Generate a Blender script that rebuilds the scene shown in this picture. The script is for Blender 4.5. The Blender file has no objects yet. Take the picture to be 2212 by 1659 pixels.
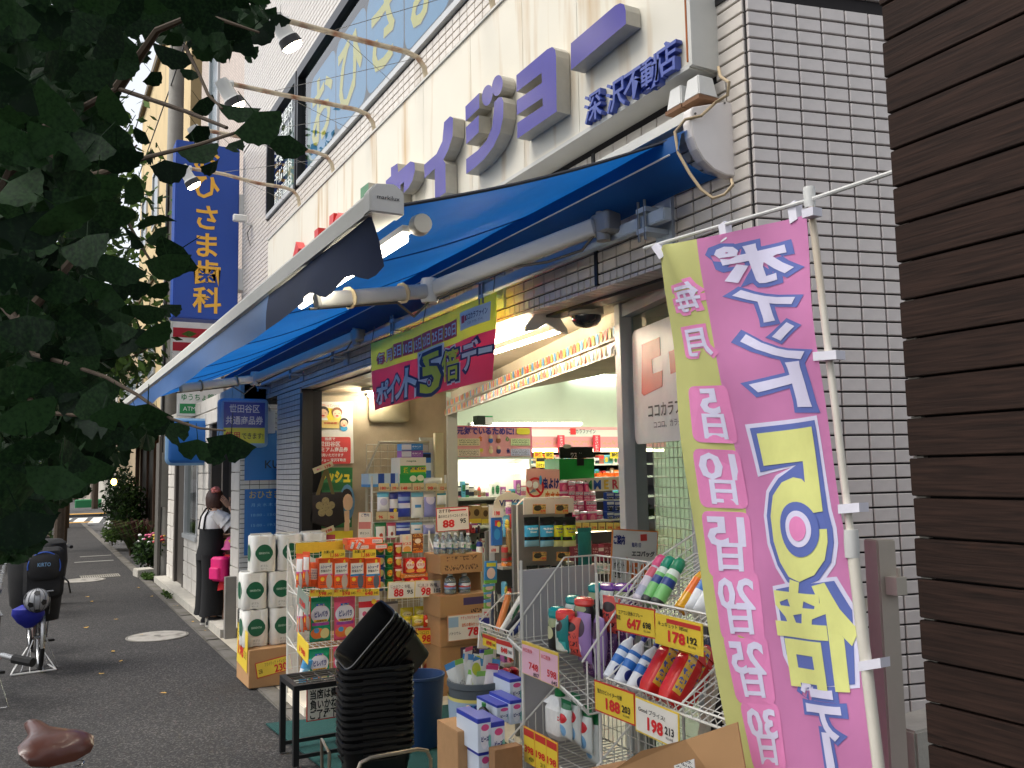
import bpy, bmesh, math, random
from mathutils import Vector, Matrix
R = math.radians
random.seed(7)
sc = bpy.context.scene
COL = sc.collection
V = Vector

# ---------------------------------------------------------------- camera
CAM = V((0, 0, 1.65))
FPX = 2767.0 / 3264 * 2212            # focal length in the units of a 2212 px wide picture
yaw, pitch, roll = R(28.80), R(5.685), R(-1.027)
_F = V((math.sin(yaw)*math.cos(pitch), math.cos(yaw)*math.cos(pitch), math.sin(pitch)))
_R = V((math.cos(yaw), -math.sin(yaw), 0)); _U = _R.cross(_F)
_r = _R*math.cos(roll) + _U*math.sin(roll); _u = -_R*math.sin(roll) + _U*math.cos(roll)
cd = bpy.data.cameras.new('camera'); cam = bpy.data.objects.new('camera', cd); COL.objects.link(cam)
cd.sensor_width = 36; cd.lens = 2767.0/3264*36; cd.clip_start = 0.05; cd.clip_end = 2000
mw = Matrix((( _r.x, _u.x, -_F.x, CAM.x), (_r.y, _u.y, -_F.y, CAM.y), (_r.z, _u.z, -_F.z, CAM.z), (0, 0, 0, 1)))
cam.matrix_world = mw
sc.camera = cam

# ---------------------------------------------------------------- sky, sun, exposure
SUN_EL, SUN_AZ = 58, -75               # degrees; azimuth from +Y towards +X
w = bpy.data.worlds.new('World'); sc.world = w; w.use_nodes = True
nt = w.node_tree; nt.nodes.clear()
sky = nt.nodes.new('ShaderNodeTexSky'); sky.sky_type = 'NISHITA'; sky.sun_disc = False
sky.sun_elevation = R(SUN_EL); sky.sun_rotation = R(SUN_AZ)
sky.dust_density = 3.0; sky.air_density = 1.0; sky.ozone_density = 0.6
hsv = nt.nodes.new('ShaderNodeHueSaturation'); hsv.inputs['Saturation'].default_value = 0.25
bg = nt.nodes.new('ShaderNodeBackground'); bg.inputs[1].default_value = 0.15
wo = nt.nodes.new('ShaderNodeOutputWorld')
nt.links.new(sky.outputs[0], hsv.inputs['Color']); nt.links.new(hsv.outputs[0], bg.inputs[0]); nt.links.new(bg.outputs[0], wo.inputs[0])
sl = bpy.data.lights.new('sun', 'SUN'); sl.energy = 1.4; sl.angle = R(25); sl.color = (1.0, 0.95, 0.88)
so = bpy.data.objects.new('sun', sl); COL.objects.link(so)
_sd = V((math.sin(R(SUN_AZ))*math.cos(R(SUN_EL)), math.cos(R(SUN_AZ))*math.cos(R(SUN_EL)), math.sin(R(SUN_EL))))
so.rotation_euler = _sd.to_track_quat('Z', 'Y').to_euler(); so.location = (-6, 4, 12)
sc.view_settings.view_transform = 'Standard'; sc.view_settings.look = 'None'
sc.view_settings.gamma = 1; sc.view_settings.exposure = 0.85
sc.cycles.use_denoising = True
sc.cycles.max_bounces = 7; sc.cycles.diffuse_bounces = 3; sc.cycles.glossy_bounces = 3; sc.cycles.transmission_bounces = 4
sc.cycles.caustics_reflective = False; sc.cycles.caustics_refractive = False
sc.cycles.sample_clamp_indirect = 6

# ---------------------------------------------------------------- picture point -> place in the street
def ray(x, y):
    return _F + _r*((x-1106)/FPX) - _u*((y-829.5)/FPX)
def PX(x, y, X): d = ray(x, y); return CAM + d*((X-CAM.x)/d.x)
def PY(x, y, Y): d = ray(x, y); return CAM + d*((Y-CAM.y)/d.y)
def PZ(x, y, z=0): d = ray(x, y); return CAM + d*((z-CAM.z)/d.z)
def PP(x, y, p0, n): d = ray(x, y); n = V(n); return CAM + d*((V(p0)-CAM).dot(n)/d.dot(n))
def r2(x, y): return ((900+x/1.8433)/1.47559, (y/1.8433)/1.47559)

# ---------------------------------------------------------------- materials
def lin(c):
    def f(u):
        u = u/255.0
        return u/12.92 if u <= 0.04045 else ((u+0.055)/1.055)**2.4
    return (f(c[0]), f(c[1]), f(c[2]), 1)
_mc = {}
def M(col, rough=0.6, metal=0.0, var=0.10, vs=6.0, bump=0.0, bs=60.0, emit=0.0, spec=0.5, alpha=1.0, trans=0.0, stain=None, coat=0.0, name=None, gen=False):
    key = (tuple(col), rough, metal, var, vs, bump, bs, emit, spec, alpha, trans, stain, coat, gen)
    if key in _mc: return _mc[key]
    m = bpy.data.materials.new(name or 'mat_%d' % len(_mc)); m.use_nodes = True
    t = m.node_tree; b = t.nodes['Principled BSDF']
    c = lin(col)
    b.inputs['Base Color'].default_value = c; b.inputs['Roughness'].default_value = rough
    b.inputs['Metallic'].default_value = metal; b.inputs['Specular IOR Level'].default_value = spec
    b.inputs['Alpha'].default_value = alpha; b.inputs['Transmission Weight'].default_value = trans
    b.inputs['Coat Weight'].default_value = coat
    if emit:
        b.inputs['Emission Color'].default_value = c; b.inputs['Emission Strength'].default_value = emit
    if var or bump or stain:
        tc = t.nodes.new('ShaderNodeTexCoord')
        co = tc.outputs['Generated' if gen else 'Object']
    if var:
        n = t.nodes.new('ShaderNodeTexNoise'); n.inputs['Scale'].default_value = vs; n.inputs['Detail'].default_value = 5
        n.inputs['Roughness'].default_value = 0.65
        t.links.new(co, n.inputs['Vector'])
        mr = t.nodes.new('ShaderNodeMapRange'); mr.inputs['From Min'].default_value = 0.25; mr.inputs['From Max'].default_value = 0.75
        mr.inputs['To Min'].default_value = 1-var; mr.inputs['To Max'].default_value = 1+var
        t.links.new(n.outputs['Fac'], mr.inputs['Value'])
        mx = t.nodes.new('ShaderNodeMix'); mx.data_type = 'RGBA'; mx.blend_type = 'MULTIPLY'; mx.inputs['Factor'].default_value = 1
        mx.inputs['A'].default_value = c
        t.links.new(mr.outputs[0], mx.inputs['B'])
        out = mx.outputs['Result']
        if stain:   # (colour, scale, threshold, stretch) dirt with a shape of its own
            n2 = t.nodes.new('ShaderNodeTexNoise'); n2.inputs['Scale'].default_value = stain[1]; n2.inputs['Detail'].default_value = 8
            mp = t.nodes.new('ShaderNodeMapping'); mp.inputs['Scale'].default_value = stain[3]
            t.links.new(co, mp.inputs['Vector']); t.links.new(mp.outputs[0], n2.inputs['Vector'])
            m2 = t.nodes.new('ShaderNodeMapRange'); m2.inputs['From Min'].default_value = stain[2]; m2.inputs['From Max'].default_value = stain[2]+0.18
            m2.inputs['To Max'].default_value = 0.8
            t.links.new(n2.outputs['Fac'], m2.inputs['Value'])
            x2 = t.nodes.new('ShaderNodeMix'); x2.data_type = 'RGBA'; t.links.new(m2.outputs[0], x2.inputs['Factor'])
            t.links.new(out, x2.inputs['A']); x2.inputs['B'].default_value = lin(stain[0]); out = x2.outputs['Result']
        t.links.new(out, b.inputs['Base Color'])
    if bump:
        n3 = t.nodes.new('ShaderNodeTexNoise'); n3.inputs['Scale'].default_value = bs; n3.inputs['Detail'].default_value = 4
        t.links.new(co, n3.inputs['Vector'])
        bp = t.nodes.new('ShaderNodeBump'); bp.inputs['Strength'].default_value = bump; bp.inputs['Distance'].default_value = 0.01
        t.links.new(n3.outputs['Fac'], bp.inputs['Height']); t.links.new(bp.outputs[0], b.inputs['Normal'])
    _mc[key] = m
    return m
def EMI(col, st):
    k = ('emi', tuple(col), st)
    if k in _mc: return _mc[k]
    m = bpy.data.materials.new('lamp_glow'); m.use_nodes = True; b = m.node_tree.nodes['Principled BSDF']
    b.inputs['Base Color'].default_value = lin(col); b.inputs['Emission Color'].default_value = lin(col); b.inputs['Emission Strength'].default_value = st
    _mc[k] = m; return m
def GLASS(col=(220, 235, 230), rough=0.02, alpha=0.25):
    k = ('glass', tuple(col), rough, alpha)
    if k in _mc: return _mc[k]
    m = bpy.data.materials.new('glass'); m.use_nodes = True; t = m.node_tree; t.nodes.remove(t.nodes['Principled BSDF'])
    tr = t.nodes.new('ShaderNodeBsdfTransparent'); tr.inputs[0].default_value = lin(col)
    gl = t.nodes.new('ShaderNodeBsdfGlossy'); gl.inputs['Roughness'].default_value = rough
    lw_ = t.nodes.new('ShaderNodeLayerWeight'); fr = t.nodes.new('ShaderNodeMath'); fr.operation = 'POWER'; fr.inputs[1].default_value = 5; t.links.new(lw_.outputs['Facing'], fr.inputs[0])
    ad = t.nodes.new('ShaderNodeMath'); ad.operation = 'MULTIPLY_ADD'; ad.inputs[1].default_value = .9; ad.inputs[2].default_value = .04+alpha*0.1; ad.use_clamp = True
    mx = t.nodes.new('ShaderNodeMixShader')
    t.links.new(fr.outputs[0], ad.inputs[0]); t.links.new(ad.outputs[0], mx.inputs[0]); t.links.new(tr.outputs[0], mx.inputs[1]); t.links.new(gl.outputs[0], mx.inputs[2])
    t.links.new(mx.outputs[0], t.nodes['Material Output'].inputs[0])
    _mc[k] = m; return m
def PK(base, layers=(), rough=0.35, ax='xz', coat=0.0, name='package_print'):
    """flat printed packaging: base colour and printed shapes in the package's own 0..1 box.
    ('r',x0,x1,z0,z1,col) ('e',cx,cz,rx,rz,col) ('t',x0,x1,z0,z1,col,fx,fz) small unreadable print ('s',z0,z1,col)"""
    key = ('pk', tuple(base), tuple(layers), rough, ax)
    if key in _mc: return _mc[key]
    m = bpy.data.materials.new(name); m.use_nodes = True; t = m.node_tree; b = t.nodes['Principled BSDF']
    b.inputs['Roughness'].default_value = rough
    tc = t.nodes.new('ShaderNodeTexCoord'); sp = t.nodes.new('ShaderNodeSeparateXYZ'); t.links.new(tc.outputs['Generated'], sp.inputs[0])
    X = sp.outputs['XYZ'.index(ax[0].upper())]; Z = sp.outputs['XYZ'.index(ax[1].upper())]
    def ma(op, a, bb=None):
        n = t.nodes.new('ShaderNodeMath'); n.operation = op
        for i, q in enumerate((a, bb)):
            if q is None: continue
            if isinstance(q, (int, float)): n.inputs[i].default_value = q
            else: t.links.new(q, n.inputs[i])
        return n.outputs[0]
    def inside(s, a, c): return ma('LESS_THAN', ma('ABSOLUTE', ma('SUBTRACT', s, (a+c)/2)), abs(c-a)/2)
    cur = None; base = lin(base)
    for L in layers:
        if L[0] == 'r': f = ma('MULTIPLY', inside(X, L[1], L[2]), inside(Z, L[3], L[4])); col = L[5]
        elif L[0] == 's': f = inside(Z, L[1], L[2]); col = L[3]
        elif L[0] == 'e':
            a = ma('POWER', ma('DIVIDE', ma('SUBTRACT', X, L[1]), L[3]), 2.0); c = ma('POWER', ma('DIVIDE', ma('SUBTRACT', Z, L[2]), L[4]), 2.0)
            f = ma('LESS_THAN', ma('ADD', a, c), 1.0); col = L[5]
        elif L[0] == 't':
            f = ma('MULTIPLY', inside(X, L[1], L[2]), inside(Z, L[3], L[4])); col = L[5]
            mp = t.nodes.new('ShaderNodeMapping'); mp.inputs['Scale'].default_value = (L[6], L[6], L[7]) if ax[1] == 'z' else (L[6], L[7], L[6]); t.links.new(tc.outputs['Generated'], mp.inputs[0])
            ch = t.nodes.new('ShaderNodeTexNoise'); ch.inputs['Scale'].default_value = 3.0; ch.inputs['Detail'].default_value = 1; t.links.new(mp.outputs[0], ch.inputs['Vector'])
            f = ma('MULTIPLY', f, ma('GREATER_THAN', ch.outputs['Fac'], 0.52))
            f = ma('MULTIPLY', f, ma('GREATER_THAN', ma('FRACT', ma('MULTIPLY', Z, L[7])), 0.35))
        mx = t.nodes.new('ShaderNodeMix'); mx.data_type = 'RGBA'; t.links.new(f, mx.inputs['Factor'])
        if cur is None: mx.inputs['A'].default_value = base
        else: t.links.new(cur, mx.inputs['A'])
        mx.inputs['B'].default_value = lin(col); cur = mx.outputs['Result']
    if cur is None: b.inputs['Base Color'].default_value = base
    else: t.links.new(cur, b.inputs['Base Color'])
    b.inputs['Coat Weight'].default_value = coat
    _mc[key] = m; return m

# ---------------------------------------------------------------- mesh building
WL = {}
def wl(o): return WL.get(o.name, V((0, 0, 0))) if o else V((0, 0, 0))
class MB:
    def __init__(s): s.v = []; s.f = []; s.mi = []; s.mats = []; s.cur = 0
    def use(s, m):
        if m not in s.mats: s.mats.append(m)
        s.cur = s.mats.index(m); return s
    def add(s, vs, fs):
        b = len(s.v); s.v += [V(q) for q in vs]
        for f in fs: s.f.append([b+i for i in f]); s.mi.append(s.cur)
        return s
    def box(s, c, size, ex=(1, 0, 0), ey=(0, 1, 0), ez=(0, 0, 1)):
        c = V(c); ex = V(ex)*size[0]/2; ey = V(ey)*size[1]/2; ez = V(ez)*size[2]/2
        P = [c+ex*a+ey*b+ez*d for d in (-1, 1) for b in (-1, 1) for a in (-1, 1)]
        return s.add(P, [(0, 2, 3, 1), (4, 5, 7, 6), (0, 1, 5, 4), (2, 6, 7, 3), (0, 4, 6, 2), (1, 3, 7, 5)])
    def bb(s, a, b):
        a = V(a); b = V(b); return s.box((a+b)/2, (abs(b.x-a.x), abs(b.y-a.y), abs(b.z-a.z)))
    def rbox(s, c, size, r, ex=(1, 0, 0), ey=(0, 1, 0), ez=(0, 0, 1), n=2):
        """box with rounded vertical corners (about ez) and a small top and bottom chamfer"""
        c = V(c); ex = V(ex); ey = V(ey); ez = V(ez); a, b, h = size[0]/2, size[1]/2, size[2]/2
        prof = [(h, min(r*0.5, h*0.5)), (h-min(r*0.5, h*0.4), 0), (-h+min(r*0.5, h*0.4), 0), (-h, min(r*0.5, h*0.5))]
        rings = []
        for z, ins in prof:
            ring = []
            for q, (sx, sy) in enumerate(((1, 1), (-1, 1), (-1, -1), (1, -1))):
                for k in range(n+1):
                    an = math.pi/2*(q + k/n)
                    ring.append(c + ex*(sx*(a-r) + math.cos(an)*(r-ins)) + ey*(sy*(b-r) + math.sin(an)*(r-ins)) + ez*z)
            rings.append(ring)
        return s.loft(rings, caps=True)
    def loft(s, rings, caps=False, closed=True):
        n = len(rings[0]); vs = [p for r in rings for p in r]; fs = []
        for i in range(len(rings)-1):
            for j in range(n if closed else n-1):
                k = (j+1) % n
                fs.append((i*n+j, i*n+k, (i+1)*n+k, (i+1)*n+j))
        if caps: fs.append(tuple(range(n-1, -1, -1))); fs.append(tuple((len(rings)-1)*n+i for i in range(n)))
        return s.add(vs, fs)
    def tube(s, pts, r, seg=6, caps=True):
        pts = [V(p) for p in pts]; rings = []
        up = None
        for i, p in enumerate(pts):
            d = (pts[min(i+1, len(pts)-1)] - pts[max(i-1, 0)])
            if d.length < 1e-9: d = V((0, 0, 1))
            d.normalize()
            if up is None:
                up = d.cross(V((0, 0, 1))) if abs(d.z) < 0.9 else d.cross(V((1, 0, 0)))
            up = (up - d*up.dot(d)).normalized(); sd = d.cross(up)
            rr = r[i] if isinstance(r, (list, tuple)) else r
            rings.append([p + (up*math.cos(2*math.pi*k/seg) + sd*math.sin(2*math.pi*k/seg))*rr for k in range(seg)])
        return s.loft(rings, caps=caps)
    def lathe(s, prof, c=(0, 0, 0), seg=16, ax=(0, 0, 1), caps=True):
        ax = V(ax).normalized(); e1 = ax.cross(V((1, 0, 0))) if abs(ax.x) < 0.9 else ax.cross(V((0, 1, 0))); e1.normalize(); e2 = ax.cross(e1); c = V(c)
        rings = [[c + ax*z + (e1*math.cos(2*math.pi*k/seg) + e2*math.sin(2*math.pi*k/seg))*max(r, 1e-4) for k in range(seg)] for r, z in prof]
        return s.loft(rings, caps=caps)
    def ell(s, c, rad, seg=12, rings=8):
        c = V(c); rs = []
        for i in range(rings+1):
            a = math.pi*(i/rings) ; a = min(max(a, 0.02), math.pi-0.02)
            rs.append([c + V((rad[0]*math.sin(a)*math.cos(2*math.pi*k/seg), rad[1]*math.sin(a)*math.sin(2*math.pi*k/seg), -rad[2]*math.cos(a))) for k in range(seg)])
        return s.loft(rs, caps=True)
    def poly(s, pts, n=None, depth=0.0):
        """polygon of 3-D points, extruded by n*depth (front face = pts)"""
        pts = [V(p) for p in pts]; k = len(pts)
        if not depth: return s.add(pts, [tuple(range(k))])
        back = [p + V(n)*depth for p in pts]
        return s.add(pts+back, [tuple(range(k)), tuple(range(2*k-1, k-1, -1))] + [(i, k+i, k+(i+1) % k, (i+1) % k) for i in range(k)])
    def mesh(s, name, L=V((0, 0, 0)), smooth=False, bev=0.0):
        me = bpy.data.meshes.new(name)
        me.from_pydata([p - L for p in s.v], [], s.f)
        for m in s.mats: me.materials.append(m)
        for p, i in zip(me.polygons, s.mi): p.material_index = i
        bm = bmesh.new(); bm.from_mesh(me)
        bmesh.ops.recalc_face_normals(bm, faces=bm.faces)
        if bev: bmesh.ops.bevel(bm, geom=[e for e in bm.edges if e.is_manifold and e.calc_face_angle(0) > 0.5], offset=bev, segments=2, affect='EDGES', clamp_overlap=True)
        bm.to_mesh(me); bm.free()
        if smooth:
            me.polygons.foreach_set('use_smooth', [True]*len(me.polygons))
            try: me.set_sharp_from_angle(angle=R(40))
            except Exception: pass
        return me
    def build(s, name, parent=None, mat=None, smooth=False, bev=0.0, **kw):
        if mat is not None and not s.mats: s.mats.append(mat)
        L = wl(parent)
        o = bpy.data.objects.new(name, s.mesh(name, L, smooth, bev)); COL.objects.link(o)
        if parent: o.parent = parent
        WL[o.name] = L.copy() if parent else V((0, 0, 0))
        return tag(o, **kw)
def tag(o, label=None, cat=None, group=None, kind=None):
    if label: o['label'] = label
    if cat: o['category'] = cat
    if group: o['group'] = group
    if kind: o['kind'] = kind
    return o
def thing(name, label, cat, loc=(0, 0, 0), group=None):
    o = bpy.data.objects.new(name, None); COL.objects.link(o); o.location = loc; o.empty_display_size = 0.1
    WL[o.name] = V(loc); return tag(o, label, cat, group)
def tree_copy(o, parent=None):
    c = o.copy(); COL.objects.link(c)
    if parent: c.parent = parent
    for ch in o.children: tree_copy(ch, c)
    return c
_used = set()
def place(proto, loc, rot=(0, 0, 0), label=None, group=None, scale=None):
    o = proto
    if proto.name in _used: o = tree_copy(proto)
    else: _used.add(proto.name)
    o.location = loc; o.rotation_euler = rot if not isinstance(rot, (int, float)) else (0, 0, rot)
    if scale: o.scale = scale if not isinstance(scale, (int, float)) else (scale,)*3
    if label: o['label'] = label
    if group: o['group'] = group
    return o

# ---------------------------------------------------------------- lettering
_tc = {}
def glyphs(st, off=0.0, ext=0.0, res=2, vert=False, sp=1.0):
    k = (st, off, ext, res, vert, sp)
    if k in _tc: return _tc[k]
    c = bpy.data.curves.new('t', 'FONT'); c.body = '\n'.join(st) if vert else st
    c.resolution_u = res; c.offset = off; c.extrude = ext; c.space_character = sp
    if vert: c.align_x = 'CENTER'
    c.fill_mode = 'FRONT' if not ext else 'BOTH'
    o = bpy.data.objects.new('t', c); me = bpy.data.meshes.new_from_object(o)
    vs = [q.co.copy() for q in me.vertices]; fs = [tuple(p.vertices) for p in me.polygons]
    bpy.data.objects.remove(o); bpy.data.curves.remove(c); bpy.data.meshes.remove(me)
    _tc[k] = (vs, fs); return vs, fs
def ink(mb, st, mat, org, ex, ey, size, off=0.0, ext=0.0, d=0.0, mid=True, wid=None, vert=False, mirror=False, warp=None, sp=1.0):
    """set lettering into mb. org: centre (mid) or left baseline; ex,ey unit vectors; d: lift along the normal; wid: fit to this width"""
    vs, fs = glyphs(st, off, ext, 2, vert, sp)
    if not vs: return mb
    ex = V(ex).normalized(); ey = V(ey).normalized(); n = ex.cross(ey)
    x0 = min(v.x for v in vs); x1 = max(v.x for v in vs); y0 = min(v.y for v in vs); y1 = max(v.y for v in vs)
    sx = sy = size
    if wid: sx = wid/max(x1-x0, 1e-6)
    cxm, cym = ((x0+x1)/2, (y0+y1)/2) if mid else (0, 0)
    mb.use(mat); org = V(org); P = []
    for v in vs:
        x = (v.x-cxm)*sx; y = (v.y-cym)*sy
        if mirror: x = -x
        P.append(org + ex*x + ey*y + n*(v.z*size+d))
    return mb.add(P, fs)
ex_s = V((0, -1, 0)); ez_s = V((0, 0, 1))     # reading direction of a sign on the shop front, seen from the street
# ================================================================ GROUND
def FAB(col, tr=0.45, rough=0.7):
    k = ('fab', tuple(col), tr)
    if k in _mc: return _mc[k]
    m = bpy.data.materials.new('cloth'); m.use_nodes = True; t = m.node_tree; b = t.nodes['Principled BSDF']
    tc = t.nodes.new('ShaderNodeTexCoord'); n = t.nodes.new('ShaderNodeTexNoise'); n.inputs['Scale'].default_value = 4; n.inputs['Detail'].default_value = 6
    t.links.new(tc.outputs['Object'], n.inputs['Vector'])
    mr = t.nodes.new('ShaderNodeMapRange'); mr.inputs['To Min'].default_value = 0.8; mr.inputs['To Max'].default_value = 1.2; t.links.new(n.outputs['Fac'], mr.inputs['Value'])
    mx = t.nodes.new('ShaderNodeMix'); mx.data_type = 'RGBA'; mx.blend_type = 'MULTIPLY'; mx.inputs['Factor'].default_value = 1; mx.inputs['A'].default_value = lin(col)
    t.links.new(mr.outputs[0], mx.inputs['B']); t.links.new(mx.outputs['Result'], b.inputs['Base Color'])
    b.inputs['Roughness'].default_value = rough
    tl = t.nodes.new('ShaderNodeBsdfTranslucent'); t.links.new(mx.outputs['Result'], tl.inputs[0])
    ms = t.nodes.new('ShaderNodeMixShader'); ms.inputs[0].default_value = tr
    t.links.new(b.outputs[0], ms.inputs[1]); t.links.new(tl.outputs[0], ms.inputs[2]); t.links.new(ms.outputs[0], t.nodes['Material Output'].inputs[0])
    _mc[k] = m; return m

def asphalt(name, dark, light, sc1=420.0):
    m = bpy.data.materials.new(name); m.use_nodes = True; t = m.node_tree; b = t.nodes['Principled BSDF']; b.inputs['Roughness'].default_value = 0.85
    tc = t.nodes.new('ShaderNodeTexCoord')
    vo = t.nodes.new('ShaderNodeTexVoronoi'); vo.inputs['Scale'].default_value = sc1/3; t.links.new(tc.outputs['Object'], vo.inputs['Vector'])
    n1 = t.nodes.new('ShaderNodeTexNoise'); n1.inputs['Scale'].default_value = sc1/2.2; n1.inputs['Detail'].default_value = 3; t.links.new(tc.outputs['Object'], n1.inputs['Vector'])
    n2 = t.nodes.new('ShaderNodeTexNoise'); n2.inputs['Scale'].default_value = 0.9; n2.inputs['Detail'].default_value = 6; t.links.new(tc.outputs['Object'], n2.inputs['Vector'])
    sepc = t.nodes.new('ShaderNodeSeparateColor'); t.links.new(vo.outputs['Color'], sepc.inputs[0])
    r = t.nodes.new('ShaderNodeValToRGB'); r.color_ramp.elements[0].position = 0.2; r.color_ramp.elements[0].color = lin(dark)
    r.color_ramp.elements[1].position = 0.97; r.color_ramp.elements[1].color = lin(light)
    mid = r.color_ramp.elements.new(0.7); mid.color = lin(tuple((a*2+c)/3 for a, c in zip(dark, light)))
    t.links.new(sepc.outputs[0], r.inputs[0])
    mr = t.nodes.new('ShaderNodeMapRange'); mr.inputs['From Min'].default_value = 0.3; mr.inputs['From Max'].default_value = 0.7; mr.inputs['To Min'].default_value = 0.72; mr.inputs['To Max'].default_value = 1.3
    t.links.new(n2.outputs['Fac'], mr.inputs['Value'])
    mx = t.nodes.new('ShaderNodeMix'); mx.data_type = 'RGBA'; mx.blend_type = 'MULTIPLY'; mx.inputs['Factor'].default_value = 1
    t.links.new(r.outputs[0], mx.inputs['A']); t.links.new(mr.outputs[0], mx.inputs['B']); t.links.new(mx.outputs['Result'], b.inputs['Base Color'])
    bp = t.nodes.new('ShaderNodeBump'); bp.inputs['Strength'].default_value = 0.7; bp.inputs['Distance'].default_value = 0.006
    t.links.new(n1.outputs['Fac'], bp.inputs['Height']); t.links.new(bp.outputs[0], b.inputs['Normal'])
    return m
A_WALK = asphalt('worn_asphalt', (22, 21, 21), (80, 77, 75), 330)
A_ROAD = asphalt('road_asphalt', (60, 60, 62), (104, 102, 100), 200)
CONC = M((98, 94, 88), 0.85, var=0.25, vs=9, bump=0.3, bs=90, stain=((70, 66, 52), 3.0, 0.5, (1, 1, 1)))
CONC_L = M((176, 171, 160), 0.8, var=0.18, vs=12, bump=0.2, bs=120)

MB().add([(-300, -200, -0.12), (300, -200, -0.12), (300, 500, -0.12), (-300, 500, -0.12)], [(0, 1, 2, 3)]).build('ground', mat=A_ROAD, kind='structure')
MB().bb((-1.55, -4, -0.12), (1.56, 37.2, 0)).build('sidewalk', mat=A_WALK, kind='structure')
MB().bb((-1.70, -4, -0.118), (-1.554, 37.2, 0.01)).build('kerb', mat=CONC, kind='structure')
g = MB().bb((1.564, 1.0, -0.118), (1.70, 37.2, 0.002)).build('gutter_strip', mat=CONC, kind='structure')
yy = 4.2
gst = MB().box((0, 0, 0), (0.125, 0.588, 0.012)).use(CONC).mesh('gutter_slab', bev=0.003); gst.materials.append(CONC)
for i in range(34):
    o = bpy.data.objects.new('gutter_slab', gst); COL.objects.link(o); o.parent = g; o.location = (1.632, yy+i*0.6, 0.006+random.uniform(-.002, .004)); o.rotation_euler = (random.uniform(-.01, .01), random.uniform(-.015, .015), 0)
# far part of the street: the walk carries on past the zebra crossing
MB().bb((-1.3, 44.6, -0.12), (3.2, 90, 0)).build('far_sidewalk', mat=A_ROAD, kind='structure')
WP = M((215, 213, 205), 0.8, var=0.15, vs=3, name='road_paint'); YP = M((205, 150, 50), 0.8, var=0.2, vs=5)
zc = MB().use(WP)
for i in range(9): zc.add([(-1.0+i*0.62-0.2, 38.2, -0.116), (-0.6+i*0.62-0.2, 38.2, -0.116), (-0.6+i*0.62+0.3, 43.6, -0.116), (-1.0+i*0.62+0.3, 43.6, -0.116)], [(0, 1, 2, 3)])
zc.build('crossing_stripes', kind='structure')
ty = MB().use(YP); ty.bb((1.0, 36.4, 0.0), (2.0, 36.9, .006)).bb((0.2, 36.1, 0), (0.75, 36.5, .006)); ty.bb((1.1, 44.7, 0), (3.1, 45.6, .008)).bb((-0.9, 45.9, 0), (0.4, 46.6, .008))
ty.build('tactile_paving', kind='structure')
def pz(n, pts, z=0.004): return MB().add([(p.x, p.y, z) for p in pts], [tuple(range(len(pts)))])
# manhole covers
def manhole(c, rad, label):
    t = thing('manhole_cover', label, 'manhole cover', (c.x, c.y, 0))
    m1 = M((150, 146, 138), 0.8, var=0.2, vs=14, bump=0.35, bs=60, stain=((86, 82, 76), 7, 0.5, (1, 1, 1)))
    mb = MB().use(m1); mb.lathe([(rad*0.93, 0.001), (rad*0.93, 0.009), (rad*0.9, 0.011), (0.01, 0.011)], c, 48); mb.build('lid', t)
    mb = MB().use(M((120, 117, 110), 0.8, var=0.2)); mb.lathe([(rad*0.95, 0.001), (rad*0.95, 0.010), (rad, 0.008), (rad, 0.001)], c, 48, caps=False); mb.build('rim', t)
    mb = MB().use(M((95, 92, 86), 0.7)); mb.lathe([(rad*0.12, 0.0125), (rad*0.1, 0.014), (0.005, 0.014)], c, 20)
    mb.build('boss', t)
manhole(PZ(340, 1375), 0.305, 'round concrete manhole cover in the asphalt before the woman')
manhole(PZ(180, 1254), 0.33, 'round concrete manhole cover by the drain grate farther along the walk')
gr = thing('drain_grate', 'rectangular steel drain grate set across the asphalt walk', 'grate', (1.0, 16.35, 0))
mb = MB().use(M((150, 146, 136), 0.6, metal=0.4)).bb((0.72, 16.1, 0), (1.32, 16.13, .01)).bb((0.72, 16.57, 0), (1.32, 16.6, .01)); mb.build('frame', gr)
gb = None
for i in range(18):
    x = 0.735+i*0.0335
    MB().use(M((150, 146, 136), 0.6, metal=0.4)).bb((x, 16.132, 0), (x+0.018, 16.568, .009)).build('bar', gr)
for k, (a, b) in enumerate((((0.9, 20.6), (1.5, 20.72)), ((0.75, 19.3), (1.45, 19.42)))):
    MB().bb((a[0], a[1], 0), (b[0], b[1], .004)).build('asphalt_patch', mat=M((140, 138, 132), .85, var=.2, vs=20), kind='structure')

# ================================================================ SHOP BUILDING
D = 2.15
TILE = M((206, 199, 190), 0.28, var=0.10, vs=9, stain=((158, 146, 128), 2.2, .62, (1, 1, .3)), bump=0.03, bs=20, name='glazed_tile')
TILE2 = M((204, 197, 193), 0.3, var=0.10, vs=9, stain=((150, 142, 130), 2.2, .64, (1, 1, .3)), bump=0.03, bs=20, name='glazed_tile')
GROUT = M((34, 31, 32), 0.95, var=0.15, vs=30)
PLAST = M((196, 186, 164), 0.9, var=0.14, vs=1.6, bump=0.15, bs=160, stain=((120, 108, 86), 1.1, 0.55, (1, 1, 1)))
BLK = M((22, 21, 22), 0.4)
ALU = M((186, 188, 188), 0.42, metal=0.15, var=0.06)
ALU2 = M((196, 195, 188), 0.45, var=0.06)
bld = thing('tiled_shop_building', 'white tiled corner shop building with blue lettering and a blue awning', 'building', (D, 2.15, 0))
fw = MB().use(GROUT)
X0, X1 = D+0.006, D+0.20
for (y0, y1, z0, z1) in ((2.16, 10.7, 2.452, 4.42), (2.16, 3.0, 4.42, 5.6), (9.42, 10.7, 4.42, 5.6), (2.16, 10.7, 5.6, 8.6), (7.99, 8.87, 0, 2.452), (2.16, 2.42, 0, 2.452)):
    fw.bb((X0, y0, z0), (X1, y1, z1))
fw = fw.build('front_wall', bld)
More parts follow.
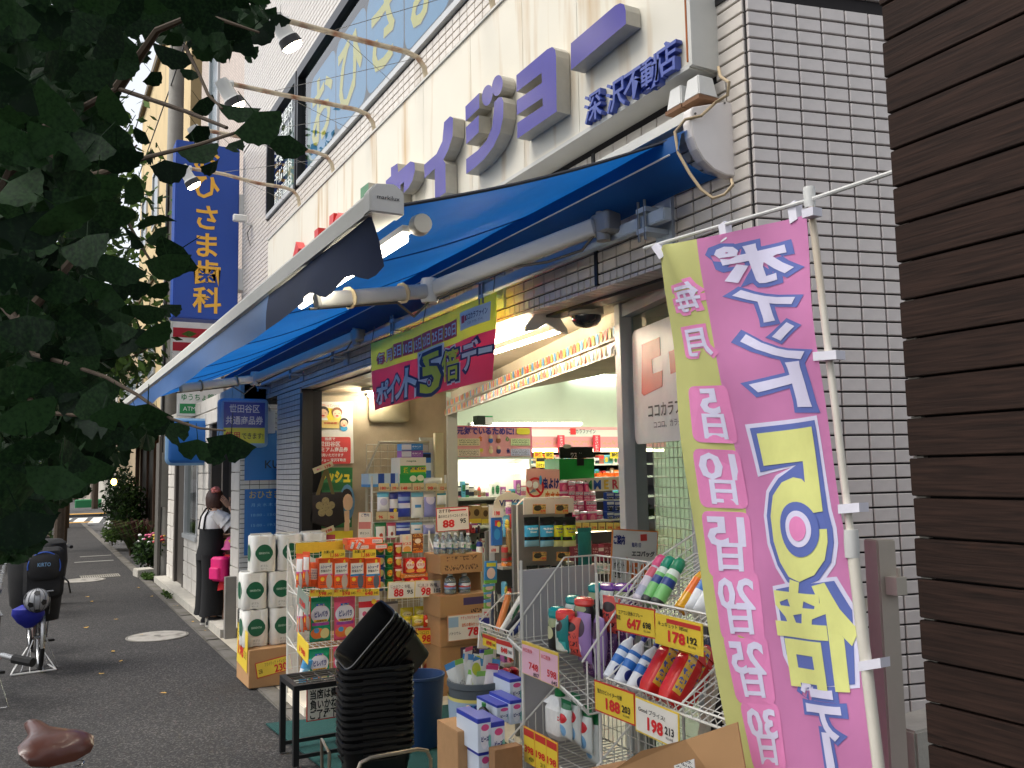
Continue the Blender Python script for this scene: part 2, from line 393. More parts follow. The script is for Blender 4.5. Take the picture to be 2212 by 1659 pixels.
PT, PZT, G = 0.1, 0.05, 0.0065
fields = [(2.16, 8.86, 2.5, 3.05, 'A'), (8.86, 10.7, 2.5, 3.05, 'A'), (2.16, 2.31, 3.05, 4.05, 'C'), (8.86, 10.7, 3.05, 4.05, 'D'), (2.16, 10.7, 4.05, 4.4, 'B'), (9.42, 10.7, 4.4, 5.6, 'E'), (4.6, 10.7, 5.62, 8.0, 'F'), (7.99, 8.87, 0.05, 2.45, 'G'), (2.16, 2.42, 0.0, 2.45, 'H')]
cand = []
for (y0, y1, z0, z1, nm) in fields:
    ny = max(1, round((y1-y0)/PT)); nz = round((z1-z0)/PZT)
    for i in range(ny):
        for j in range(nz): cand.append((y0+(i+0.5)*(y1-y0)/ny, z0+(j+0.5)*PZT, (y1-y0)/ny, PZT))
for i in range(80):  # half tiles along the bottom of the lintel
    cand.append((2.16+0.05*(i*2+0.5), 2.476, 0.05, 0.045)); cand.append((2.16+0.05*(i*2+1.5), 2.476, 0.05, 0.045))
cand.sort(key=lambda q: (q[0]**2+4.6+(q[1]-1.65)**2) + (6 if q[1] < 2.45 and q[0] < 3 else 0))
tmesh = {}
def tile_mesh(a, b, mat):
    k = (round(a, 4), round(b, 4), mat.name)
    if k not in tmesh:
        h = 0.012; e = 0.0025; A, B = a/2-G/2, b/2-G/2
        P = [(0, -A, -B), (0, A, -B), (0, A, B), (0, -A, B), (-h+e, -A, -B), (-h+e, A, -B), (-h+e, A, B), (-h+e, -A, B), (-h, -A+e, -B+e), (-h, A-e, -B+e), (-h, A-e, B-e), (-h, -A+e, B-e)]
        fs = [(8, 9, 10, 11)] + [(i, (i+1) % 4, 4+(i+1) % 4, 4+i) for i in range(4)] + [(4+i, 4+(i+1) % 4, 8+(i+1) % 4, 8+i) for i in range(4)]
        tmesh[k] = MB().use(mat).add(P, fs).mesh('tile')
    return tmesh[k]
def stuff_tiles(lst, mat, u, n, org, parent):
    vs, fs = [], []
    u = V(u); n = V(n); org = V(org) - wl(parent)
    for (t, z, a, b) in lst:
        A, B = a/2-G/2, b/2-G/2; jit = random.uniform(-.0006, .0006)
        c = org + u*t + V((0, 0, z)); base = len(vs); e = 0.0025
        for (h, A2, B2) in ((0, A, B), (0.0095+jit, A, B), (0.012+jit, A-e, B-e)):
            for sx, sz in ((-1, -1), (1, -1), (1, 1), (-1, 1)): vs.append(c+u*(sx*A2)+V((0, 0, sz*B2))+n*h)
        fs += [(base+8, base+9, base+10, base+11)] + [tuple(base+q for q in (i, (i+1) % 4, 4+(i+1) % 4, 4+i)) for i in range(4)] + [tuple(base+q for q in (4+i, 4+(i+1) % 4, 8+(i+1) % 4, 8+i)) for i in range(4)]
    mb = MB().use(mat); mb.v = vs; mb.f = fs; mb.mi = [0]*len(fs)
    o = bpy.data.objects.new('tile_field', mb.mesh('tile_field')); COL.objects.link(o); o.parent = parent; o['kind'] = 'stuff'
    return o
for (y, z, a, b) in cand[:300]:
    o = bpy.data.objects.new('tile', tile_mesh(a, b, TILE)); COL.objects.link(o); o.parent = fw; o.location = V((D+0.006, y, z)) - wl(fw)
    o.rotation_euler = (random.uniform(-.003, .003), random.uniform(-.006, .006), random.uniform(-.006, .006))
stuff_tiles(cand[300:], TILE, (0, 1, 0), (-1, 0, 0), (D+0.006, 0, 0), fw)
# soffit of the lintel, the black shutter track
sf = MB().use(TILE2)
for i in range(116): sf.bb((D+0.0, 2.172+i*0.05, 2.438), (D+0.115, 2.172+i*0.05+0.044, 2.452))
o = sf.build('soffit_tiles', fw); o['kind'] = 'stuff'
MB().use(BLK).bb((D+0.118, 2.42, 2.425), (D+0.215, 7.99, 2.4515)).build('shutter_track', bld)
MB().use(BLK).bb((D-0.008, 7.90, 0), (D+0.09, 7.988, 2.4)).build('shutter_guide', bld)
MB().use(BLK).bb((D+0.0, 2.425, 0), (D+0.09, 2.48, 2.4)).build('shutter_guide', bld)
MB().use(BLK).bb((D-0.012, 2.16, 3.332), (D+0.02, 2.302, 3.356)).bb((D-0.014, 3.095, 2.45), (D+.01, 3.115, 3.05)).build('expansion_joint', bld)
# side wall, turned 104 degrees from the street
a104 = R(104); U = V((math.sin(a104), math.cos(a104), 0)); NS = V((-U.y, U.x, 0)) * -1
if NS.y > 0: NS = -NS
c0 = V((D, 2.15, 0))
ang = math.atan2(U.y, U.x)
sw = MB().use(GROUT).box(c0 + U*0.85 - NS*0.106 + V((0, 0, 4.3)), (1.7, 0.2, 8.6), U, -NS, (0, 0, 1)).build('side_wall', bld)
sc_ = []
for i in range(11):
    for j in range(86):
        z = 0.1+j*PZT+0.025
        if abs(z-3.34) < 0.03: continue
        sc_.append((i*PT+0.05, z, PT, PZT))
vis = [q for q in sc_ if q[0] < 0.66 and 0.55 < q[1] < 3.75]
vis.sort(key=lambda q: abs(q[1]-2.1)+q[0]*0.8)
vis = vis[:300]; vs_ = set(vis)
rotz = math.atan2(-NS.y, -NS.x)
for (t, z, a, b) in vis:
    o = bpy.data.objects.new('tile', tile_mesh(a, b, TILE2)); COL.objects.link(o); o.parent = sw; o.location = c0 + U*t + V((0, 0, z)) - NS*0.006 - wl(sw)
    o.rotation_euler = (random.uniform(-.003, .003), random.uniform(-.005, .005), rotz + random.uniform(-.005, .005))
stuff_tiles([q for q in sc_ if q not in vs_], TILE2, U, NS, c0 - NS*0.006, sw)
# upper floor window band
WF = M((40, 40, 42), 0.35, metal=0.5)
def window(y0, y1, z0, z1, name='window'):
    f = MB().use(WF); t = 0.045
    f.bb((D-0.02, y0, z0), (D+0.08, y0+t, z1)).bb((D-0.02, y1-t, z0), (D+0.08, y1, z1)).bb((D-0.02, y0+t, z1-0.10), (D+0.08, y1-t, z1)).use(ALU).bb((D-0.03, y0+t, z0), (D+0.08, y1-t, z0+t))
    f = f.build(name, bld)
    MB().use(GLASS((226, 236, 232), 0.015, 1.0)).add([(D+.02, y0+t, z0+t), (D+.02, y1-t, z0+t), (D+.02, y1-t, z1-.1), (D+.02, y0+t, z1-.1)], [(0, 1, 2, 3)]).build('pane', f)
    return f
w1 = window(3.0, 8.14, 4.42, 5.6); w2 = window(8.18, 9.4, 4.42, 5.6)
MB().use(M((150, 172, 166), 0.9, var=0.2, vs=1.5)).bb((D+0.19, 2.9, 4.3), (D+0.21, 9.5, 5.7)).build('blind', bld)
STK = M((40, 128, 190), 0.5, var=0.04); YK = M((212, 190, 60), 0.5, var=0.04)
ys = [7.86 - i*0.80 for i in range(6)]
for i, ch in enumerate('おひさま歯科'):
    yc = ys[i]-0.37; st = MB().use(STK)
    st.rbox((D+0.05, yc, 4.98), (0.78, 0.8, 0.004), 0.12, (0, 1, 0), (0, 0, 1), (1, 0, 0), 4)
    st = st.build('window_sticker', bld)
    l = MB(); ink(l, ch, YK, (D+0.045, yc, 4.98), ex_s, ez_s, 0.72, off=0.018, d=0.003); l.build('lettering', st)
l = MB()
for k, tx in enumerate(('一般歯科', '小児歯科', '審美歯科', '予防歯科', '訪問歯科')):
    ink(l, tx, M((225, 230, 225), 0.5), (D+0.012, 8.78, 5.35-k*0.19), ex_s, ez_s, 0.15, off=0.01, wid=0.72, d=0.0)
l.build('lettering', w2)

# ---------------------------------------------------------------- porch and shop room
a14 = R(14); W14 = V((math.sin(a14), math.cos(a14), 0)); N14 = V((-math.cos(a14), math.sin(a14), 0))   # along the inner front, and towards the street
I0 = V((2.30, 2.4, 0))
def IN(t, z, d=0.0): return I0 + W14*t + V((0, 0, z)) + N14*d
def PI(x, y): return PP(x, y, I0, N14)
FLR = M((186, 178, 160), 0.45, var=0.12, vs=5, name='floor_tile')
fl = MB().use(FLR).add([(1.704, 1.6, 0.006), (12, 1.6, 0.006), (12, 14, 0.006), (1.704, 14, 0.006)], [(0, 1, 2, 3)]).build('shop_floor', kind='structure')
ftm = MB().use(FLR).box((0, 0, 0), (0.594, 0.594, 0.008)).mesh('floor_tile', bev=0.002)
for i in range(5):
    for j in range(9):
        o = bpy.data.objects.new('floor_tile', ftm); COL.objects.link(o); o.parent = fl; o.location = (2.06+i*0.6, 2.6+j*0.6, 0.010)
MB().use(PLAST).add([(D+0.202, 2.42, 2.462), (4.3, 2.42, 2.462), (4.3, 8.1, 2.462), (D+0.202, 8.1, 2.462)], [(0, 1, 2, 3)]).build('porch_ceiling', bld)
MB().use(M((168, 152, 126), 0.9, var=0.16, vs=2.4, bump=0.2, bs=140, stain=((118, 102, 78), 1.4, 0.52, (1, 1, 1)))).bb((D+0.205, 8.06, 0), (3.66, 8.2, 2.53)).build('porch_wall', bld)
# beige header above the entrance, aluminium posts, glass
tR = (PI(1352, 700)-I0).dot(W14); tL = (PI(975, 880)-I0).dot(W14)
MB().use(PLAST).box(IN(tL/2+.22, 2.41, -0.06), (tL-.3, 0.1, 0.30), W14, N14).build('entrance_header', bld)
def post(t, wdt, z0, z1, dep=0.09, mat=ALU2, name='entrance_post'):
    return MB().use(mat).box(IN(t, (z0+z1)/2, 0.0), (wdt, dep, z1-z0), W14, N14).build(name, bld, bev=0.003)
post(tR-0.03, 0.075, 0.01, 2.46, 0.12, ALU); post(tL, 0.10, 0.01, 2.40, 0.1, ALU2); post(0.32, 0.06, 0.01, 2.40, 0.12, ALU)
MB().use(ALU).box(IN((0.32+tR)/2, 2.42, 0), (tR-0.4, 0.1, 0.06), W14, N14).build('entrance_rail', bld)
MB().use(GLASS((200, 212, 206), 0.02, 0.4)).add([IN(.36, .05), IN(tR-.06, .05), IN(tR-.06, 2.39), IN(.36, 2.39)], [(0, 1, 2, 3)]).build('glass_panel', bld)
# printed strips of coloured ovals over the entrance
PLW = M((226, 222, 212), 0.25, var=0.05)
OV = [M(c, 0.35, var=0.05) for c in ((60, 140, 190), (170, 165, 40), (205, 70, 55), (220, 130, 50))]
for k, (zc_, hh, dd) in enumerate(((2.335, 0.075, 0.03), (2.245, 0.07, 0.055))):
    s = thing('oval_print_strip', ('upper' if k == 0 else 'lower') + ' plastic strip of coloured ovals over the shop entrance', 'decoration strip', IN(tL, zc_))
    mb = MB().use(PLW); n = 60
    P = []
    for i in range(n+1):
        t = tR + (tL-tR)*i/n; wv = 0.004*math.sin(i*1.7)
        P += [IN(t, zc_+hh/2, dd+wv), IN(t, zc_-hh/2, dd+0.012-wv)]
    mb.add(P, [(2*i, 2*i+1, 2*i+3, 2*i+2) for i in range(n)]); mb.build('strip', s)
    cnt = int((tL-tR)/0.062)
    for i in range(cnt):
        t = tR+0.04+i*0.062+k*0.02
        mb = MB().use(OV[i % 4]); pts = [IN(t+0.021*math.cos(q*math.pi/6), zc_+hh*0.38*math.sin(q*math.pi/6), dd+0.019) for q in range(12)]
        mb.poly(pts, -N14, 0.002); mb.build('oval', s)
# shop room
WALLG = M((178, 188, 172), 0.9, var=0.08, vs=1.0)
CEIL = M((176, 178, 168), 0.9, var=0.08, vs=1.0)
rm = MB().use(WALLG).bb((3.7, 10.6, 0), (12.2, 10.7, 3.2)).bb((12.0, 1.8, 0), (12.1, 10.6, 3.2)).bb((3.6, 8.2, 0), (3.7, 10.7, 3.2)).bb((3.1, 1.72, 0), (12, 1.8, 3.2)); rm.build('room_wall', bld)
MB().use(CEIL).bb((2.75, 2.0, 3.05), (12.1, 10.7, 3.15)).build('room_ceiling', bld)
MB().use(CEIL).box(IN(3.4, 2.85, -0.12), (6.2, 0.04, 0.55), W14, N14).build('room_wall', bld)
rp = MB().use(M((190, 188, 180), .8)).bb((D, 2.16, 8.6), (12.1, 10.7, 8.75)).bb((12.0, 2.16, 3.2), (12.1, 10.7, 8.6)).bb((2.4, 10.6, 3.2), (12, 10.7, 8.6)); rp.build('roof', bld)

def tube_lamp(name, label, a, b, rad, body=None, st=14, hood=True):
    t = thing(name, label, 'lamp', (V(a)+V(b))/2); a = V(a); b = V(b); d = (b-a).normalized()
    MB().use(EMI((255, 246, 226), st)).tube([a+d*0.03, b-d*0.03], rad, 10).build('tube', t, smooth=True)
    MB().use(ALU2).tube([a, a+d*0.03], rad*1.15, 10).build('end_cap', t); MB().use(ALU2).tube([b-d*0.03, b], rad*1.15, 10).build('end_cap', t)
    if body: MB().use(PLW).box((a+b)/2+V(body), ((b-a).length, 0.09, 0.035), d, V((0, 0, 1)).cross(d), (0, 0, 1)).build('fitting', t)
    return t
# twin tube fitting on the porch ceiling
pa, pb = PZ(1178, 712, 2.365), PZ(1062, 752, 2.365)
dv = (pb-pa).normalized(); pb = pa + dv*2.4; sd = V((-dv.y, dv.x, 0))
tl = thing('twin_tube_light', 'twin fluorescent tube fitting on the porch ceiling behind the red banner', 'lamp', pa)
for q in (-1, 1):
    MB().use(EMI((255, 243, 215), 26)).tube([pa+sd*0.085*q, pb+sd*0.085*q], 0.014, 8).build('tube', tl, smooth=True)
mb = MB().use(ALU2)
for e in (pa - dv*0.02, pb + dv*0.02):
    pts = [e+sd*x+V((0, 0, z)) for x, z in ((-0.12, -0.02), (-0.115, 0.01), (-0.06, 0.085), (0.06, 0.085), (0.115, 0.01), (0.12, -0.02), (0.06, -0.005), (0, 0.03), (-0.06, -0.005))]
    mb.poly(pts, dv, 0.025)
mb.build('end_bracket', tl)
MB().use(PLW).box((pa+pb)/2+V((0, 0, 0.07)), (2.38, 0.14, 0.05), dv, sd).build('reflector', tl)
pa2 = PZ(790, 852, 2.38); tube_lamp('porch_tube_light', 'single fluorescent tube on the porch ceiling near the family poster', pa2, pa2+V((0.9, 1.0, 0))*0.8, 0.014, (0, 0, 0.05), 90)
MB().use(PLAST).tube([PZ(690, 851, 2.40), PZ(775, 851, 2.40)], 0.018, 6).build('ceiling_conduit', bld)
dc = PZ(1266, 660, 2.46)
t = thing('dome_camera', 'dark dome security camera on the porch ceiling', 'camera', dc)
MB().use(M((196, 188, 168), .5)).lathe([(0.0, 0.0), (0.085, 0.0), (0.088, -0.05), (0.07, -0.055)], dc, 24).build('base', t, smooth=True)
MB().use(M((30, 36, 42), .15, spec=.6)).lathe([(0.075, -0.055), (0.074, -0.075), (0.055, -0.10), (0.02, -0.112), (0.0, -0.113)], dc, 24).build('dome', t, smooth=True)
# ================================================================ SHOP SIGN
SX = 2.03
SIGNW = M((214, 209, 194), 0.42, var=0.05, vs=1.2, stain=((176, 140, 82), 3.2, 0.56, (0.3, 2.4, 0.22)), name='sign_enamel')
sg = thing('shop_signboard', 'long cream enamel shop sign with raised purple and red letters and rust streaks', 'sign', (SX, 5.5, 3.1))
edges = [2.31] + [PX(*r2(x, 700), SX).y for x in (1745, 1420, 1110, 830)] + [5.6, 6.5, 7.6, 8.84]
for a, b in zip(edges[:-1], edges[1:]):
    MB().use(SIGNW).bb((SX, a+0.0015, 3.10), (D+0.004, b-0.0015, 4.04)).build('panel', sg)
MB().use(ALU2).bb((SX-0.012, 2.29, 3.085), (D+0.004, 2.308, 4.05)).bb((SX-0.01, 2.31, 4.042), (D+.004, 8.84, 4.055)).bb((SX-0.008, 2.31, 3.08), (D+.004, 8.84, 3.098)).build('sign_frame', sg)
MB().use(M((150, 84, 40), .9, var=.3)).bb((SX-0.006, 2.318, 3.11), (SX+0.002, 2.326, 4.0)).build('rust_streak', sg)
PUR = M((48, 38, 140), 0.34, var=0.14, vs=5, spec=0.35); SIDE = M((170, 166, 155), 0.5, var=0.15, vs=10); REDL = M((196, 44, 44), 0.3, var=0.08); GRN = M((44, 112, 72), 0.35, var=0.1)
def letter(pts, mat, dep=0.075):
    P = [PX(*r2(*p), SX-dep) for p in pts]
    mb = MB(); mb.use(SIDE); mb.poly(P, (1, 0, 0), dep-0.004); mb.use(mat); mb.mi[-(len(P)+2)] = mb.cur
    return mb.build('letter', sg)
letter([(1695, 255), (1955, 32), (1985, 18), (2008, 26), (2017, 60), (2019, 140), (1695, 412)], PUR)
letter([(1375, 442), (1555, 290), (1585, 275), (1603, 292), (1608, 330), (1612, 655), (1380, 815), (1380, 722), (1530, 622), (1528, 575), (1378, 676), (1377, 590), (1525, 486), (1523, 428), (1376, 540)], PUR)
letter([(1075, 626), (1157, 546), (1157, 634), (1077, 712)], PUR); letter([(1078, 748), (1154, 676), (1154, 776), (1080, 848)], PUR)
letter([(1080, 935), (1150, 882), (1200, 825), (1232, 745), (1242, 660), (1245, 600), (1270, 572), (1290, 570), (1299, 600), (1297, 690), (1278, 780), (1240, 862), (1185, 935), (1130, 985), (1080, 1022)], PUR)
for c in ((1204, 560), (1263, 502)): letter([(c[0]+32*math.cos(k*math.pi/9), c[1]+60*math.sin(k*math.pi/9)-14*math.cos(k*math.pi/9)) for k in range(18)], PUR)
letter([(833, 968), (905, 905), (940, 830), (950, 718), (985, 683), (1003, 692), (1000, 800), (975, 880), (945, 940), (958, 960), (960, 1130), (897, 1175), (895, 990), (835, 1048)], PUR)
letter([(608, 1062), (638, 1035), (638, 985), (676, 960), (680, 1012), (752, 948), (776, 955), (779, 1000), (765, 1060), (740, 1105), (712, 1135), (715, 1070), (694, 1085), (694, 1215), (780, 1180), (782, 1230), (690, 1290), (640, 1290), (635, 1120), (608, 1140)], PUR)
letter([(459, 1108), (506, 1072), (508, 1190), (552, 1158), (556, 1215), (505, 1255), (505, 1330), (459, 1365)], GRN)
yk = [PX(*r2(x, 1350), SX).y for x in (95, 200, 325)]
for ch, (xx, yy_) in zip('くすり', ((636, 530), (683, 497), (730, 452))):
    q = PX(xx, yy_, SX-.06); yc, zc_ = q.y, q.z-.30
    l = MB(); ink(l, ch, REDL, (SX-0.038, yc, zc_), ex_s, ez_s, 0.62, off=0.045, ext=0.055)
    l.build('letter', sg)
l = MB(); BLUS = M((66, 84, 160), .35, var=.08)
p1_, p2_ = PX(*r2(1850, 650), SX), PX(2, 2, SX)
pts = [PX(1294, 232, SX), PX(1343, 208, SX), PX(1382, 185, SX), PX(1420, 161, SX), PX(1452, 131, SX)]
for ch, p in zip('深沢不動店', pts):
    l = MB(); ink(l, ch, BLUS, (SX-0.018, p.y, p.z), ex_s, ez_s, 0.135, off=0.012, ext=0.11); l.build('letter', sg)

# ---------------------------------------------------------------- lamps on long rusty arms
RUST = M((196, 182, 156), 0.6, var=0.12, vs=8, stain=((140, 72, 30), 9, 0.5, (1, 1, 1)), metal=0.1)
RUST2 = M((140, 96, 60), 0.8, var=0.4, vs=25)
LW = M((206, 206, 202), 0.4, var=.05)
arms = [((3.93, 3.99), (1.13, 4.27)), ((4.85, 3.99), (1.15, 4.28)), ((5.80, 3.98), (1.02, 4.26)), ((6.80, 4.0), (0.99, 4.30)), ((7.85, 4.02), (1.06, 4.34)), ((3.0, 3.99), (1.1, 4.28))]
posl = ['cut by the picture top', 'highest in full view', 'second of the four', 'third, behind a twig', 'lowest and farthest', 'nearest the timber wall']
for (b, tp), pl in zip(arms, posl):
    t = thing('sign_lamp', 'white spot lamp on a rusty arm over the shop sign, ' + pl, 'lamp', (2.1, b[0], b[1]), 'spot lamps over the shop sign')
    y = b[0]
    MB().use(RUST).tube([(2.09, y, b[1]+0.02), (2.09, y, b[1]+0.12), (2.075, y, b[1]+0.20), (2.03, y, b[1]+0.255), (1.95, y, b[1]+0.275), (1.7, y, b[1]+0.28), (1.4, y, tp[1]), (tp[0], y, tp[1]+0.01)], 0.017, 8).build('arm', t, smooth=True)
    MB().use(RUST2).lathe([(0.021, -0.05), (0.024, -0.03), (0.022, 0.0), (0.026, 0.02), (0.026, 0.06), (0.02, 0.07)], (2.09, y, b[1]), 10).bb((2.1, y-0.03, b[1]-0.03), (2.13, y+0.03, b[1]+0.08)).build('arm_socket', t)
    tip = V((tp[0], y, tp[1])); ax = V((0.55, 0, -0.83)).normalized()
    MB().use(LW).lathe([(0.0, -0.02), (0.045, -0.02), (0.05, 0.02), (0.05, 0.10), (0.062, 0.12)], tip, 14, ax).tube([tip, tip+V((0.07, 0, 0.012))], 0.024, 8).build('lamp_body', t, smooth=True)
    MB().use(M((40, 40, 42), .5)).lathe([(0.062, 0.12), (0.07, 0.17), (0.066, 0.17)], tip, 14, ax, False).build('lamp_shade', t, smooth=True)
    MB().use(EMI((255, 240, 214), 22)).lathe([(0.064, 0.165), (0.05, 0.185), (0.0, 0.195)], tip, 14, ax).build('bulb', t, smooth=True)
    if pl[0] in 'ht':
        mb = MB().use(BLK)
        for q in range(3): mb.tube([V((2.06-0.004*q, y+0.11+0.055*math.cos(k*math.pi/6), b[1]-0.02+(0.075-0.008*q)*math.sin(k*math.pi/6))) for k in range(13)], 0.008, 5)
        mb.build('cable_coil', t)
# thin guy wires between the arms and the wall
gw = thing('guy_wires', 'thin steel guy wires bracing the sign lamp arms', 'wire', (2.1, 6, 4.3)); WIRE = M((110, 108, 104), .5, metal=.6)
for (b, tp) in arms[1:5]:
    y = b[0]
    MB().use(WIRE).tube([(tp[0]+0.35, y, tp[1]+0.02), (2.12, y-0.75, 4.35)], 0.0022, 4).build('wire', gw); MB().use(WIRE).tube([(tp[0]+0.35, y, tp[1]+0.02), (2.12, y+0.7, 4.40)], 0.0022, 4).build('wire', gw)
    MB().use(WIRE).tube([(2.14, y-0.75, 4.35), (2.07, y-0.75, 4.35)], 0.008, 5).build('wire_anchor', gw)

# ================================================================ AWNING
BLUE = FAB((18, 90, 160), 0.55, 0.6); BLUE_BACKLIT = FAB((9, 27, 60), 0.08, 0.7)
aw = thing('awning', 'blue fabric folding-arm awning over the shop front', 'awning', (D, 6.3, 2.8))
YA, YB = 2.36, 10.55
Fz = 2.425; Fx = 0.88; Kx, Kz = 1.99, 2.83
def awp(u, v, dz=0.0):   # u 0..1 from front bar to the wall, v 0..1 along the street
    y = YA+(YB-YA)*v - (1-u)*0.0
    sag = -0.05*math.sin(math.pi*u)*(0.5+0.5*math.sin(math.pi*v))
    return V((Fx+(Kx-Fx)*u, y, Fz+0.02*v+(Kz-Fz)*u + sag + 0.006*math.sin(v*52)*math.sin(math.pi*u) + dz))
mb = MB().use(BLUE); NU, NV = 14, 64
P = [awp(i/NU, j/NV) for j in range(NV+1) for i in range(NU+1)]
mb.add(P, [(j*(NU+1)+i, j*(NU+1)+i+1, (j+1)*(NU+1)+i+1, (j+1)*(NU+1)+i) for j in range(NV) for i in range(NU)])
fabric = mb.build('fabric', aw, smooth=True)
SEAM = M((12, 50, 110), .7)
for v in (0.125, 0.27, 0.42, 0.565, 0.71, 0.86): MB().use(SEAM).tube([awp(i/10, v, -0.003) for i in range(11)], 0.003, 4).build('seam', fabric)
MB().use(M((30, 34, 44), .6)).tube([awp(i/10, 0.0, 0) for i in range(11)], 0.006, 5).build('hem', fabric)
# loose cloth hanging below the roller
mb = MB().use(BLUE); prof = [(1.985, 2.84), (1.93, 2.80), (1.915, 2.74), (1.95, 2.70), (2.02, 2.675), (2.09, 2.67)]
P = []; 
for j in range(41):
    y = 2.26+(YB-2.3)*j/40
    for (x, z) in prof: P.append((x-0.004*math.sin(j*2.1), y, z+0.004*math.sin(j*1.3)))
n = len(prof); mb.add(P, [(j*n+i, j*n+i+1, (j+1)*n+i+1, (j+1)*n+i) for j in range(40) for i in range(n-1)]); mb.build('roller_cloth', aw, smooth=True)
MB().use(M((196, 200, 200), .6)).tube([(1.908, 2.3, 2.735), (1.905, 6, 2.732), (1.908, YB-0.1, 2.735)], 0.0035, 4).build('seam', aw)
CASE = M((206, 204, 196), .45, var=.08)
MB().use(CASE).bb((1.98, 2.30, 2.885), (D-0.004, YB, 2.905)).bb((1.975, 2.30, 2.865), (1.99, YB, 2.9)).build('roller_hood', aw)
pl = [PY(*p, 2.235) for p in [((2100+x/2.765)/1.47559, (100+y/2.765)/1.47559) for x, y in ((285, 690), (300, 665), (580, 620), (800, 640), (815, 820), (830, 1285), (700, 1280), (590, 1262), (490, 1215), (400, 1130), (340, 1030), (300, 920), (285, 800))]]
MB().use(M((226, 220, 216), .5, var=.05, bump=.05, bs=300)).poly(pl, (0, 1, 0), 0.045).build('end_plate', aw, bev=0.003)
mb = MB().use(M((90, 88, 84), .5))
for (x, y) in ((320, 725), (578, 632), (756, 652)): mb.lathe([(0.004, -0.003), (0.004, 0)], PY((2100+x/2.765)/1.47559, (100+y/2.765)/1.47559, 2.233), 8, (0, 1, 0))
mb.build('screw', aw)
TORS = M((176, 188, 200), .4, var=.06)
MB().use(TORS).bb((2.035, 2.5, 2.575), (2.075, YB, 2.625)).build('torsion_bar', aw, bev=.004)
for yb in (2.62, 4.0, 5.3, 6.6, 7.9, 9.2):
    mb = MB().use(TORS); mb.bb((2.02, yb-0.03, 2.55), (D-0.005, yb+0.03, 2.569)).bb((2.02, yb-0.03, 2.631), (D-0.005, yb+0.03, 2.65)).bb((D-0.02, yb-0.05, 2.5), (D-0.002, yb+0.05, 2.7))
    for q in (-0.02, 0.02): mb.use(M((120, 122, 124), .4, metal=.8)).tube([(2.025, yb+q, 2.52), (2.025, yb+q, 2.68)], 0.006, 6)
    mb.build('wall_bracket', aw)
n_aw = V((-(Kz-Fz), 0, Kx-Fx)).normalized(); p_aw = V((Fx, 3, Fz)) - n_aw*0.09
def PA(x, y): return PP(x, y, p_aw, n_aw)
ARMW = M((196, 194, 188), .42, var=.06); JOINT = M((150, 148, 144), .4, metal=.5, var=.15)
def arm(shx, shy, el, fr, tag_):
    sh = PX(shx, shy, 2.0); e = el; f_ = fr
    g = MB().use(ARMW)
    for p, q, h, w_ in ((sh, e, 0.075, 0.055), (e, f_, 0.065, 0.05)):
        d = (q-p).normalized(); s_ = V((0, 0, 1)).cross(d).normalized(); u_ = d.cross(s_); L = (q-p).length
        g.rbox((p+q)/2, (h, w_, L-0.06), 0.018, u_, s_, d, 3)
    g = g.build('folding_arm', aw, smooth=True)
    MB().use(LW).lathe([(0.0, -0.055), (0.036, -0.055), (0.042, -0.04), (0.042, 0.04), (0.036, 0.055), (0, 0.055)], e, 14).build('elbow', g, smooth=True)
    MB().use(JOINT).rbox(sh+V((0.01, 0, 0)), (0.08, 0.13, 0.09), 0.02, n=3).lathe([(0.03, -0.07), (0.03, 0.07)], sh, 12).build('shoulder', g, smooth=True)
    MB().use(M((86, 80, 72), .6)).tube([sh+V((-.02, 0, -.02)), sh+V((-.04, .1, -.09)), sh+(e-sh)*0.3+V((0, 0, -.07)), sh+(e-sh)*0.5+V((0, 0, -.035)), e+V((0, 0, -.05)), e+(f_-e)*.15+V((0, 0, -.11)), e+(f_-e)*0.3+V((0, 0, -.04)), f_+V((0, 0, -0.03))], 0.006, 6).build('cable', g, smooth=True)
    mb = MB().use(M((176, 160, 130), .6))
    for q in (0.25, 0.7): c = e+(f_-e)*q; d = (f_-e).normalized(); mb.tube([c, c+d*0.006], 0.047, 10)
    mb.build('cable_tie', g)
arm(1303, 484, PX(928, 628, 1.55), V((Fx+.04, 3.30, 2.32)), 0)
arm(770, 725, PX(552, 818, 1.55), V((Fx+.04, 6.95, 2.31)), 1)
fb = MB().use(ALU2)
prof = [(-0.05, -0.03), (-0.05, 0.025), (-0.035, 0.045), (0.02, 0.05), (0.045, 0.03), (0.045, -0.03)]
fb.loft([[V((Fx+x, y, Fz+0.01+z+0.02*(y-YA)/(YB-YA))) for x, z in prof] for y in (YA, YB)], caps=True)
fb = fb.build('front_bar', aw)
ec = MB().use(M((198, 197, 192), .45)); ec.loft([[V((Fx+x*1.12, y, Fz+0.01+z*1.15)) for x, z in prof] for y in (YA-0.03, YA+0.03)], caps=True); ec = ec.build('end_cap', fb, bev=.004)
l = MB(); ink(l, 'markilux', M((40, 40, 42), .5), (Fx-0.0, YA-0.0315, Fz+0.022), (1, 0, 0), (0, 0, 1), 0.018, wid=0.07, off=0.01, d=0.001); l.build('lettering', ec)
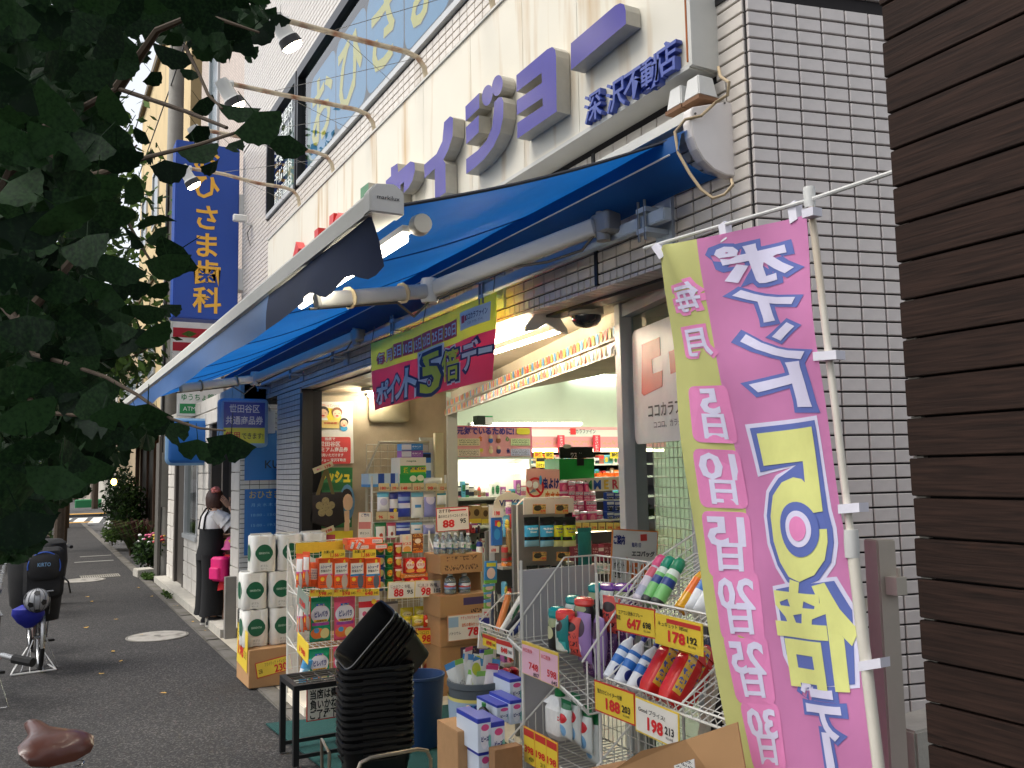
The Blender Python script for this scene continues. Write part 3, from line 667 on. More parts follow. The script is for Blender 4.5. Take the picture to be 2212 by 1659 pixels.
# valance below the front bar in panels, the nearest one hanging loose
vl = [YA+0.02, 3.0, 3.65, 4.55, 5.5, 6.45, 7.45, 8.45, 9.5, YB]
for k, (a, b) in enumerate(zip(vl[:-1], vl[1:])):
    mb = MB().use(BLUE_BACKLIT if k < 2 else FAB((46, 92, 150), 0.25, 0.4)); n = 12; P = []  # near panels: backlit shade put into a darker cloth colour, the rest lighter
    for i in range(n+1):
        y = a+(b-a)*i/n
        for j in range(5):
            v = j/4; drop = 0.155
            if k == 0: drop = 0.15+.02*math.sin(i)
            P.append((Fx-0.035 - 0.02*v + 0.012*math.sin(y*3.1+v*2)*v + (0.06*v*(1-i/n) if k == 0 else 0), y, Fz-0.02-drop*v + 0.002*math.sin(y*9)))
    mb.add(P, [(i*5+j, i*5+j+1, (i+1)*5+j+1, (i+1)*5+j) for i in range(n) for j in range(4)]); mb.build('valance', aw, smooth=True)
ft = thing('awning_tube_light', 'lit fluorescent tube under the front bar of the awning', 'lamp', (Fx+0.1, 2.6, Fz-0.06))
for y0 in (YA+.12,):
    MB().use(EMI((255, 246, 226), 14)).tube([(Fx+0.11, y0, Fz-0.05), (Fx+0.11, y0+1.2, Fz-0.05)], 0.014, 8).build('tube', ft, smooth=True)
    MB().use(LW).bb((Fx+0.095, y0-0.02, Fz-0.032), (Fx+0.13, y0+1.22, Fz-0.012)).build('fitting', ft)
MB().use(M((210, 204, 186), .45)).lathe([(0.0, -0.02), (0.028, -0.02), (0.034, 0.0), (0.03, 0.03)], (Fx+0.135, YA+0.06, Fz-0.02), 16, (0, -1, 0)).build('end_cap', ft, smooth=True)
# wiring boxes and cables by the end plate
for (x, y, k) in ((1475, 218, 0), (1513, 197, 1)):
    p = PX(x, y, 2.06); t = thing('wiring_box', ('left' if k == 0 else 'right') + ' one of two small white boxes above the awning end plate', 'box', p)
    MB().use(LW).loft([[p+V((sx*0.035, sy*0.03, 0.045)) for sx, sy in ((-1, -1), (1, -1), (1, 1), (-1, 1))], [p+V((sx*0.045, sy*0.042, -0.035)) for sx, sy in ((-1, -1), (1, -1), (1, 1), (-1, 1))]], caps=True).build('hood', t, bev=.004)
    MB().use(M((120, 86, 60), .8)).bb(p+V((-.048, -.045, -.05)), p+V((.048, .045, -.036))).build('rim', t)
cp = [PX(1552, 145, 2.1), PX(1556, 165, 2.06), PX(1575, 178, 2.03), PX(1572, 205, 2.03), PX(1545, 222, 2.05), PX(1515, 250, 1.98), PX(1480, 258, 1.94), PX(1458, 285, 1.92), PX(1465, 330, 1.92), PX(1490, 375, 1.94), PX(1515, 410, 1.96), PX(1540, 428, 1.98), PX(1565, 420, 2.0), PX(1583, 400, 2.02), PX(1580, 388, 2.04)]
tag(MB().use(M((170, 150, 118), .6)).tube(cp, 0.0055, 7).build('power_cable', smooth=True), 'beige power cable looping round the white awning end plate', 'cable')

# ================================================================ PROJECTING SIGNS
SB = M((20, 66, 152), 0.45, var=0.06, vs=3); SBD = M((14, 44, 108), .5); YEL = M((232, 174, 58), 0.5, var=.04)
bs = thing('dental_sign', 'tall blue projecting sign with yellow vertical lettering', 'sign', (1.72, 10.75, 3.45))
ys_ = 10.62; xa, xb = PY(377, 500, ys_).x, PY(516, 500, ys_).x; za, zb = PY(445, 690, ys_).z, PY(445, 310, ys_).z
MB().use(SB).bb((xa, ys_, za), (xb, ys_+0.28, zb)).build('light_box', bs, bev=.012)
l = MB()
for ch, y in zip('おひさま歯科', (345, 405, 470, 530, 590, 648)):
    p = PY(447, y, ys_); ink(l, ch, YEL, p, (1, 0, 0), (0, 0, 1), 0.33, off=0.02, d=0.006)
l.build('lettering', bs)
for y in (445, 605): p = PY(528, y, ys_+0.05); MB().use(LW).bb((xb+.002, ys_+0.02, p.z-0.13), (2.28, ys_+0.24, p.z+0.13)).build('bracket_box', bs)
MB().use(WIRE).tube([(xb, ys_+.1, 4.9), (2.3, ys_+.1, 5.0)], .012, 6).build('bracket', bs)
vs1 = thing('voucher_sign', 'small square sign with white and red lettering on a blue and yellow face', 'sign', (1.83, 9.0, 1.93))
yv = 8.95; a_ = PY(474, 966, yv); b_ = PY(581, 862, yv)
MB().use(M((130, 168, 204), .4)).rbox(((a_.x+b_.x)/2, yv+0.09, (a_.z+b_.z)/2), (b_.x-a_.x, b_.z-a_.z, 0.16), 0.04, (1, 0, 0), (0, 0, 1), (0, 1, 0), 4).build('light_box', vs1, smooth=True)
cx_, cz_ = (a_.x+b_.x)/2, (a_.z+b_.z)/2; w_, h_ = b_.x-a_.x, b_.z-a_.z
mb = MB().use(M((34, 60, 152), .35)).bb((cx_-w_*.42, yv+0.004, cz_-h_*.10), (cx_+w_*.42, yv+0.012, cz_+h_*.42)); mb.use(M((222, 214, 60), .35)).bb((cx_-w_*.42, yv+0.004, cz_-h_*.42), (cx_+w_*.42, yv+0.012, cz_-h_*.105)); mb.build('face_print', vs1)
l = MB(); WT = M((232, 232, 228), .4); RT = M((200, 40, 44), .4); BT = M((24, 24, 28), .4)
ink(l, '世田谷区', WT, (cx_, yv+0.002, cz_+h_*.29), (1, 0, 0), (0, 0, 1), .09, off=.015, wid=w_*.62); ink(l, '共通商品券', WT, (cx_, yv+0.002, cz_+h_*.05), (1, 0, 0), (0, 0, 1), .09, off=.015, wid=w_*.76)
ink(l, '使用', RT, (cx_-w_*.24, yv+0.002, cz_-h_*.26), (1, 0, 0), (0, 0, 1), .08, off=.015, wid=w_*.3); ink(l, 'できます!', BT, (cx_+w_*.17, yv+0.002, cz_-h_*.27), (1, 0, 0), (0, 0, 1), .07, off=.01, wid=w_*.44); l.build('lettering', vs1)
MB().use(LW).bb((b_.x+.002, yv+0.03, cz_-0.1), (D+0.004, yv+0.15, cz_+0.12)).build('bracket_box', vs1)
# red striped sign, post bank sign, blue rounded sign farther on
s3 = thing('striped_sign', 'white sign box with two red stripes below the tall blue sign', 'sign', (1.9, 12.5, 3.0))
MB().use(WT).bb((1.60, 12.5, 2.9), (2.24, 12.75, 3.95)).build('light_box', s3); mb = MB().use(M((180, 36, 50), .4)).bb((1.60, 12.494, 3.55), (2.24, 12.498, 3.68)).bb((1.60, 12.494, 3.36), (2.24, 12.498, 3.48)); mb.build('stripe', s3)
s4 = thing('bank_sign', 'white and green bank machine sign under the awning', 'sign', (1.95, 12.4, 2.4)); GB = M((34, 140, 76), .4)
MB().use(WT).bb((1.66, 12.3, 2.46), (2.24, 12.46, 2.88)).build('light_box', s4); MB().use(GB).bb((1.68, 12.292, 2.49), (2.24, 12.298, 2.62)).build('stripe', s4)
l = MB(); ink(l, 'ゆうちょ銀行', GB, (1.95, 12.296, 2.71), (1, 0, 0), (0, 0, 1), .1, wid=.5, off=.01); ink(l, 'ATMコーナー', WT, (1.96, 12.29, 2.555), (1, 0, 0), (0, 0, 1), .08, wid=.48); l.build('lettering', s4)
s5 = thing('rounded_blue_sign', 'blue sign with rounded corners half hidden behind the leaves', 'sign', (1.76, 11.5, 1.8))
MB().use(M((24, 96, 168), .4)).rbox((1.77, 11.56, 2.08), (0.66, 0.55, 0.14), 0.07, (1, 0, 0), (0, 0, 1), (0, 1, 0), 4).build('light_box', s5, smooth=True)
MB().use(M((120, 160, 196), .4)).rbox((1.77, 11.565, 2.08), (0.70, 0.59, 0.11), 0.08, (1, 0, 0), (0, 0, 1), (0, 1, 0), 4).build('frame', s5, smooth=True)
l = MB(); ink(l, 'MO', M((16, 26, 44), .5), (1.93, 11.485, 1.93), (1, 0, 0), (0, 0, 1), .14, off=.012); l.build('lettering', s5)

# ================================================================ RED AND YELLOW BANNER
rb = thing('hanging_banner', 'red and yellow printed banner hung under the awning before the porch', 'banner', (2.0, 4.4, 1.9))
RX = 2.02
cTL, cTR, cBR, cBL = PX(803, 742, RX), PX(1066, 634, RX), PX(1064, 820, RX), PX(810, 887, RX)
cTR = PX(1066, 630, RX); 
def bil(u, v, d=0.0):  # u left to right, v bottom to top
    p = (cBL*(1-u)+cBR*u)*(1-v) + (cTL*(1-u)+cTR*u)*v
    wav = 0.012*math.sin(u*9+v*1.4)*(0.35+0.65*(1-v)) + 0.006*math.sin(u*21+v*3)
    # the far right edge folds back a little
    fold = 0.10*max(0, u-0.86)**1.2
    return p + V((-wav + fold - d, 0, -0.012*math.sin(math.pi*u)*(1 if v > .5 else -.6)))
CR = FAB((220, 54, 86), 0.05, .5); CY = FAB((230, 226, 56), 0.05, .5)
mb = MB(); NU, NV = 40, 14
for (v0, v1, mt, nm, jn) in ((0.0, 0.58, CR, 'red_field', 9), (0.58, 1.0, CY, 'yellow_field', 6)):
    mb = MB().use(mt); P = [bil(i/NU, v0+(v1-v0)*j/jn) for j in range(jn+1) for i in range(NU+1)]
    mb.add(P, [(j*(NU+1)+i, j*(NU+1)+i+1, (j+1)*(NU+1)+i+1, (j+1)*(NU+1)+i) for j in range(jn) for i in range(NU)]); mb.build(nm, rb, smooth=True)
def on_cloth(fn, st, mat, u, v, su, sv, d, off=0.0, mirror=False, parent=None, name='lettering', vert=False, sub=3, turn=0, shear=0.0, slant=0.0):
    if fn is bil: d = d*.4
    """print lettering on a cloth given by fn(u,v,d): centre u,v; width su and height sv of the block in cloth units"""
    vs, fs = glyphs(st, off, 0.0, 2, vert)
    x0 = min(q.x for q in vs); x1 = max(q.x for q in vs); y0 = min(q.y for q in vs); y1 = max(q.y for q in vs)
    bm = bmesh.new(); vv = [bm.verts.new(((q.x-(x0+x1)/2)/(x1-x0)*(-1 if mirror else 1), (q.y-(y0+y1)/2)/(y1-y0), 0)) for q in vs]
    for f in fs:
        try: bm.faces.new([vv[i] for i in f])
        except ValueError: pass
    for _ in range(sub):
        le = [e for e in bm.edges if math.hypot((e.verts[0].co.x-e.verts[1].co.x)*su, (e.verts[0].co.y-e.verts[1].co.y)*sv) > 0.04]
        if le: bmesh.ops.subdivide_edges(bm, edges=le, cuts=1, use_grid_fill=False)
    bmesh.ops.triangulate(bm, faces=bm.faces)
    P = [fn(u+(q.co.x+slant*q.co.y)*su, v+q.co.y*sv + shear*q.co.x*su, d) for q in bm.verts]
    bm.verts.index_update()
    mb = MB().use(mat).add(P, [tuple(q.index for q in f.verts) for f in bm.faces]); bm.free()
    return mb.build(name, parent)
NVY = M((26, 30, 84), .5); WHT = M((226, 228, 226), .5); CRD = M((204, 60, 74), .5); YB_ = M((226, 222, 40), .5)
def cl_rect(fn, u0, u1, v0, v1, mat, d, parent, name='printed_patch', n=6):
    d *= .4
    mb = MB().use(mat); P = [fn(u0+(u1-u0)*i/n, v0+(v1-v0)*j/2, d) for j in range(3) for i in range(n+1)]
    mb.add(P, [(j*(n+1)+i, j*(n+1)+i+1, (j+1)*(n+1)+i+1, (j+1)*(n+1)+i) for j in range(2) for i in range(n)]); return mb.build(name, parent)
for k, (s_, u) in enumerate((('毎', 0.095), ('月', 0.18))):
    on_cloth(bil, s_, CRD, u, 0.735, 0.085, 0.19, 0.004, off=0.07, parent=rb); on_cloth(bil, s_, WHT, u, 0.735, 0.065, 0.16, 0.007, off=0.012, parent=rb)
for k, (s_, u, wd) in enumerate((('5日', 0.268, .07), ('10日', 0.352, .075), ('15日', 0.437, .075), ('20日', 0.525, .08), ('25日', 0.618, .085), ('30日', 0.715, .09))):
    cl_rect(bil, u-wd*.53, u+wd*.53, 0.66, 0.87, CRD, 0.004, rb); on_cloth(bil, s_, WHT, u, 0.76, wd*.92, 0.15, 0.007, off=0.02, parent=rb)
cl_rect(bil, 0.79, 0.97, 0.70, 0.92, WHT, 0.004, rb)
on_cloth(bil, 'ココカラファイン', NVY, 0.895, 0.83, 0.12, 0.08, 0.006, off=.02, parent=rb); on_cloth(bil, 'ココロ、カラダ、ゲンキ。', NVY, 0.89, 0.755, 0.09, 0.035, 0.006, parent=rb)
RLOGO = M((208, 52, 60), .45)
cl_rect(bil, .803, .825, .78, .87, RLOGO, .006, rb, n=2); cl_rect(bil, .828, .838, .795, .855, RLOGO, .006, rb, n=2)
for s_, u, v, su, sv in (('ポ', .105, .215, .115, .33), ('イ', .20, .225, .10, .36), ('ン', .285, .235, .10, .36), ('ト', .375, .25, .095, .40)):
    on_cloth(bil, s_, NVY, u, v, su*1.22, sv*1.16, .004, off=.085, parent=rb, slant=.12); on_cloth(bil, s_, WHT, u, v, su, sv, .008, off=.03, parent=rb, slant=.12)
on_cloth(bil, '5', WHT, .545, .30, .285, .70, .003, off=.10, parent=rb); on_cloth(bil, '5', NVY, .545, .30, .255, .64, .006, off=.075, parent=rb); on_cloth(bil, '5', YB_, .545, .30, .20, .54, .009, off=.03, parent=rb)
on_cloth(bil, '●', NVY, .523, .17, .055, .12, .011, parent=rb); on_cloth(bil, '●', WHT, .523, .17, .034, .08, .013, parent=rb); on_cloth(bil, '●', CRD, .523, .17, .022, .055, .015, parent=rb)
on_cloth(bil, '倍', WHT, .715, .315, .17, .52, .003, off=.09, parent=rb); on_cloth(bil, '倍', NVY, .715, .315, .155, .48, .006, off=.07, parent=rb); on_cloth(bil, '倍', YB_, .715, .315, .125, .42, .009, off=.015, parent=rb)
for s_, u, v, su, sv in (('デ', .86, .35, .115, .36), ('ー', .955, .36, .07, .07)):
    on_cloth(bil, s_, NVY, u, v, su*1.25, sv*1.15+.03, .005, off=.08, parent=rb); on_cloth(bil, s_, WHT, u, v, su, sv, .009, off=.03, parent=rb)
mb = MB().use(WIRE)
for c_, up in ((cTL, .12), (cTR, .16), (bil(.5, 1), .1)): mb.tube([c_, c_+V((.02, 0, up))], .003, 4)
mb.build('hanging_cord', rb)

# ================================================================ NOBORI FLAG, seen from behind
nb = thing('tall_banner_flag', 'tall pink and yellow banner flag on a leaning pole, lettering seen reversed', 'banner', (1.62, 1.5, 0))
NX = 1.60
def npt(x, y, X=NX): return PX(x, y, X)
# edges of the cloth traced down its length, at the pole side and at the loose side
Lp = [(1426, 540), (1440, 640), (1456, 740), (1472, 840), (1490, 980), (1508, 1130), (1527, 1300), (1552, 1480), (1580, 1659)]
Rp = [(1732, 462), (1748, 580), (1768, 700), (1788, 830), (1812, 1000), (1833, 1150), (1852, 1320), (1878, 1500), (1908, 1659)]
Lv = [npt(*p) for p in Lp]; Rv = [npt(*p, NX-0.03) for p in Rp]
# carry the cloth on below the picture to its real length
Lv.append(Lv[-1]+(Lv[-1]-Lv[-3])*0.62); Rv.append(Rv[-1]+(Rv[-1]-Rv[-3])*0.62)
NN = len(Lv)-1
def nob(u, v, d=0.0):  # u 0 loose (left) .. 1 pole side; v 0 top .. 1 bottom of the visible cloth (can pass 1)
    s_ = min(max(v*(NN-1), 0), NN-1e-4); i = int(s_); t = s_-i
    def cat(Q):
        p0, p1, p2, p3 = Q[max(i-1, 0)], Q[i], Q[min(i+1, NN)], Q[min(i+2, NN)]
        return 0.5*((2*p1)+(p2-p0)*t+(2*p0-5*p1+4*p2-p3)*t*t+(3*p1-p0-3*p2+p3)*t*t*t)
    L, Rr = cat(Lv), cat(Rv)
    p = L*(1-u)+Rr*u
    wv = 0.016*math.sin(u*6.0+v*3.2)+0.007*math.sin(u*11-v*9)+0.004*math.sin(v*17+u*4)
    crease = 0.02*math.exp(-((u-0.12-v*0.9)**2)/0.004)*max(0, 1-v*6)
    return p + V((-wv-crease-d, 0, 0))
PINK = FAB((222, 140, 192), 0.35, .6); YLW = FAB((214, 214, 136), 0.35, .6)
US = 0.335
for nm, u0, u1, nu, mt in (('yellow_stripe', 0.0, US, 12, YLW), ('pink_field', US, 1.0, 22, PINK)):
    mb = MB().use(mt); nv = 90; vmax = NN/(NN-1.0)-.001
    P = [nob(u0+(u1-u0)*i/nu, vmax*j/nv) for j in range(nv+1) for i in range(nu+1)]
    mb.add(P, [(j*(nu+1)+i, j*(nu+1)+i+1, (j+1)*(nu+1)+i+1, (j+1)*(nu+1)+i) for j in range(nv) for i in range(nu)]); mb.build(nm, nb, smooth=True)
def nuv(x, y):   # picture point -> cloth u, v (searching)
    best = None; u, v = .5, .5
    tgt = PX(x, y, NX-.015); st = .2
    u, v = min(((nob(a/12, b/24)-tgt).length, a/12, b/24) for a in range(13) for b in range(25))[1:]
    for _ in range(40):
        best = min(((nob(u+a*st, v+b*st)-tgt).length, u+a*st, v+b*st) for a in (-1, 0, 1) for b in (-1, 0, 1))
        if abs(best[1]-u) < 1e-9 and abs(best[2]-v) < 1e-9: st *= 0.5
        u, v = best[1], best[2]
    return u, v
def nob2(u, v, d=0.0): return nob(u, 1-v, d)
LAV = M((218, 214, 238), .6); PNK2 = M((226, 134, 186), .6); BLN = M((94, 110, 178), .6); YL2 = M((220, 222, 138), .6)
def nlet(ch, mat, x, y, su, sv, d, off, sl=0.0, name='lettering', sub=4):
    u, v = nuv(x, y); on_cloth(nob2, ch, mat, u, 1-v, su, sv, d*.36, off=off, mirror=True, parent=nb, sub=sub, slant=sl)
def npatch(x, y, su, sv, mat, d):
    d *= .36; u, v = nuv(x, y); mb = MB().use(mat); pts = []
    for q, (sx, sy) in enumerate(((1, 1), (-1, 1), (-1, -1), (1, -1))):
        for k in range(4):
            an = math.pi/2*(q+k/3); pts.append((sx*(su/2-su*.14)+math.cos(an)*su*.14, sy*(sv/2-su*.05)+math.sin(an)*su*.05))
    c = nob2(u, 1-v, d); P = [c]+[nob2(u+a, 1-v+b, d) for a, b in pts]
    mid = [nob2(u+a*.5, 1-v+b*.5, d) for a, b in pts]; n = len(pts); P += mid
    mb.add(P, [(0, 1+n+i, 1+n+(i+1) % n) for i in range(n)]+[(1+n+i, 1+i, 1+(i+1) % n, 1+n+(i+1) % n) for i in range(n)]); mb.build('printed_patch', nb)
for ch, x, y in (('毎', 1492, 640), ('月', 1512, 740)): nlet(ch, PNK2, x, y, .27, .092, .004, .075); nlet(ch, LAV, x, y, .20, .074, .008, .02)
for ch, x, y in (('5', 1532, 868), ('10', 1548, 1010), ('15', 1563, 1150), ('20', 1585, 1285), ('25', 1607, 1425), ('30', 1632, 1568)):
    npatch(x+4, y+24, .285, .107, PNK2, .004)
    nlet(ch, LAV, x, y-2, .135 if len(ch) == 1 else .225, .050, .008, .032)
    nlet('日', LAV, x+10, y+53, .15, .045, .008, .03)
for ch, x, y, su, sv, ydz in (('ポ', 1628, 568, .40, .088, 0), ('イ', 1652, 655, .36, .080, 0), ('ン', 1668, 742, .36, .080, 0), ('ト', 1680, 828, .33, .080, 0)):
    su *= 1.14; sv *= 1.08; nlet(ch, BLN, x, y, su*1.26, sv*1.22, .004, .10, -.1); nlet(ch, LAV, x, y, su, sv, .008, .042, -.1)
FIVE = [(710, 1020), (1055, 978), (1140, 1452), (1058, 1467), (1066, 1556), (1165, 1548), (1168, 1620), (1150, 1720), (1095, 1805), (1010, 1842), (925, 1815), (850, 1735), (798, 1620), (778, 1480), (800, 1365), (860, 1290), (930, 1262), (985, 1272), (1008, 1292), (985, 1172), (742, 1200)]
OUT5 = [FIVE[i] for i in (0, 1, 2, 5, 6, 7, 8, 9, 10, 11, 12, 13, 14, 15, 19, 20)]
def grow(P, d):
    out = []; n = len(P)
    for i in range(n):
        a, b, c = V((*P[i-1], 0)), V((*P[i], 0)), V((*P[(i+1) % n], 0)); e1 = (b-a).normalized(); e2 = (c-b).normalized(); n1 = V((e1.y, -e1.x, 0)); n2 = V((e2.y, -e2.x, 0)); m = (n1+n2); m = m/max(m.dot(n1), .45)
        out.append((b.x+m.x*d, b.y+m.y*d))
    return out
def npoly(P, mat, d):
    bm = bmesh.new(); bm.faces.new([bm.verts.new((*nuv((2000+x/1.75)/1.47559, (800+y/1.75)/1.47559), 0)) for x, y in P]); bm.normal_update(); bmesh.ops.triangulate(bm, faces=bm.faces)
    for _ in range(5):
        le = [e for e in bm.edges if e.calc_length() > .04]
        if le: bmesh.ops.subdivide_edges(bm, edges=le, cuts=1)
        bmesh.ops.triangulate(bm, faces=bm.faces)
    bm.verts.index_update(); MB().use(mat).add([nob(q.co.x, q.co.y, d*.36) for q in bm.verts], [tuple(q.index for q in f.verts) for f in bm.faces]).build('numeral', nb); bm.free()
npoly(grow(OUT5, 58), LAV, .003); npoly(grow(OUT5, 34), BLN, .006); npoly(FIVE, YL2, .010)
nlet('●', BLN, 1739, 1142, .26, .094, .013, 0); nlet('●', LAV, 1739, 1142, .17, .062, .016, 0); nlet('●', PNK2, 1739, 1142, .11, .042, .019, 0)
B9 = [(905, 1885), (1190, 1847), (1275, 2000), (1300, 2400), (960, 2420), (870, 2250), (815, 1900)]; npoly(grow(B9, 34), LAV, .0035); npoly(grow(B9, 12), BLN, .006); nlet('倍', YL2, 1768, 1368, .54, .165, .009, .035)
nlet('デ', BLN, 1790, 1535, .36, .115, .004, .085); nlet('デ', LAV, 1790, 1535, .29, .10, .008, .03)
nlet('l', BLN, 1812, 1640, .10, .11, .004, .085); nlet('l', LAV, 1812, 1640, .06, .09, .008, .03)
# pole, cross bar, tabs
POLE = M((214, 208, 194), .4, var=.08, stain=((176, 138, 84), 3.5, .45, (1, 1, .25)))
pt, pb_ = PX(1748, 415, 1.585), PX(1898, 1659, 1.56); pdn = pb_+(pb_-pt)*0.75
mid_ = pt+(pb_-pt)*0.64
MB().use(POLE).tube([pt, mid_], 0.0085, 10).tube([mid_+(pt-pb_)*0.02, pdn], 0.0125, 10).build('pole', nb, smooth=True)
MB().use(LW).lathe([(0.013, 0.0), (0.015, -0.01), (0.013, -0.03), (0.014, -0.035), (0.012, -0.05)], pt+V((0, 0, 0.012)), 12).lathe([(.0155, -.03), (.0165, 0), (.0155, .03)], mid_, 12).build('pole_collar', nb, smooth=True)
MB().use(LW).tube([PX(1392, 536, NX+.005), PX(1749, 432, 1.585), PX(1940, 368, 1.57)], 0.0055, 8).build('cross_bar', nb, smooth=True)
TAB = M((224, 222, 232), .6)
for (a, b) in (((1412, 530), (1430, 556)), ((1558, 482), (1563, 520)), ((1708, 438), (1714, 478))):
    p, q = PX(*a, NX-.012), PX(*b, NX-.014); w3 = V((0, -.012, .003)); MB().use(TAB).poly([p-w3, p+w3, q+w3, q-w3], (1, 0, 0), .024).build('tab', nb)
for (a, b) in (((1732, 462), (1756, 455)), ((1756, 770), (1806, 766)), ((1810, 1100), (1856, 1096)), ((1854, 1440), (1902, 1432))):
    p, q = PX(*a, NX-.05), PX(*b, NX-.045); w3 = V((0, 0, .010)); MB().use(TAB).poly([p-w3, p+w3, q+w3, q-w3], (1, 0, 0), .03).build('tab', nb)

# ================================================================ TIMBER WALL, GREY POST
def wood(c1, c2, name):
    m = bpy.data.materials.new(name); m.use_nodes = True; t = m.node_tree; b = t.nodes['Principled BSDF']; b.inputs['Roughness'].default_value = .8; b.inputs['Specular IOR Level'].default_value = .2
    tc = t.nodes.new('ShaderNodeTexCoord'); mp = t.nodes.new('ShaderNodeMapping'); mp.inputs['Scale'].default_value = (8, 3.0, 60); oi = t.nodes.new('ShaderNodeObjectInfo')
    ad = t.nodes.new('ShaderNodeVectorMath'); ad.operation = 'ADD'; t.links.new(tc.outputs['Object'], ad.inputs[0])
    cm = t.nodes.new('ShaderNodeCombineXYZ'); ml = t.nodes.new('ShaderNodeMath'); ml.operation = 'MULTIPLY'; ml.inputs[1].default_value = 9; t.links.new(oi.outputs['Random'], ml.inputs[0]); t.links.new(ml.outputs[0], cm.inputs[1]); t.links.new(cm.outputs[0], ad.inputs[1])
    t.links.new(ad.outputs[0], mp.inputs[0]); n = t.nodes.new('ShaderNodeTexNoise'); n.inputs['Scale'].default_value = 2.4; n.inputs['Detail'].default_value = 7; n.inputs['Distortion'].default_value = .6; t.links.new(mp.outputs[0], n.inputs['Vector'])
    r = t.nodes.new('ShaderNodeValToRGB'); r.color_ramp.elements[0].position = .3; r.color_ramp.elements[0].color = lin(c1); r.color_ramp.elements[1].position = .72; r.color_ramp.elements[1].color = lin(c2); t.links.new(n.outputs['Fac'], r.inputs[0])
    vo = t.nodes.new('ShaderNodeTexVoronoi'); vo.inputs['Scale'].default_value = 2.6; mp2 = t.nodes.new('ShaderNodeMapping'); mp2.inputs['Scale'].default_value = (1, 1.6, 3.2); t.links.new(ad.outputs[0], mp2.inputs[0]); t.links.new(mp2.outputs[0], vo.inputs['Vector'])
    lt = t.nodes.new('ShaderNodeMapRange'); lt.inputs['From Min'].default_value = .02; lt.inputs['From Max'].default_value = .09; lt.inputs['To Min'].default_value = .65; lt.inputs['To Max'].default_value = 0; t.links.new(vo.outputs['Distance'], lt.inputs['Value'])
    mx = t.nodes.new('ShaderNodeMix'); mx.data_type = 'RGBA'; t.links.new(lt.outputs[0], mx.inputs['Factor']); t.links.new(r.outputs[0], mx.inputs['A']); mx.inputs['B'].default_value = lin((60, 36, 24)); t.links.new(mx.outputs['Result'], b.inputs['Base Color'])
    bp = t.nodes.new('ShaderNodeBump'); bp.inputs['Strength'].default_value = .25; bp.inputs['Distance'].default_value = .004; t.links.new(n.outputs['Fac'], bp.inputs['Height']); t.links.new(bp.outputs[0], b.inputs['Normal'])
    return m
WOOD = wood((27, 18, 14), (52, 36, 29), 'stained_timber')
TX = 1.45; pit = 0.0747
tw = thing('timber_wall', 'dark brown timber clad wall of wide horizontal boards at the picture edge', 'wall', (TX, 0.4, 0))
MB().use(M((16, 14, 14), .9)).bb((TX+0.024, -1.4, 0), (TX+0.20, 1.085, 3.4)).build('backing', tw)
bmesh_ = MB().use(WOOD).box((0, 0, 0), (0.02, 2.56, pit-0.0045)).mesh('board', bev=0.0015)
ztop = PX(2811/1.47559, 17/1.47559, TX).z
for i in range(-11, 34):
    zc_ = ztop - (i+0.5)*pit
    if zc_ < 0.03: break
    o = bpy.data.objects.new('board', bmesh_); COL.objects.link(o); o.parent = tw; o.location = V((TX+0.010+random.uniform(-.0012, .0012), -0.195+random.uniform(-.003, .003), zc_)) - wl(tw)
SPC = M((170, 165, 155), .7)
for i in range(-2, 22):
    z = ztop - i*pit; MB().use(SPC).bb((TX+0.012, 1.062, z-.0017), (TX+.03, 1.084, z+.0017)).build('spacer', tw)
pp = PX(1907, 1300, 1.74)
gp = thing('metal_post', 'beige grey square metal post with a small bracket beside the banner flag', 'post', (1.74, pp.y, 0)); PG = M((176, 168, 154), .5, var=.1, stain=((120, 100, 70), 6, .62, (1, 1, .4)))
zt = PX(1907, 1165, 1.74).z
MB().use(PG).box((1.74, pp.y, zt/2), (0.05, 0.05, zt), (.97, -.24, 0), (.24, .97, 0)).build('shaft', gp, bev=.003)
p = PX(1936, 1265, 1.74); MB().use(PG).box(p, (.035, .03, .04)).tube([p+V((.0, -.008, .02)), p+V((0, -.008, .04))], .005, 6).build('bracket', gp)
p = PX(1945, 1620, 1.85); tag(MB().use(CONC_L).box((p.x+.08, p.y, p.z/2+.02), (.2, .12, p.z+.08)).build('footing_block', bev=.005), 'pale concrete block at the foot of the tiled side wall', 'block')
# ================================================================ GOODS
def pouch_mesh(mat, nu=7, nv=10, hdr=0.0):
    vs, fs = [], []
    for sgn in (-1, 1):
        for j in range(nv+1):
            for i in range(nu+1):
                u, v = i/nu, j/nv
                th = 0.5*(math.sin(math.pi*min(max(u, .0), 1))**.5)*(math.sin(math.pi*min(v/(1-hdr), 1))**.45 if v < 1-hdr else 0.0) + 0.015
                cr = 0.012*math.sin(i*2.3+j*1.7)
                pin = 0.03*math.sin(math.pi*v)
                vs.append(((u-.5)*(1-pin)+0.004*math.sin(j*3.1), sgn*(th+cr*th), v))
    n = (nu+1)*(nv+1)
    for k in (0, 1):
        for j in range(nv):
            for i in range(nu):
                a = k*n+j*(nu+1)+i; fs.append((a, a+1, a+nu+2, a+nu+1) if k == 0 else (a+nu+1, a+nu+2, a+1, a))
    for j in range(nv):
        for i in (0, nu): a = j*(nu+1)+i; fs.append((a, a+nu+1, a+nu+1+n, a+n))
    for i in range(nu):
        for j in (0, nv): a = j*(nu+1)+i; fs.append((a, a+1, a+1+n, a+n))
    return MB().use(mat).add(vs, fs).mesh('pouch', smooth=True)
_um = {}
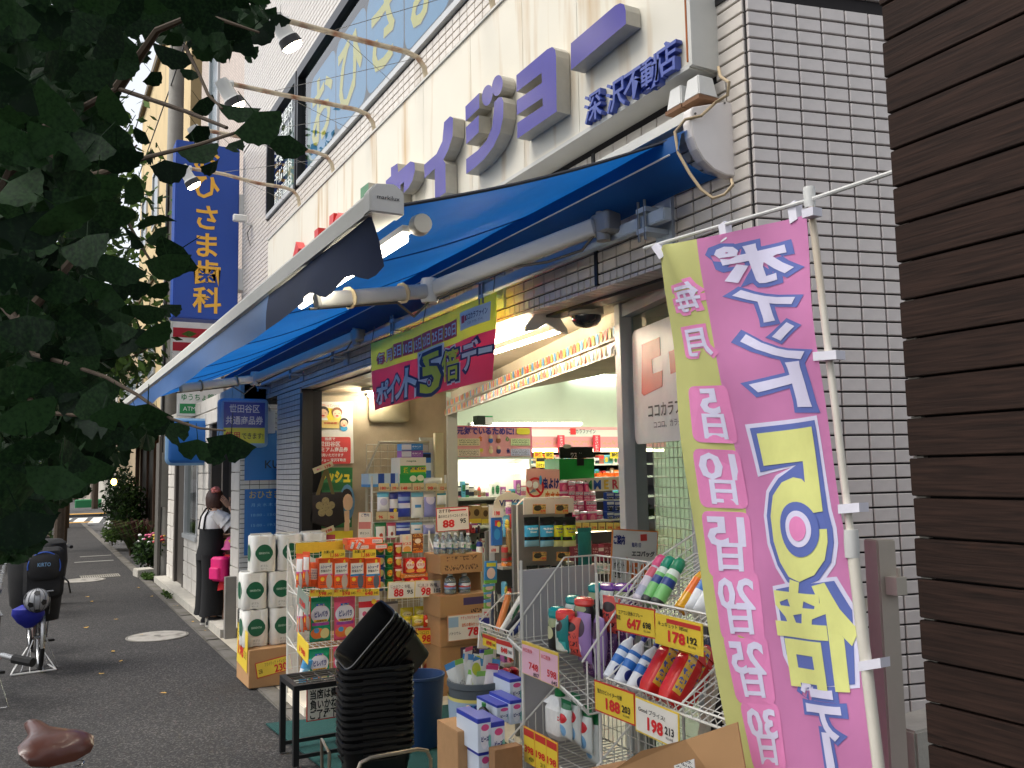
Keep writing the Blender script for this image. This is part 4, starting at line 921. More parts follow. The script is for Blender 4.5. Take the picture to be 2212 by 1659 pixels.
def unit(kind, mat, mat2=None):
    k = (kind, mat.name, mat2.name if mat2 else '')
    if k in _um: return _um[k]
    if kind == 'box': me = MB().use(mat).bb((-.5, -.5, 0), (.5, .5, 1)).mesh('carton', bev=0.012)
    elif kind == 'pouch': me = pouch_mesh(mat)
    elif kind == 'hang': me = pouch_mesh(mat, hdr=0.16)
    elif kind == 'bottle':
        mb = MB().use(mat).lathe([(0, 0), (.42, 0), (.48, .02), (.48, .62), (.40, .72), (.17, .82), (.16, .86)], seg=14); mb.use(mat2 or mat).lathe([(.19, .86), (.19, .99), (.16, 1.0)], seg=12); me = mb.mesh('bottle', smooth=True)
    elif kind == 'pet':
        mb = MB().use(mat).lathe([(0, 0), (.40, 0), (.47, .03), (.47, .2), (.44, .24), (.47, .28), (.47, .52), (.44, .56), (.47, .6), (.40, .74), (.2, .88), (.16, .91)], seg=14); mb.use(mat2 or mat).lathe([(.2, .91), (.2, .99), (.18, 1.0)], seg=12); me = mb.mesh('bottle', smooth=True)
    elif kind == 'can':
        me = MB().use(mat).lathe([(0, 0), (.46, 0), (.5, .02), (.5, .9), (.42, .95), (.38, 1.0), (0, 1.0)], seg=16).mesh('can', smooth=True)
    elif kind == 'cup':
        me = MB().use(mat).lathe([(0, 0), (.38, 0), (.40, .02), (.49, .93), (.52, .94), (.52, .98), (0, .985)], seg=16).mesh('cup', smooth=True)
    elif kind == 'jug':   # flat detergent bottle with handle and cap
        mb = MB().use(mat).rbox((0, 0, .36), (.96, .9, .72), .22, n=3); mb.loft([[V((x*.5*(1-t*.55)+.0, y*.42*(1-t*.4), .70+t*.16)) for x, y in ((-1, -1), (1, -1), (1, 1), (-1, 1))] for t in (0, .5, 1)], caps=True)
        mb.use(mat2 or mat).lathe([(.2, .85), (.2, .98), (.17, 1)], seg=12); me = mb.mesh('jug', smooth=True)
    elif kind == 'pump':   # rounded bottle with big coloured cap
        mb = MB().use(mat).lathe([(0, 0), (.4, 0), (.48, .05), (.5, .45), (.46, .68), (.40, .74)], seg=14); mb.use(mat2 or mat).lathe([(.43, .74), (.47, .80), (.45, .92), (.3, .99), (0, 1.0)], seg=14); me = mb.mesh('bottle', smooth=True)
    _um[k] = me; return me
def put(kind, mat, x0, x1, yt, yb, Y, d, name, label, cat, group=None, mat2=None, X=None, tilt=(0, 0, 0), jit=0.0):
    xm = (x0+x1)/2
    if X is None:
        p = PY(xm, yb, Y); w_ = PY(x1, yb, Y).x - PY(x0, yb, Y).x; h_ = PY(xm, yt, Y).z - p.z; rz = 0
        loc = p + V((0, d/2, 0))
    else:
        p = PX(xm, yb, X); w_ = PX(x0, yb, X).y - PX(x1, yb, X).y; h_ = PX(xm, yt, X).z - p.z; rz = -math.pi/2; loc = p + V((d/2, 0, 0))
    o = bpy.data.objects.new(name, unit(kind, mat, mat2)); COL.objects.link(o)
    o.location = loc; o.scale = (w_, d, h_); o.rotation_euler = (tilt[0], tilt[1], rz+tilt[2]+random.uniform(-jit, jit))
    WL[o.name] = V(loc)
    return tag(o, label, cat, group)
def put3(kind, mat, loc, size, rot, name, label, cat, group=None, mat2=None):
    o = bpy.data.objects.new(name, unit(kind, mat, mat2)); COL.objects.link(o); o.location = loc; o.scale = size; o.rotation_euler = rot if not isinstance(rot, (int, float)) else (0, 0, rot)
    return tag(o, label, cat, group)
def letter_on(o, items):
    """lettering as a part of an unscaled-by-text product: items (text,u,v,width,height,mat,off) in the product's front face 0..1"""
    mb = MB()
    for (st, u, v, wd, hg, mt, off) in items:
        vs, fs = glyphs(st, off); x0 = min(q.x for q in vs); x1 = max(q.x for q in vs); y0 = min(q.y for q in vs); y1 = max(q.y for q in vs)
        mb.use(mt); mb.add([(u-.5+((q.x-x0)/(x1-x0)-.5)*wd, -.56-.004, v+((q.y-y0)/(y1-y0)-.5)*hg) for q in vs], fs)
    c = bpy.data.objects.new('lettering', mb.mesh('lettering')); COL.objects.link(c); c.parent = o
    return c
KR = M((206, 36, 40), .45, var=0); KK = M((28, 26, 28), .45, var=0); KB = M((30, 44, 120), .45, var=0); KW = M((235, 235, 230), .45, var=0); KY = M((236, 214, 60), .45, var=0); KO = M((222, 110, 40), .45, var=0); KP = M((216, 80, 130), .45, var=0)
CYE = M((226, 196, 62), .35, var=.04); CWH = M((226, 222, 212), .35, var=.04); CRE = M((190, 50, 44), .4, var=.04); COR = M((218, 130, 60), .4)
def card(tl, tr, bl, label, base=CYE, border=None, items=(), name='price_card', cat='price card', band=None, thick=.003):
    tl, tr, bl = V(tl), V(tr), V(bl); ex = (tr-tl); w_ = ex.length; ex.normalize(); dn = bl-tl; h_ = dn.length; dn.normalize()
    n = ex.cross(-dn).normalized(); ey = n.cross(ex); c = (tr+bl)/2
    t = thing(name, label, cat, c - ey*h_/2)
    mb = MB().use(border or base).box(c - n*thick/2, (w_, h_, thick), ex, ey, n); mb.build('board', t)
    if border: MB().use(base).box(c + n*.0008, (w_*.955, h_-w_*.045, .0008), ex, ey, n).build('face', t)
    if band: MB().use(band[0]).box(c + ey*h_*(band[1]-.5) + ex*w_*((band[3] if len(band) > 3 else .5)-.5) + n*.0016, (w_*(band[4] if len(band) > 4 else .9), h_*band[2], .0008), ex, ey, n).build('band', t)
    mb = MB()
    for (st, u, v, hg, mt, wd, off) in items: ink(mb, st, mt, c + ex*w_*(u-.5) + ey*h_*(v-.5), ex, ey, h_*hg/.75, off=off, wid=w_*wd, d=.0028)
    if items: mb.build('lettering', t)
    return t
def cardS(x0, x1, y0, y1, Y, label, sl=-.03, **k):   # facing the camera side of the street, between picture columns x0..x1
    return card(PY(x0, y0, Y), PY(x1, y0+sl*(x1-x0), Y), PY(x0, y1, Y), label, **k)
def price(big, small, name=None, red=True, wd=.5): 
    it = [(big, .40, .34, .44, KR, wd, .035), (small, .82, .38, .24, KK, .24, .02)]
    if name: it.append((name, .45, .72, .15, KK, .7, .0))
    it.append(('税込', .80, .62, .08, KK, .12, 0)); it.append(('本体価格', .28, .60, .07, KR, .22, 0))
    return it
WW = M((210, 208, 200), .4, var=.06, name='white_wire')
def grid(mb, o, ex, ey, nx, ny, r=.0022, frame=.004):
    o, ex, ey = V(o), V(ex), V(ey)
    for i in range(nx+1): mb.tube([o+ex*(i/nx), o+ex*(i/nx)+ey], frame if i in (0, nx) else r, 4, False)
    for j in range(ny+1): mb.tube([o+ey*(j/ny), o+ey*(j/ny)+ex], frame if j in (0, ny) else r, 4, False)

# ---------------------------------------------------------------- roll paper packs on a carton
ORD = ('first', 'second', 'third', 'fourth', 'fifth', 'sixth', 'seventh', 'eighth', 'ninth', 'tenth', 'eleventh', 'twelfth', 'thirteenth', 'fourteenth', 'fifteenth', 'sixteenth', 'seventeenth', 'eighteenth')
KRAFT = M((172, 132, 90), .8, var=.08, vs=5, name='kraft_board')
KRAFT2 = M((150, 112, 76), .8, var=.1, vs=5, name='kraft_board')
Yr = 7.02
cb = thing('carton_plinth', 'long brown carton under the stack of white roll packs', 'carton', (1.9, 7.3, 0))
zb_ = 0.30
MB().use(KRAFT).bb((1.50, Yr, 0.012), (2.32, Yr+.46, zb_)).build('carton', cb, bev=.004)
card(PY(553, 1433, Yr-.004), PY(630, 1412, Yr-.004), PY(553, 1447+20, Yr-.004), 'long yellow price card reading 230 on the brown carton', border=CRE, items=[('フライティア トイレット', .55, .74, .2, KK, .6, 0), ('230', .68, .34, .5, KR, .35, .03), ('258', .12, .4, .3, KK, .1, 0)])
card((1.494, Yr+.42, .46), (1.494, Yr+.04, .43), (1.494, Yr+.42, .15), 'yellow price card reading 198 on the street side of the carton', items=[('198', .4, .42, .34, KR, .5, .03), ('213', .85, .4, .2, KK, .2, 0), ('コアレス', .4, .75, .14, KK, .6, 0)])
PKW = M((226, 224, 216), .3, var=.05, vs=14, bump=.25, bs=40, name='film_wrap')
PGN = M((16, 92, 62), .3, var=.08)
def rollpack():
    t = thing('roll_pack', 'x', 'paper rolls')
    w_, d_, h_ = .245, .235, .285
    for sx in (-1, 1):
        for sy in (-1, 1):
            MB().use(PKW).lathe([(.0, 0), (.055, .0), (.0605, .008), (.0605, h_-.01), (.054, h_), (0, h_)], (sx*.0605, sy*.058, 0), 16).build('roll', t, smooth=True)
    MB().use(PKW).box((0, -.045, h_/2), (.16, .14, h_*.97)).box((0, .06, h_+.006), (.21, .04, .012)).build('wrap', t, bev=.01)
    for nrm, tt in (((0, -1, 0), (1, 0, 0)), ((-1, 0, 0), (0, -1, 0))):
        n = V(nrm); e = V(tt); c = n*(.1225 if nrm[0] else .121)+V((0, 0, h_*.52)); pts = []
        for k in range(28):
            a = 2*math.pi*k/28; x = .079*math.cos(a); z = .068*math.sin(a); bul = (abs(x)/.079)**2
            pts.append(c+e*x*(1.06 if abs(math.cos(a)) > .97 else 1)+V((0, 0, z))-n*.003*bul)
        mb = MB().use(PGN); mb.add([c]+pts, [(0, 1+k, 1+(k+1) % 28) for k in range(28)]); b = mb.build('emblem', t)
    l = MB(); ink(l, 'EBRIENTIA', M((190, 210, 190), .4), (0, -.1235, h_*.52), (1, 0, 0), (0, 0, 1), .022, wid=.10, off=.01); ink(l, 'ダブル', M((130, 128, 120), .5), (0, -.1245, h_*.17), (1, 0, 0), (0, 0, 1), .02, wid=.07); ink(l, '8ロール', M((130, 128, 120), .5), (0, -.1245, h_*.09), (1, 0, 0), (0, 0, 1), .016, wid=.06)
    l.build('lettering', t); return t
rp0 = rollpack()
for lev in range(3):
    for i in range(3):
        x = 1.565+i*.208+(.07 if lev == 2 else (.0 if lev else .012)); z = zb_+.002+lev*.289
        if 1:
            place(rp0, (x, Yr+.20+random.uniform(0, .012), z), random.uniform(-.05, .05), scale=(.83, .83, 1), label='white roll pack with a green oval emblem, %s of the %s layer' % (('left', 'middle', 'right')[i], ('bottom', 'middle', 'top')[lev]), group='roll packs stacked by the pilaster')

# ---------------------------------------------------------------- wire rack with insect guards and snacks
YB_k = 6.2
rk = thing('wire_display_rack', 'white wire display rack of hanging bags and snack boxes before the porch', 'rack', (2.2, YB_k, 0))
xl, xm_, xr = PY(645, 1300, YB_k).x, PY(833, 1300, YB_k).x, PY(962, 1300, YB_k).x
mb = MB(); mb.use(WW)
grid(mb, (xl, YB_k+.30, .15), (xr-xl, 0, 0), (0, 0, 1.0), 24, 10)
mb.build('back_grid', rk); mb = MB().use(WW)
for zz, dep in ((.80, .26), (.42, .26), (.16, .30)):
    grid(mb, (xl, YB_k+.02, zz), (xr-xl, 0, 0), (0, .28, 0), 26, 3)
mb.build('shelf_wires', rk); mb = MB().use(WW)
for X_ in (xl, xr):
    for k in range(12): mb.tube([(X_, YB_k+.02+k*.025, .14+.0*k), (X_, YB_k+.02+k*.025, 1.12-.02*(11-k) if k > 2 else .9)], .002, 4, False)
    for zz in (.16, .42, .60, .80, .98): mb.tube([(X_, YB_k, zz-.015), (X_, YB_k+.30, zz+.05)], .004, 5, False)
    mb.tube([(X_, YB_k+.30, 0.01), (X_, YB_k+.30, 1.18)], .008, 6); mb.tube([(X_, YB_k+.02, 0.01), (X_, YB_k, .5), (X_-.0, YB_k-.01, .80), (X_, YB_k+.3, 1.12)], .006, 6)
mb.build('side_wires', rk)
PO = PK((226, 88, 32), (('r', .08, .92, .46, .84, (232, 228, 222)), ('r', .05, .95, .42, .47, (196, 90, 150)), ('e', .72, .22, .2, .24, (186, 172, 160)), ('e', .28, .30, .13, .07, (240, 200, 60)), ('t', .1, .5, .08, .2, (60, 60, 80), 9, 14)))
PO2 = PK((226, 88, 32), (('r', .08, .92, .46, .84, (232, 228, 222)), ('r', .05, .95, .40, .47, (50, 130, 190)), ('e', .72, .22, .2, .24, (92, 98, 112)), ('e', .28, .30, .13, .07, (240, 200, 60)), ('t', .1, .5, .08, .2, (60, 60, 80), 9, 14)))
GOLD = M((236, 196, 40), .35)
for k, x in enumerate((704, 737.4, 771.7, 806)):
    o = put('box', PO if k < 2 else PO2, x-16.5, x+16.2, 1206, 1270, YB_k+.03, .07, 'insect_guard_pack', 'orange clothes cover packet with a %s jacket, %s of its pair' % ('pale' if k < 2 else 'dark', 'left' if k % 2 == 0 else 'right'), 'packet', 'orange clothes cover packets')
    letter_on(o, [('ムシューダ', .5, .72, .72, .12, KB, .03), ('防虫カバー', .5, .58, .66, .09, KK, .03), ('6' if k < 2 else '8', .7, .90, .16, .13, KY, .05)])
for k, x in enumerate((664, 678, 690)):
    put('pouch', PK((220, 92, 40), (('r', .1, .9, .3, .75, (226, 206, 190)), ('t', .1, .9, .3, .7, (90, 70, 110), 8, 10))), x-9, x+9, 1215, 1268, YB_k+.05+k*.01, .03, 'slim_packet', 'slim orange packet leaning at the left end of the wire rack', 'packet', 'slim orange packets', tilt=(0, .06*k, -.5))
PBX = PK((228, 96, 62), (('r', .4, .95, .2, .85, (226, 214, 208)), ('t', .45, .9, .3, .7, (90, 80, 130), 10, 6)))
for k, (x0, x1, yt, yb, dz) in enumerate(((752, 790, 1164, 1176, .1), (788, 828, 1163, 1176, .1), (756, 800, 1177, 1188, .06), (796, 838, 1176, 1187, .06))):
    put('box', PBX, x0, x1, yt, yb, YB_k+dz, .14, 'insect_guard_box', 'flat orange box lying on top of the wire rack', 'box', 'flat orange boxes on the wire rack', jit=.12)
for k, x in enumerate((758, 770)): put('pouch', PK((226, 92, 44), (('r', .25, .75, .2, .8, (228, 222, 220)), ('t', .3, .7, .25, .75, (60, 60, 120), 6, 8))), x-6, x+6, 1166, 1190, YB_k-.005, .02, 'slim_packet', 'slim orange packet standing before the flat boxes', 'packet', 'upright orange packets on top', tilt=(0, .3+.2*k, 0))
for k, (x, yt) in enumerate(((648, 1196), (662, 1192), (650, 1292), (664, 1288))): put('hang', PO, x-9, x+10, yt, yt+74, YB_k-.02+.05*(k % 2), .03, 'side_hung_pack', 'orange pack hung on the left end of the wire rack, %s %s' % (('outer', 'inner')[k % 2], 'upper' if k < 2 else 'lower'), 'packet', tilt=(0, 0, -.9))
put('box', M((216, 178, 50), .5, var=.1), 640, 690, 1172, 1195, YB_k+.26, .02, 'yellow_header_board', 'plain yellow header board at the left end of the wire rack', 'board')
put('box', M((216, 178, 50), .5, var=.1), 690, 742, 1170, 1190, YB_k+.27, .02, 'yellow_header_board', 'plain yellow header board next to the leftmost one', 'board')
for k, (x, lab) in enumerate(((720, 'left'), (787, 'right'))): cardS(x-25, x+25, 1188+(1-k), 1206, YB_k-.01, 'yellow price card reading 1,166 above the orange packets, %s one' % lab, items=[('1,166', .55, .35, .5, KR, .36, .03), ('1,259', .86, .4, .35, KK, .2, .01), ('お買い得', .3, .78, .3, KK, .45, .02)])
for k, (x, tx, lab) in enumerate(((694, '598', 'reading 598, left of the two'), (745, '598', 'reading 598, right of the two'), (794, '648', 'reading 648 below the dark jacket packets'))): cardS(x-25, x+25, 1274.5-k*.8, 1289-k*.5, YB_k-.012, 'yellow shelf price strip ' + lab, items=[(tx, .55, .4, .55, KR, .34, .03), ('645', .86, .42, .4, KK, .18, .01), ('特価', .12, .75, .4, KR, .18, .02), ('お買い得', .45, .80, .3, KK, .35, .01)])
PG_ = (('e', .5, .60, .44, .22, (214, 214, 226)), ('r', .18, .82, .43, .49, (228, 180, 70)), ('r', .1, .9, .35, .42, (150, 70, 150)), ('e', .35, .17, .3, .13, (226, 120, 60)), ('e', .7, .16, .22, .12, (226, 214, 150)), ('e', .3, .24, .12, .06, (90, 150, 200)), ('r', .3, .7, .8, .85, (40, 90, 180)))
PGR = PK((24, 140, 104), PG_, .25); PPK = PK((222, 84, 120), PG_, .25); PWR = PK((222, 216, 216), (('r', 0, 1, .74, .88, (204, 40, 50)), ('r', 0, 1, .06, .2, (204, 40, 50)), ('e', .25, .6, .1, .06, (200, 90, 120)), ('e', .2, .45, .1, .06, (90, 140, 200)), ('e', .72, .86, .12, .06, (232, 190, 60)), ('e', .4, .3, .08, .04, (200, 180, 60))), .25)
for k, (x, yt, yb, mt, nm) in enumerate(((693.5, 1291, 1384, PGR, 'green'), (746.5, 1290, 1380, PPK, 'pink'), (800, 1288, 1381, PWR, 'white and red'), (691, 1400, 1485, PGR, 'green'), (745, 1395, 1480, PPK, 'pink'))):
    for dd in (0, 1):
        o = put('hang', mt, x-23, x+23, yt+dd*3, yb+dd*3, YB_k+.04+dd*.05, .05, 'moth_repellent_bag', 'glossy %s bag hanging in the %s row%s' % (nm, 'upper' if k < 3 else 'lower', ', behind the front one' if dd else ''), 'bag', None)
        if dd == 0 and k != 2: letter_on(o, [('ピレパラ', .5, .62, .62, .15, KB, .035), ('アース', .5, .82, .3, .05, KY, .02), ('1年間有効', .5, .46, .5, .05, KK, .02)])
# snacks in the right bay
CUPG = PK((36, 130, 70), (('s', .0, .12, (30, 110, 60)), ('e', .5, .5, .3, .28, (226, 190, 60)), ('t', .2, .8, .25, .75, (220, 60, 50), 5, 4))); CUPR = PK((200, 48, 44), (('e', .5, .45, .3, .3, (230, 200, 90)), ('r', .15, .85, .68, .86, (236, 230, 220)))); CUPB = PK((40, 76, 140), (('e', .5, .5, .34, .3, (200, 190, 120)),))
cup_i = 0
for col, (x0, x1) in enumerate(((813, 834), (834, 853), (853, 872))):
    for row in range(4):
        yb = 1278-row*26; yt = yb-27
        mt = (CUPB, CUPG, CUPR)[col] if row < 3 or col else CUPG
        put('cup', mt, x0, x1, yt, yb-1, YB_k+.08, .068, 'snack_cup', '%s snack cup in the right bay of the wire rack, %s from the bottom' % ('blue' if mt is CUPB else 'green' if mt is CUPG else 'red', ORD[row]), 'snack cup', '%s snack cups' % ('blue' if mt is CUPB else 'green' if mt is CUPG else 'red'))
BISC = PK((204, 34, 34), (('e', .5, .55, .42, .3, (236, 226, 210)), ('e', .5, .16, .45, .14, (226, 160, 70)), ('e', .5, .83, .14, .12, (226, 180, 150)), ('e', .78, .7, .12, .07, (240, 210, 60))))
BISG = PK((214, 206, 180), (('e', .5, .2, .4, .18, (214, 150, 70)), ('e', .5, .82, .14, .12, (226, 180, 150)), ('s', .0, .08, (50, 130, 60)))); CHOC = PK((120, 62, 30), (('t', 0, 1, .1, 1, (206, 150, 70), 3, 4), ('e', .5, .62, .3, .13, (228, 214, 190)), ('s', 0, .1, (214, 120, 40))))
for k, (x0, x1, yt, yb, mt, nm) in enumerate(((876, 897, 1206, 1238, BISC, 'red'), (898, 920, 1205, 1237, BISC, 'red'), (879, 901, 1249, 1280, BISC, 'red'), (902, 925, 1247, 1278, BISC, 'red'))):
    o = put('box', mt, x0, x1, yt, yb, YB_k+.04, .05, 'biscuit_box', 'red biscuit box with a white oval, %s of the %s pair' % (('left', 'right')[k % 2], 'upper' if k < 2 else 'lower'), 'box', 'red biscuit boxes'); letter_on(o, [('ビスコ', .5, .56, .66, .17, KR, .05)])
o = put('box', BISG, 869, 890, 1155, 1195, YB_k+.10, .05, 'biscuit_box', 'cream biscuit box with red lettering on top of the snacks', 'box'); letter_on(o, [('ビスコ', .5, .52, .8, .16, KR, .05)])
put('box', CHOC, 892, 914, 1153, 1194, YB_k+.10, .05, 'chocolate_box', 'brown chocolate biscuit box on top of the snacks', 'box'); put('box', PK((214, 130, 50), (('t', .1, .9, .2, .8, (240, 230, 210), 10, 3),)), 868, 924, 1239, 1247, YB_k+.05, .1, 'snack_tray', 'orange cardboard tray edge between the biscuit boxes', 'tray')
wc = dict(base=CWH, border=M((226, 204, 120), .4))
cardS(837.7, 896, 1257, 1294, YB_k-.015, 'white price card under the green snack cups of the wire rack', items=price('88', '95', 'じゃがりこ 各種', wd=.36), **wc); cardS(896, 955, 1254, 1291, YB_k-.015, 'white price card under the red biscuit boxes of the wire rack', items=price('98', '105', 'ビスコ 各種', wd=.36), **wc)
cardS(898, 956, 1357, 1392, YB_k-.015, 'yellow and red price card reading 98 and 105 under the candy bags', border=CRE, band=(CRE, .92, .14), items=price('98', '105', 'コロロ 各種', wd=.36)); cardS(866, 897, 1359, 1395, YB_k-.014, 'yellow price card reading 419 beside the basket stack', border=CRE, items=[('419', .5, .35, .3, KK, .5, .02), ('ウエハース', .5, .7, .14, KK, .6, 0)])
CAN1 = PK((196, 180, 44), (('e', .5, .5, .36, .2, (226, 216, 150)), ('e', .4, .2, .3, .14, (230, 180, 70)), ('t', .2, .8, .4, .6, (110, 60, 90), 5, 4)), .2); CAN2 = PK((206, 60, 34), (('e', .5, .5, .4, .22, (236, 210, 170)), ('e', .5, .2, .3, .12, (240, 170, 60))), .2)
for k, (x0, x1, yt, yb, mt) in enumerate(((868, 895, 1313, 1340, CAN1), (898, 925, 1310, 1337, CAN1), (862, 890, 1334, 1356, CAN1), (893, 918, 1330, 1354, CAN1), (916, 946, 1328, 1354, CAN2))):
    put('pouch', mt, x0, x1, yt, yb, YB_k+(.12 if k < 2 else .03), .05, 'candy_bag', 'yellow gummy candy bag on the lower wire shelf' if mt is CAN1 else 'orange red gummy candy bag at the right of the yellow ones', 'candy bag', 'yellow candy bags' if mt is CAN1 else None, jit=.2)
o = put('hang', PK((176, 172, 170), (('e', .5, .5, .38, .24, (40, 40, 110)), ('r', .4, .6, .3, .7, (230, 228, 228)), ('s', .92, 1, (90, 88, 90)))), 826, 862, 1300, 1370, YB_k+.12, .04, 'grey_bag', 'grey bag with a dark blue round mark behind the baskets', 'bag'); letter_on(o, [('骨', .5, .5, .5, .26, KW, .05)])
NOOD = PK((176, 136, 84), (('e', .5, .5, .4, .3, (150, 70, 50)), ('s', .85, 1, (206, 170, 110))), .2)
for k, (x0, x1) in enumerate(((893, 915), (917, 942))): put('cup', NOOD, x0, x1, 1420, 1460, YB_k+.05, .09, 'noodle_cup', 'wrapped noodle cup on the bottom wire shelf, %s' % ('left' if k == 0 else 'right'), 'noodle cup', 'noodle cups')
put('box', PK((36, 110, 180), (('t', .2, .8, .2, .9, (226, 230, 236), 3, 3),)), 874, 892, 1405, 1460, YB_k+.08, .06, 'tea_box', 'blue tea box beside the noodle cups', 'box')
cardS(898, 935, 1463, 1500, YB_k-.015, 'yellow price card at the bottom right of the wire rack', border=CRE, items=price('?', '105', None, wd=.01)[1:2]+[('98', .3, .35, .3, KR, .3, .03), ('鬼平熟味', .6, .7, .13, KK, .5, 0)]); cardS(860, 897, 1464, 1500, YB_k-.014, 'yellow price card at the bottom of the rack, half behind the baskets', border=CRE, items=[('111', .75, .4, .3, KK, .3, .02)])
put('pouch', PK((70, 150, 206), (('s', .3, .6, (226, 232, 240)), ('e', .5, .45, .3, .2, (120, 180, 220)))), 641, 664, 1425, 1478, YB_k+.02, .05, 'blue_pouch', 'light blue pouch low at the left end of the wire rack', 'pouch', tilt=(0, .3, 0))
for k, (y0, y1) in enumerate(((1272, 1322), (1375, 1430))): card(PX(644, y0-8, 1.60), PX(668, y0+20, 1.60), PX(640, y0+30, 1.60), 'small %s side card hung on the left end of the wire rack, %s' % ('grey green' if k == 0 else 'yellow', 'upper' if k == 0 else 'lower'), base=M((130, 140, 128), .4) if k == 0 else CYE, items=[('528' if k == 0 else '198', .5, .35, .3, KR, .5, .02)])

# ---------------------------------------------------------------- hanging tissue rack behind, tall goods
def S2(x, y): return ((1100+x/3.318)/1.47559, (1250+y/3.318)/1.47559)
YC = 7.2
r2k = thing('tissue_rack', 'wire rack with hanging tissue packs behind the snack rack', 'rack', (2.9, YC+.3, 0)); mb = MB().use(M((176, 168, 146), .5))
p0_ = PY(792, 1110, YC+.55); p1_ = PY(905, 960, YC+.55)
grid(mb, (p0_.x, YC+.55, .3), (p1_.x-p0_.x+.1, 0, 0), (0, 0, p1_.z-.3), 9, 24, .003, .004); mb.tube([(p0_.x, YC+.54, .02), (p0_.x, YC+.54, p1_.z-.25), (p0_.x+.12, YC+.54, p1_.z+.02), (p1_.x+.1, YC+.54, p1_.z+.02)], .014, 8); mb.build('grid', r2k)
pA, pB = PY(*S2(130, 1000), YC), PY(*S2(1090, 1000), YC)
mb = MB().use(WW); 
for y_ in (1050, 1370): q = PY(*S2(600, y_), YC); mb.tube([(pA.x+.15, YC+.05, q.z), (pB.x, YC+.05, q.z)], .006, 6)
for X_ in (pA.x+.15, pB.x): mb.tube([(X_, YC+.06, .02), (X_, YC+.06, 1.62)], .01, 6)
mb.build('hooks', r2k)
TP = [PK((226, 230, 236), (('e', .5, .5, .3, .2, (190, 190, 220)), ('s', .75, 1, (90, 170, 210)))), PK((40, 50, 130), (('s', .3, .7, (226, 228, 236)), ('e', .6, .2, .2, .1, (236, 214, 50)))), PK((50, 70, 170), (('s', .35, .55, (214, 222, 240)), ('s', .65, .8, (120, 150, 210)))), PK((230, 232, 232), (('s', .82, 1, (110, 180, 210)), ('r', .25, .75, .4, .52, (70, 150, 210)))), PK((140, 146, 206), (('e', .5, .7, .35, .2, (200, 200, 226)), ('s', .8, 1, (190, 190, 190)))), PK((226, 228, 226), (('s', .85, 1, (30, 150, 170)),)), PK((36, 120, 70), (('r', .1, .9, .1, .8, (224, 228, 224)), ('e', .5, .35, .15, .12, (190, 80, 60)))), PK((196, 80, 110), (('r', .1, .9, .1, .8, (228, 226, 224)), ('e', .5, .35, .15, .12, (150, 80, 60))))]
tags = ['180', '199', '148', '151', '98', '122']
for k, (xa_, xb_, ya_, yb_) in enumerate(((350, 475, 1060, 1260), (480, 570, 1060, 1300), (570, 705, 1055, 1320), (710, 840, 1060, 1330), (845, 975, 1055, 1320), (985, 1080, 1070, 1190))):
    a, b = S2(xa_, ya_), S2(xb_, yb_); put('hang', TP[k], a[0], b[0], a[1], b[1], YC, .05, 'tissue_pack', 'hanging tissue pack in the upper row, %s from the left' % ORD[k], 'tissue pack')
    a, b = S2(xa_+5, 965), S2(xb_-5, 1045); cardS(a[0], b[0], a[1], b[1], YC-.03, 'small cream price tag on the tissue rack, %s from the left' % ORD[k], base=M((206, 192, 150), .5), items=[(tags[k], .4, .35, .42, KR, .5, .03), ('163', .82, .35, .3, KK, .25, .01)])
for k, (xa_, xb_, ya_, yb_, q) in enumerate(((320, 445, 1380, 1590, 6), (450, 545, 1380, 1560, 7), (550, 700, 1380, 1510, 2), (705, 830, 1380, 1510, 3), (835, 965, 1380, 1500, 4))):
    a, b = S2(xa_, ya_), S2(xb_, yb_); put('hang', TP[q], a[0], b[0], a[1], b[1], YC, .05, 'tissue_pack', 'tissue pack hanging in the lower row, %s from the left' % ('first', 'second', 'third', 'fourth', 'fifth')[k], 'tissue pack')
for k, (xa_, xb_) in enumerate(((330, 445), (450, 560))): a, b = S2(xa_, 1270), S2(xb_, 1350); cardS(a[0], b[0], a[1], b[1], YC-.03, 'small cream tag reading 96 in the lower row, %s' % ('left' if k == 0 else 'right'), base=M((206, 192, 150), .5), items=[('96', .4, .35, .42, KR, .4, .03)])
a, b = S2(580, 690), S2(860, 960)
rp_ = put('box', PK((226, 224, 212), (('r', .0, 1, .0, .36, (40, 160, 80)), ('r', .02, .98, .33, .68, (60, 170, 80)), ('r', .4, 1, .42, .62, (226, 214, 40)), ('e', .5, .17, .13, .12, (220, 226, 200)), ('e', .78, .19, .13, .12, (220, 226, 200)))), a[0], b[0], a[1], b[1], YC+.15, .22, 'kitchen_roll_pack', 'large white and green kitchen roll pack on top of the tissue rack', 'paper rolls'); letter_on(rp_, [('nepia', .42, .85, .36, .09, M((70, 120, 90), .5), .02), ('激', .22, .50, .2, .22, KY, .05), ('吸収100', .65, .56, .55, .12, KB, .04)])
a, b = S2(250, 860), S2(580, 1000); put('box', PK((190, 214, 232), (('r', .3, .5, 0, 1, (40, 80, 160)), ('r', .7, .85, 0, 1, (40, 80, 160)), ('s', .0, .2, (80, 150, 210)))), a[0], b[0], a[1], b[1], YC+.2, .2, 'blue_tissue_pack', 'blue and white long pack left of the large kitchen rolls', 'tissue pack')
for k, (ya_, yb_, c_) in enumerate(((545, 615, (60, 130, 200)), (618, 690, (140, 90, 170)))): a, b = S2(600, ya_), S2(825, yb_); put('box', PK(c_, (('r', .0, .45, .1, .9, (210, 214, 226)), ('t', .5, .9, .3, .7, (230, 230, 236), 6, 3))), a[0], b[0], a[1], b[1], YC+.3, .12, 'tissue_box', ('blue' if k == 0 else 'violet') + ' tissue box stacked above the kitchen rolls', 'tissue box')
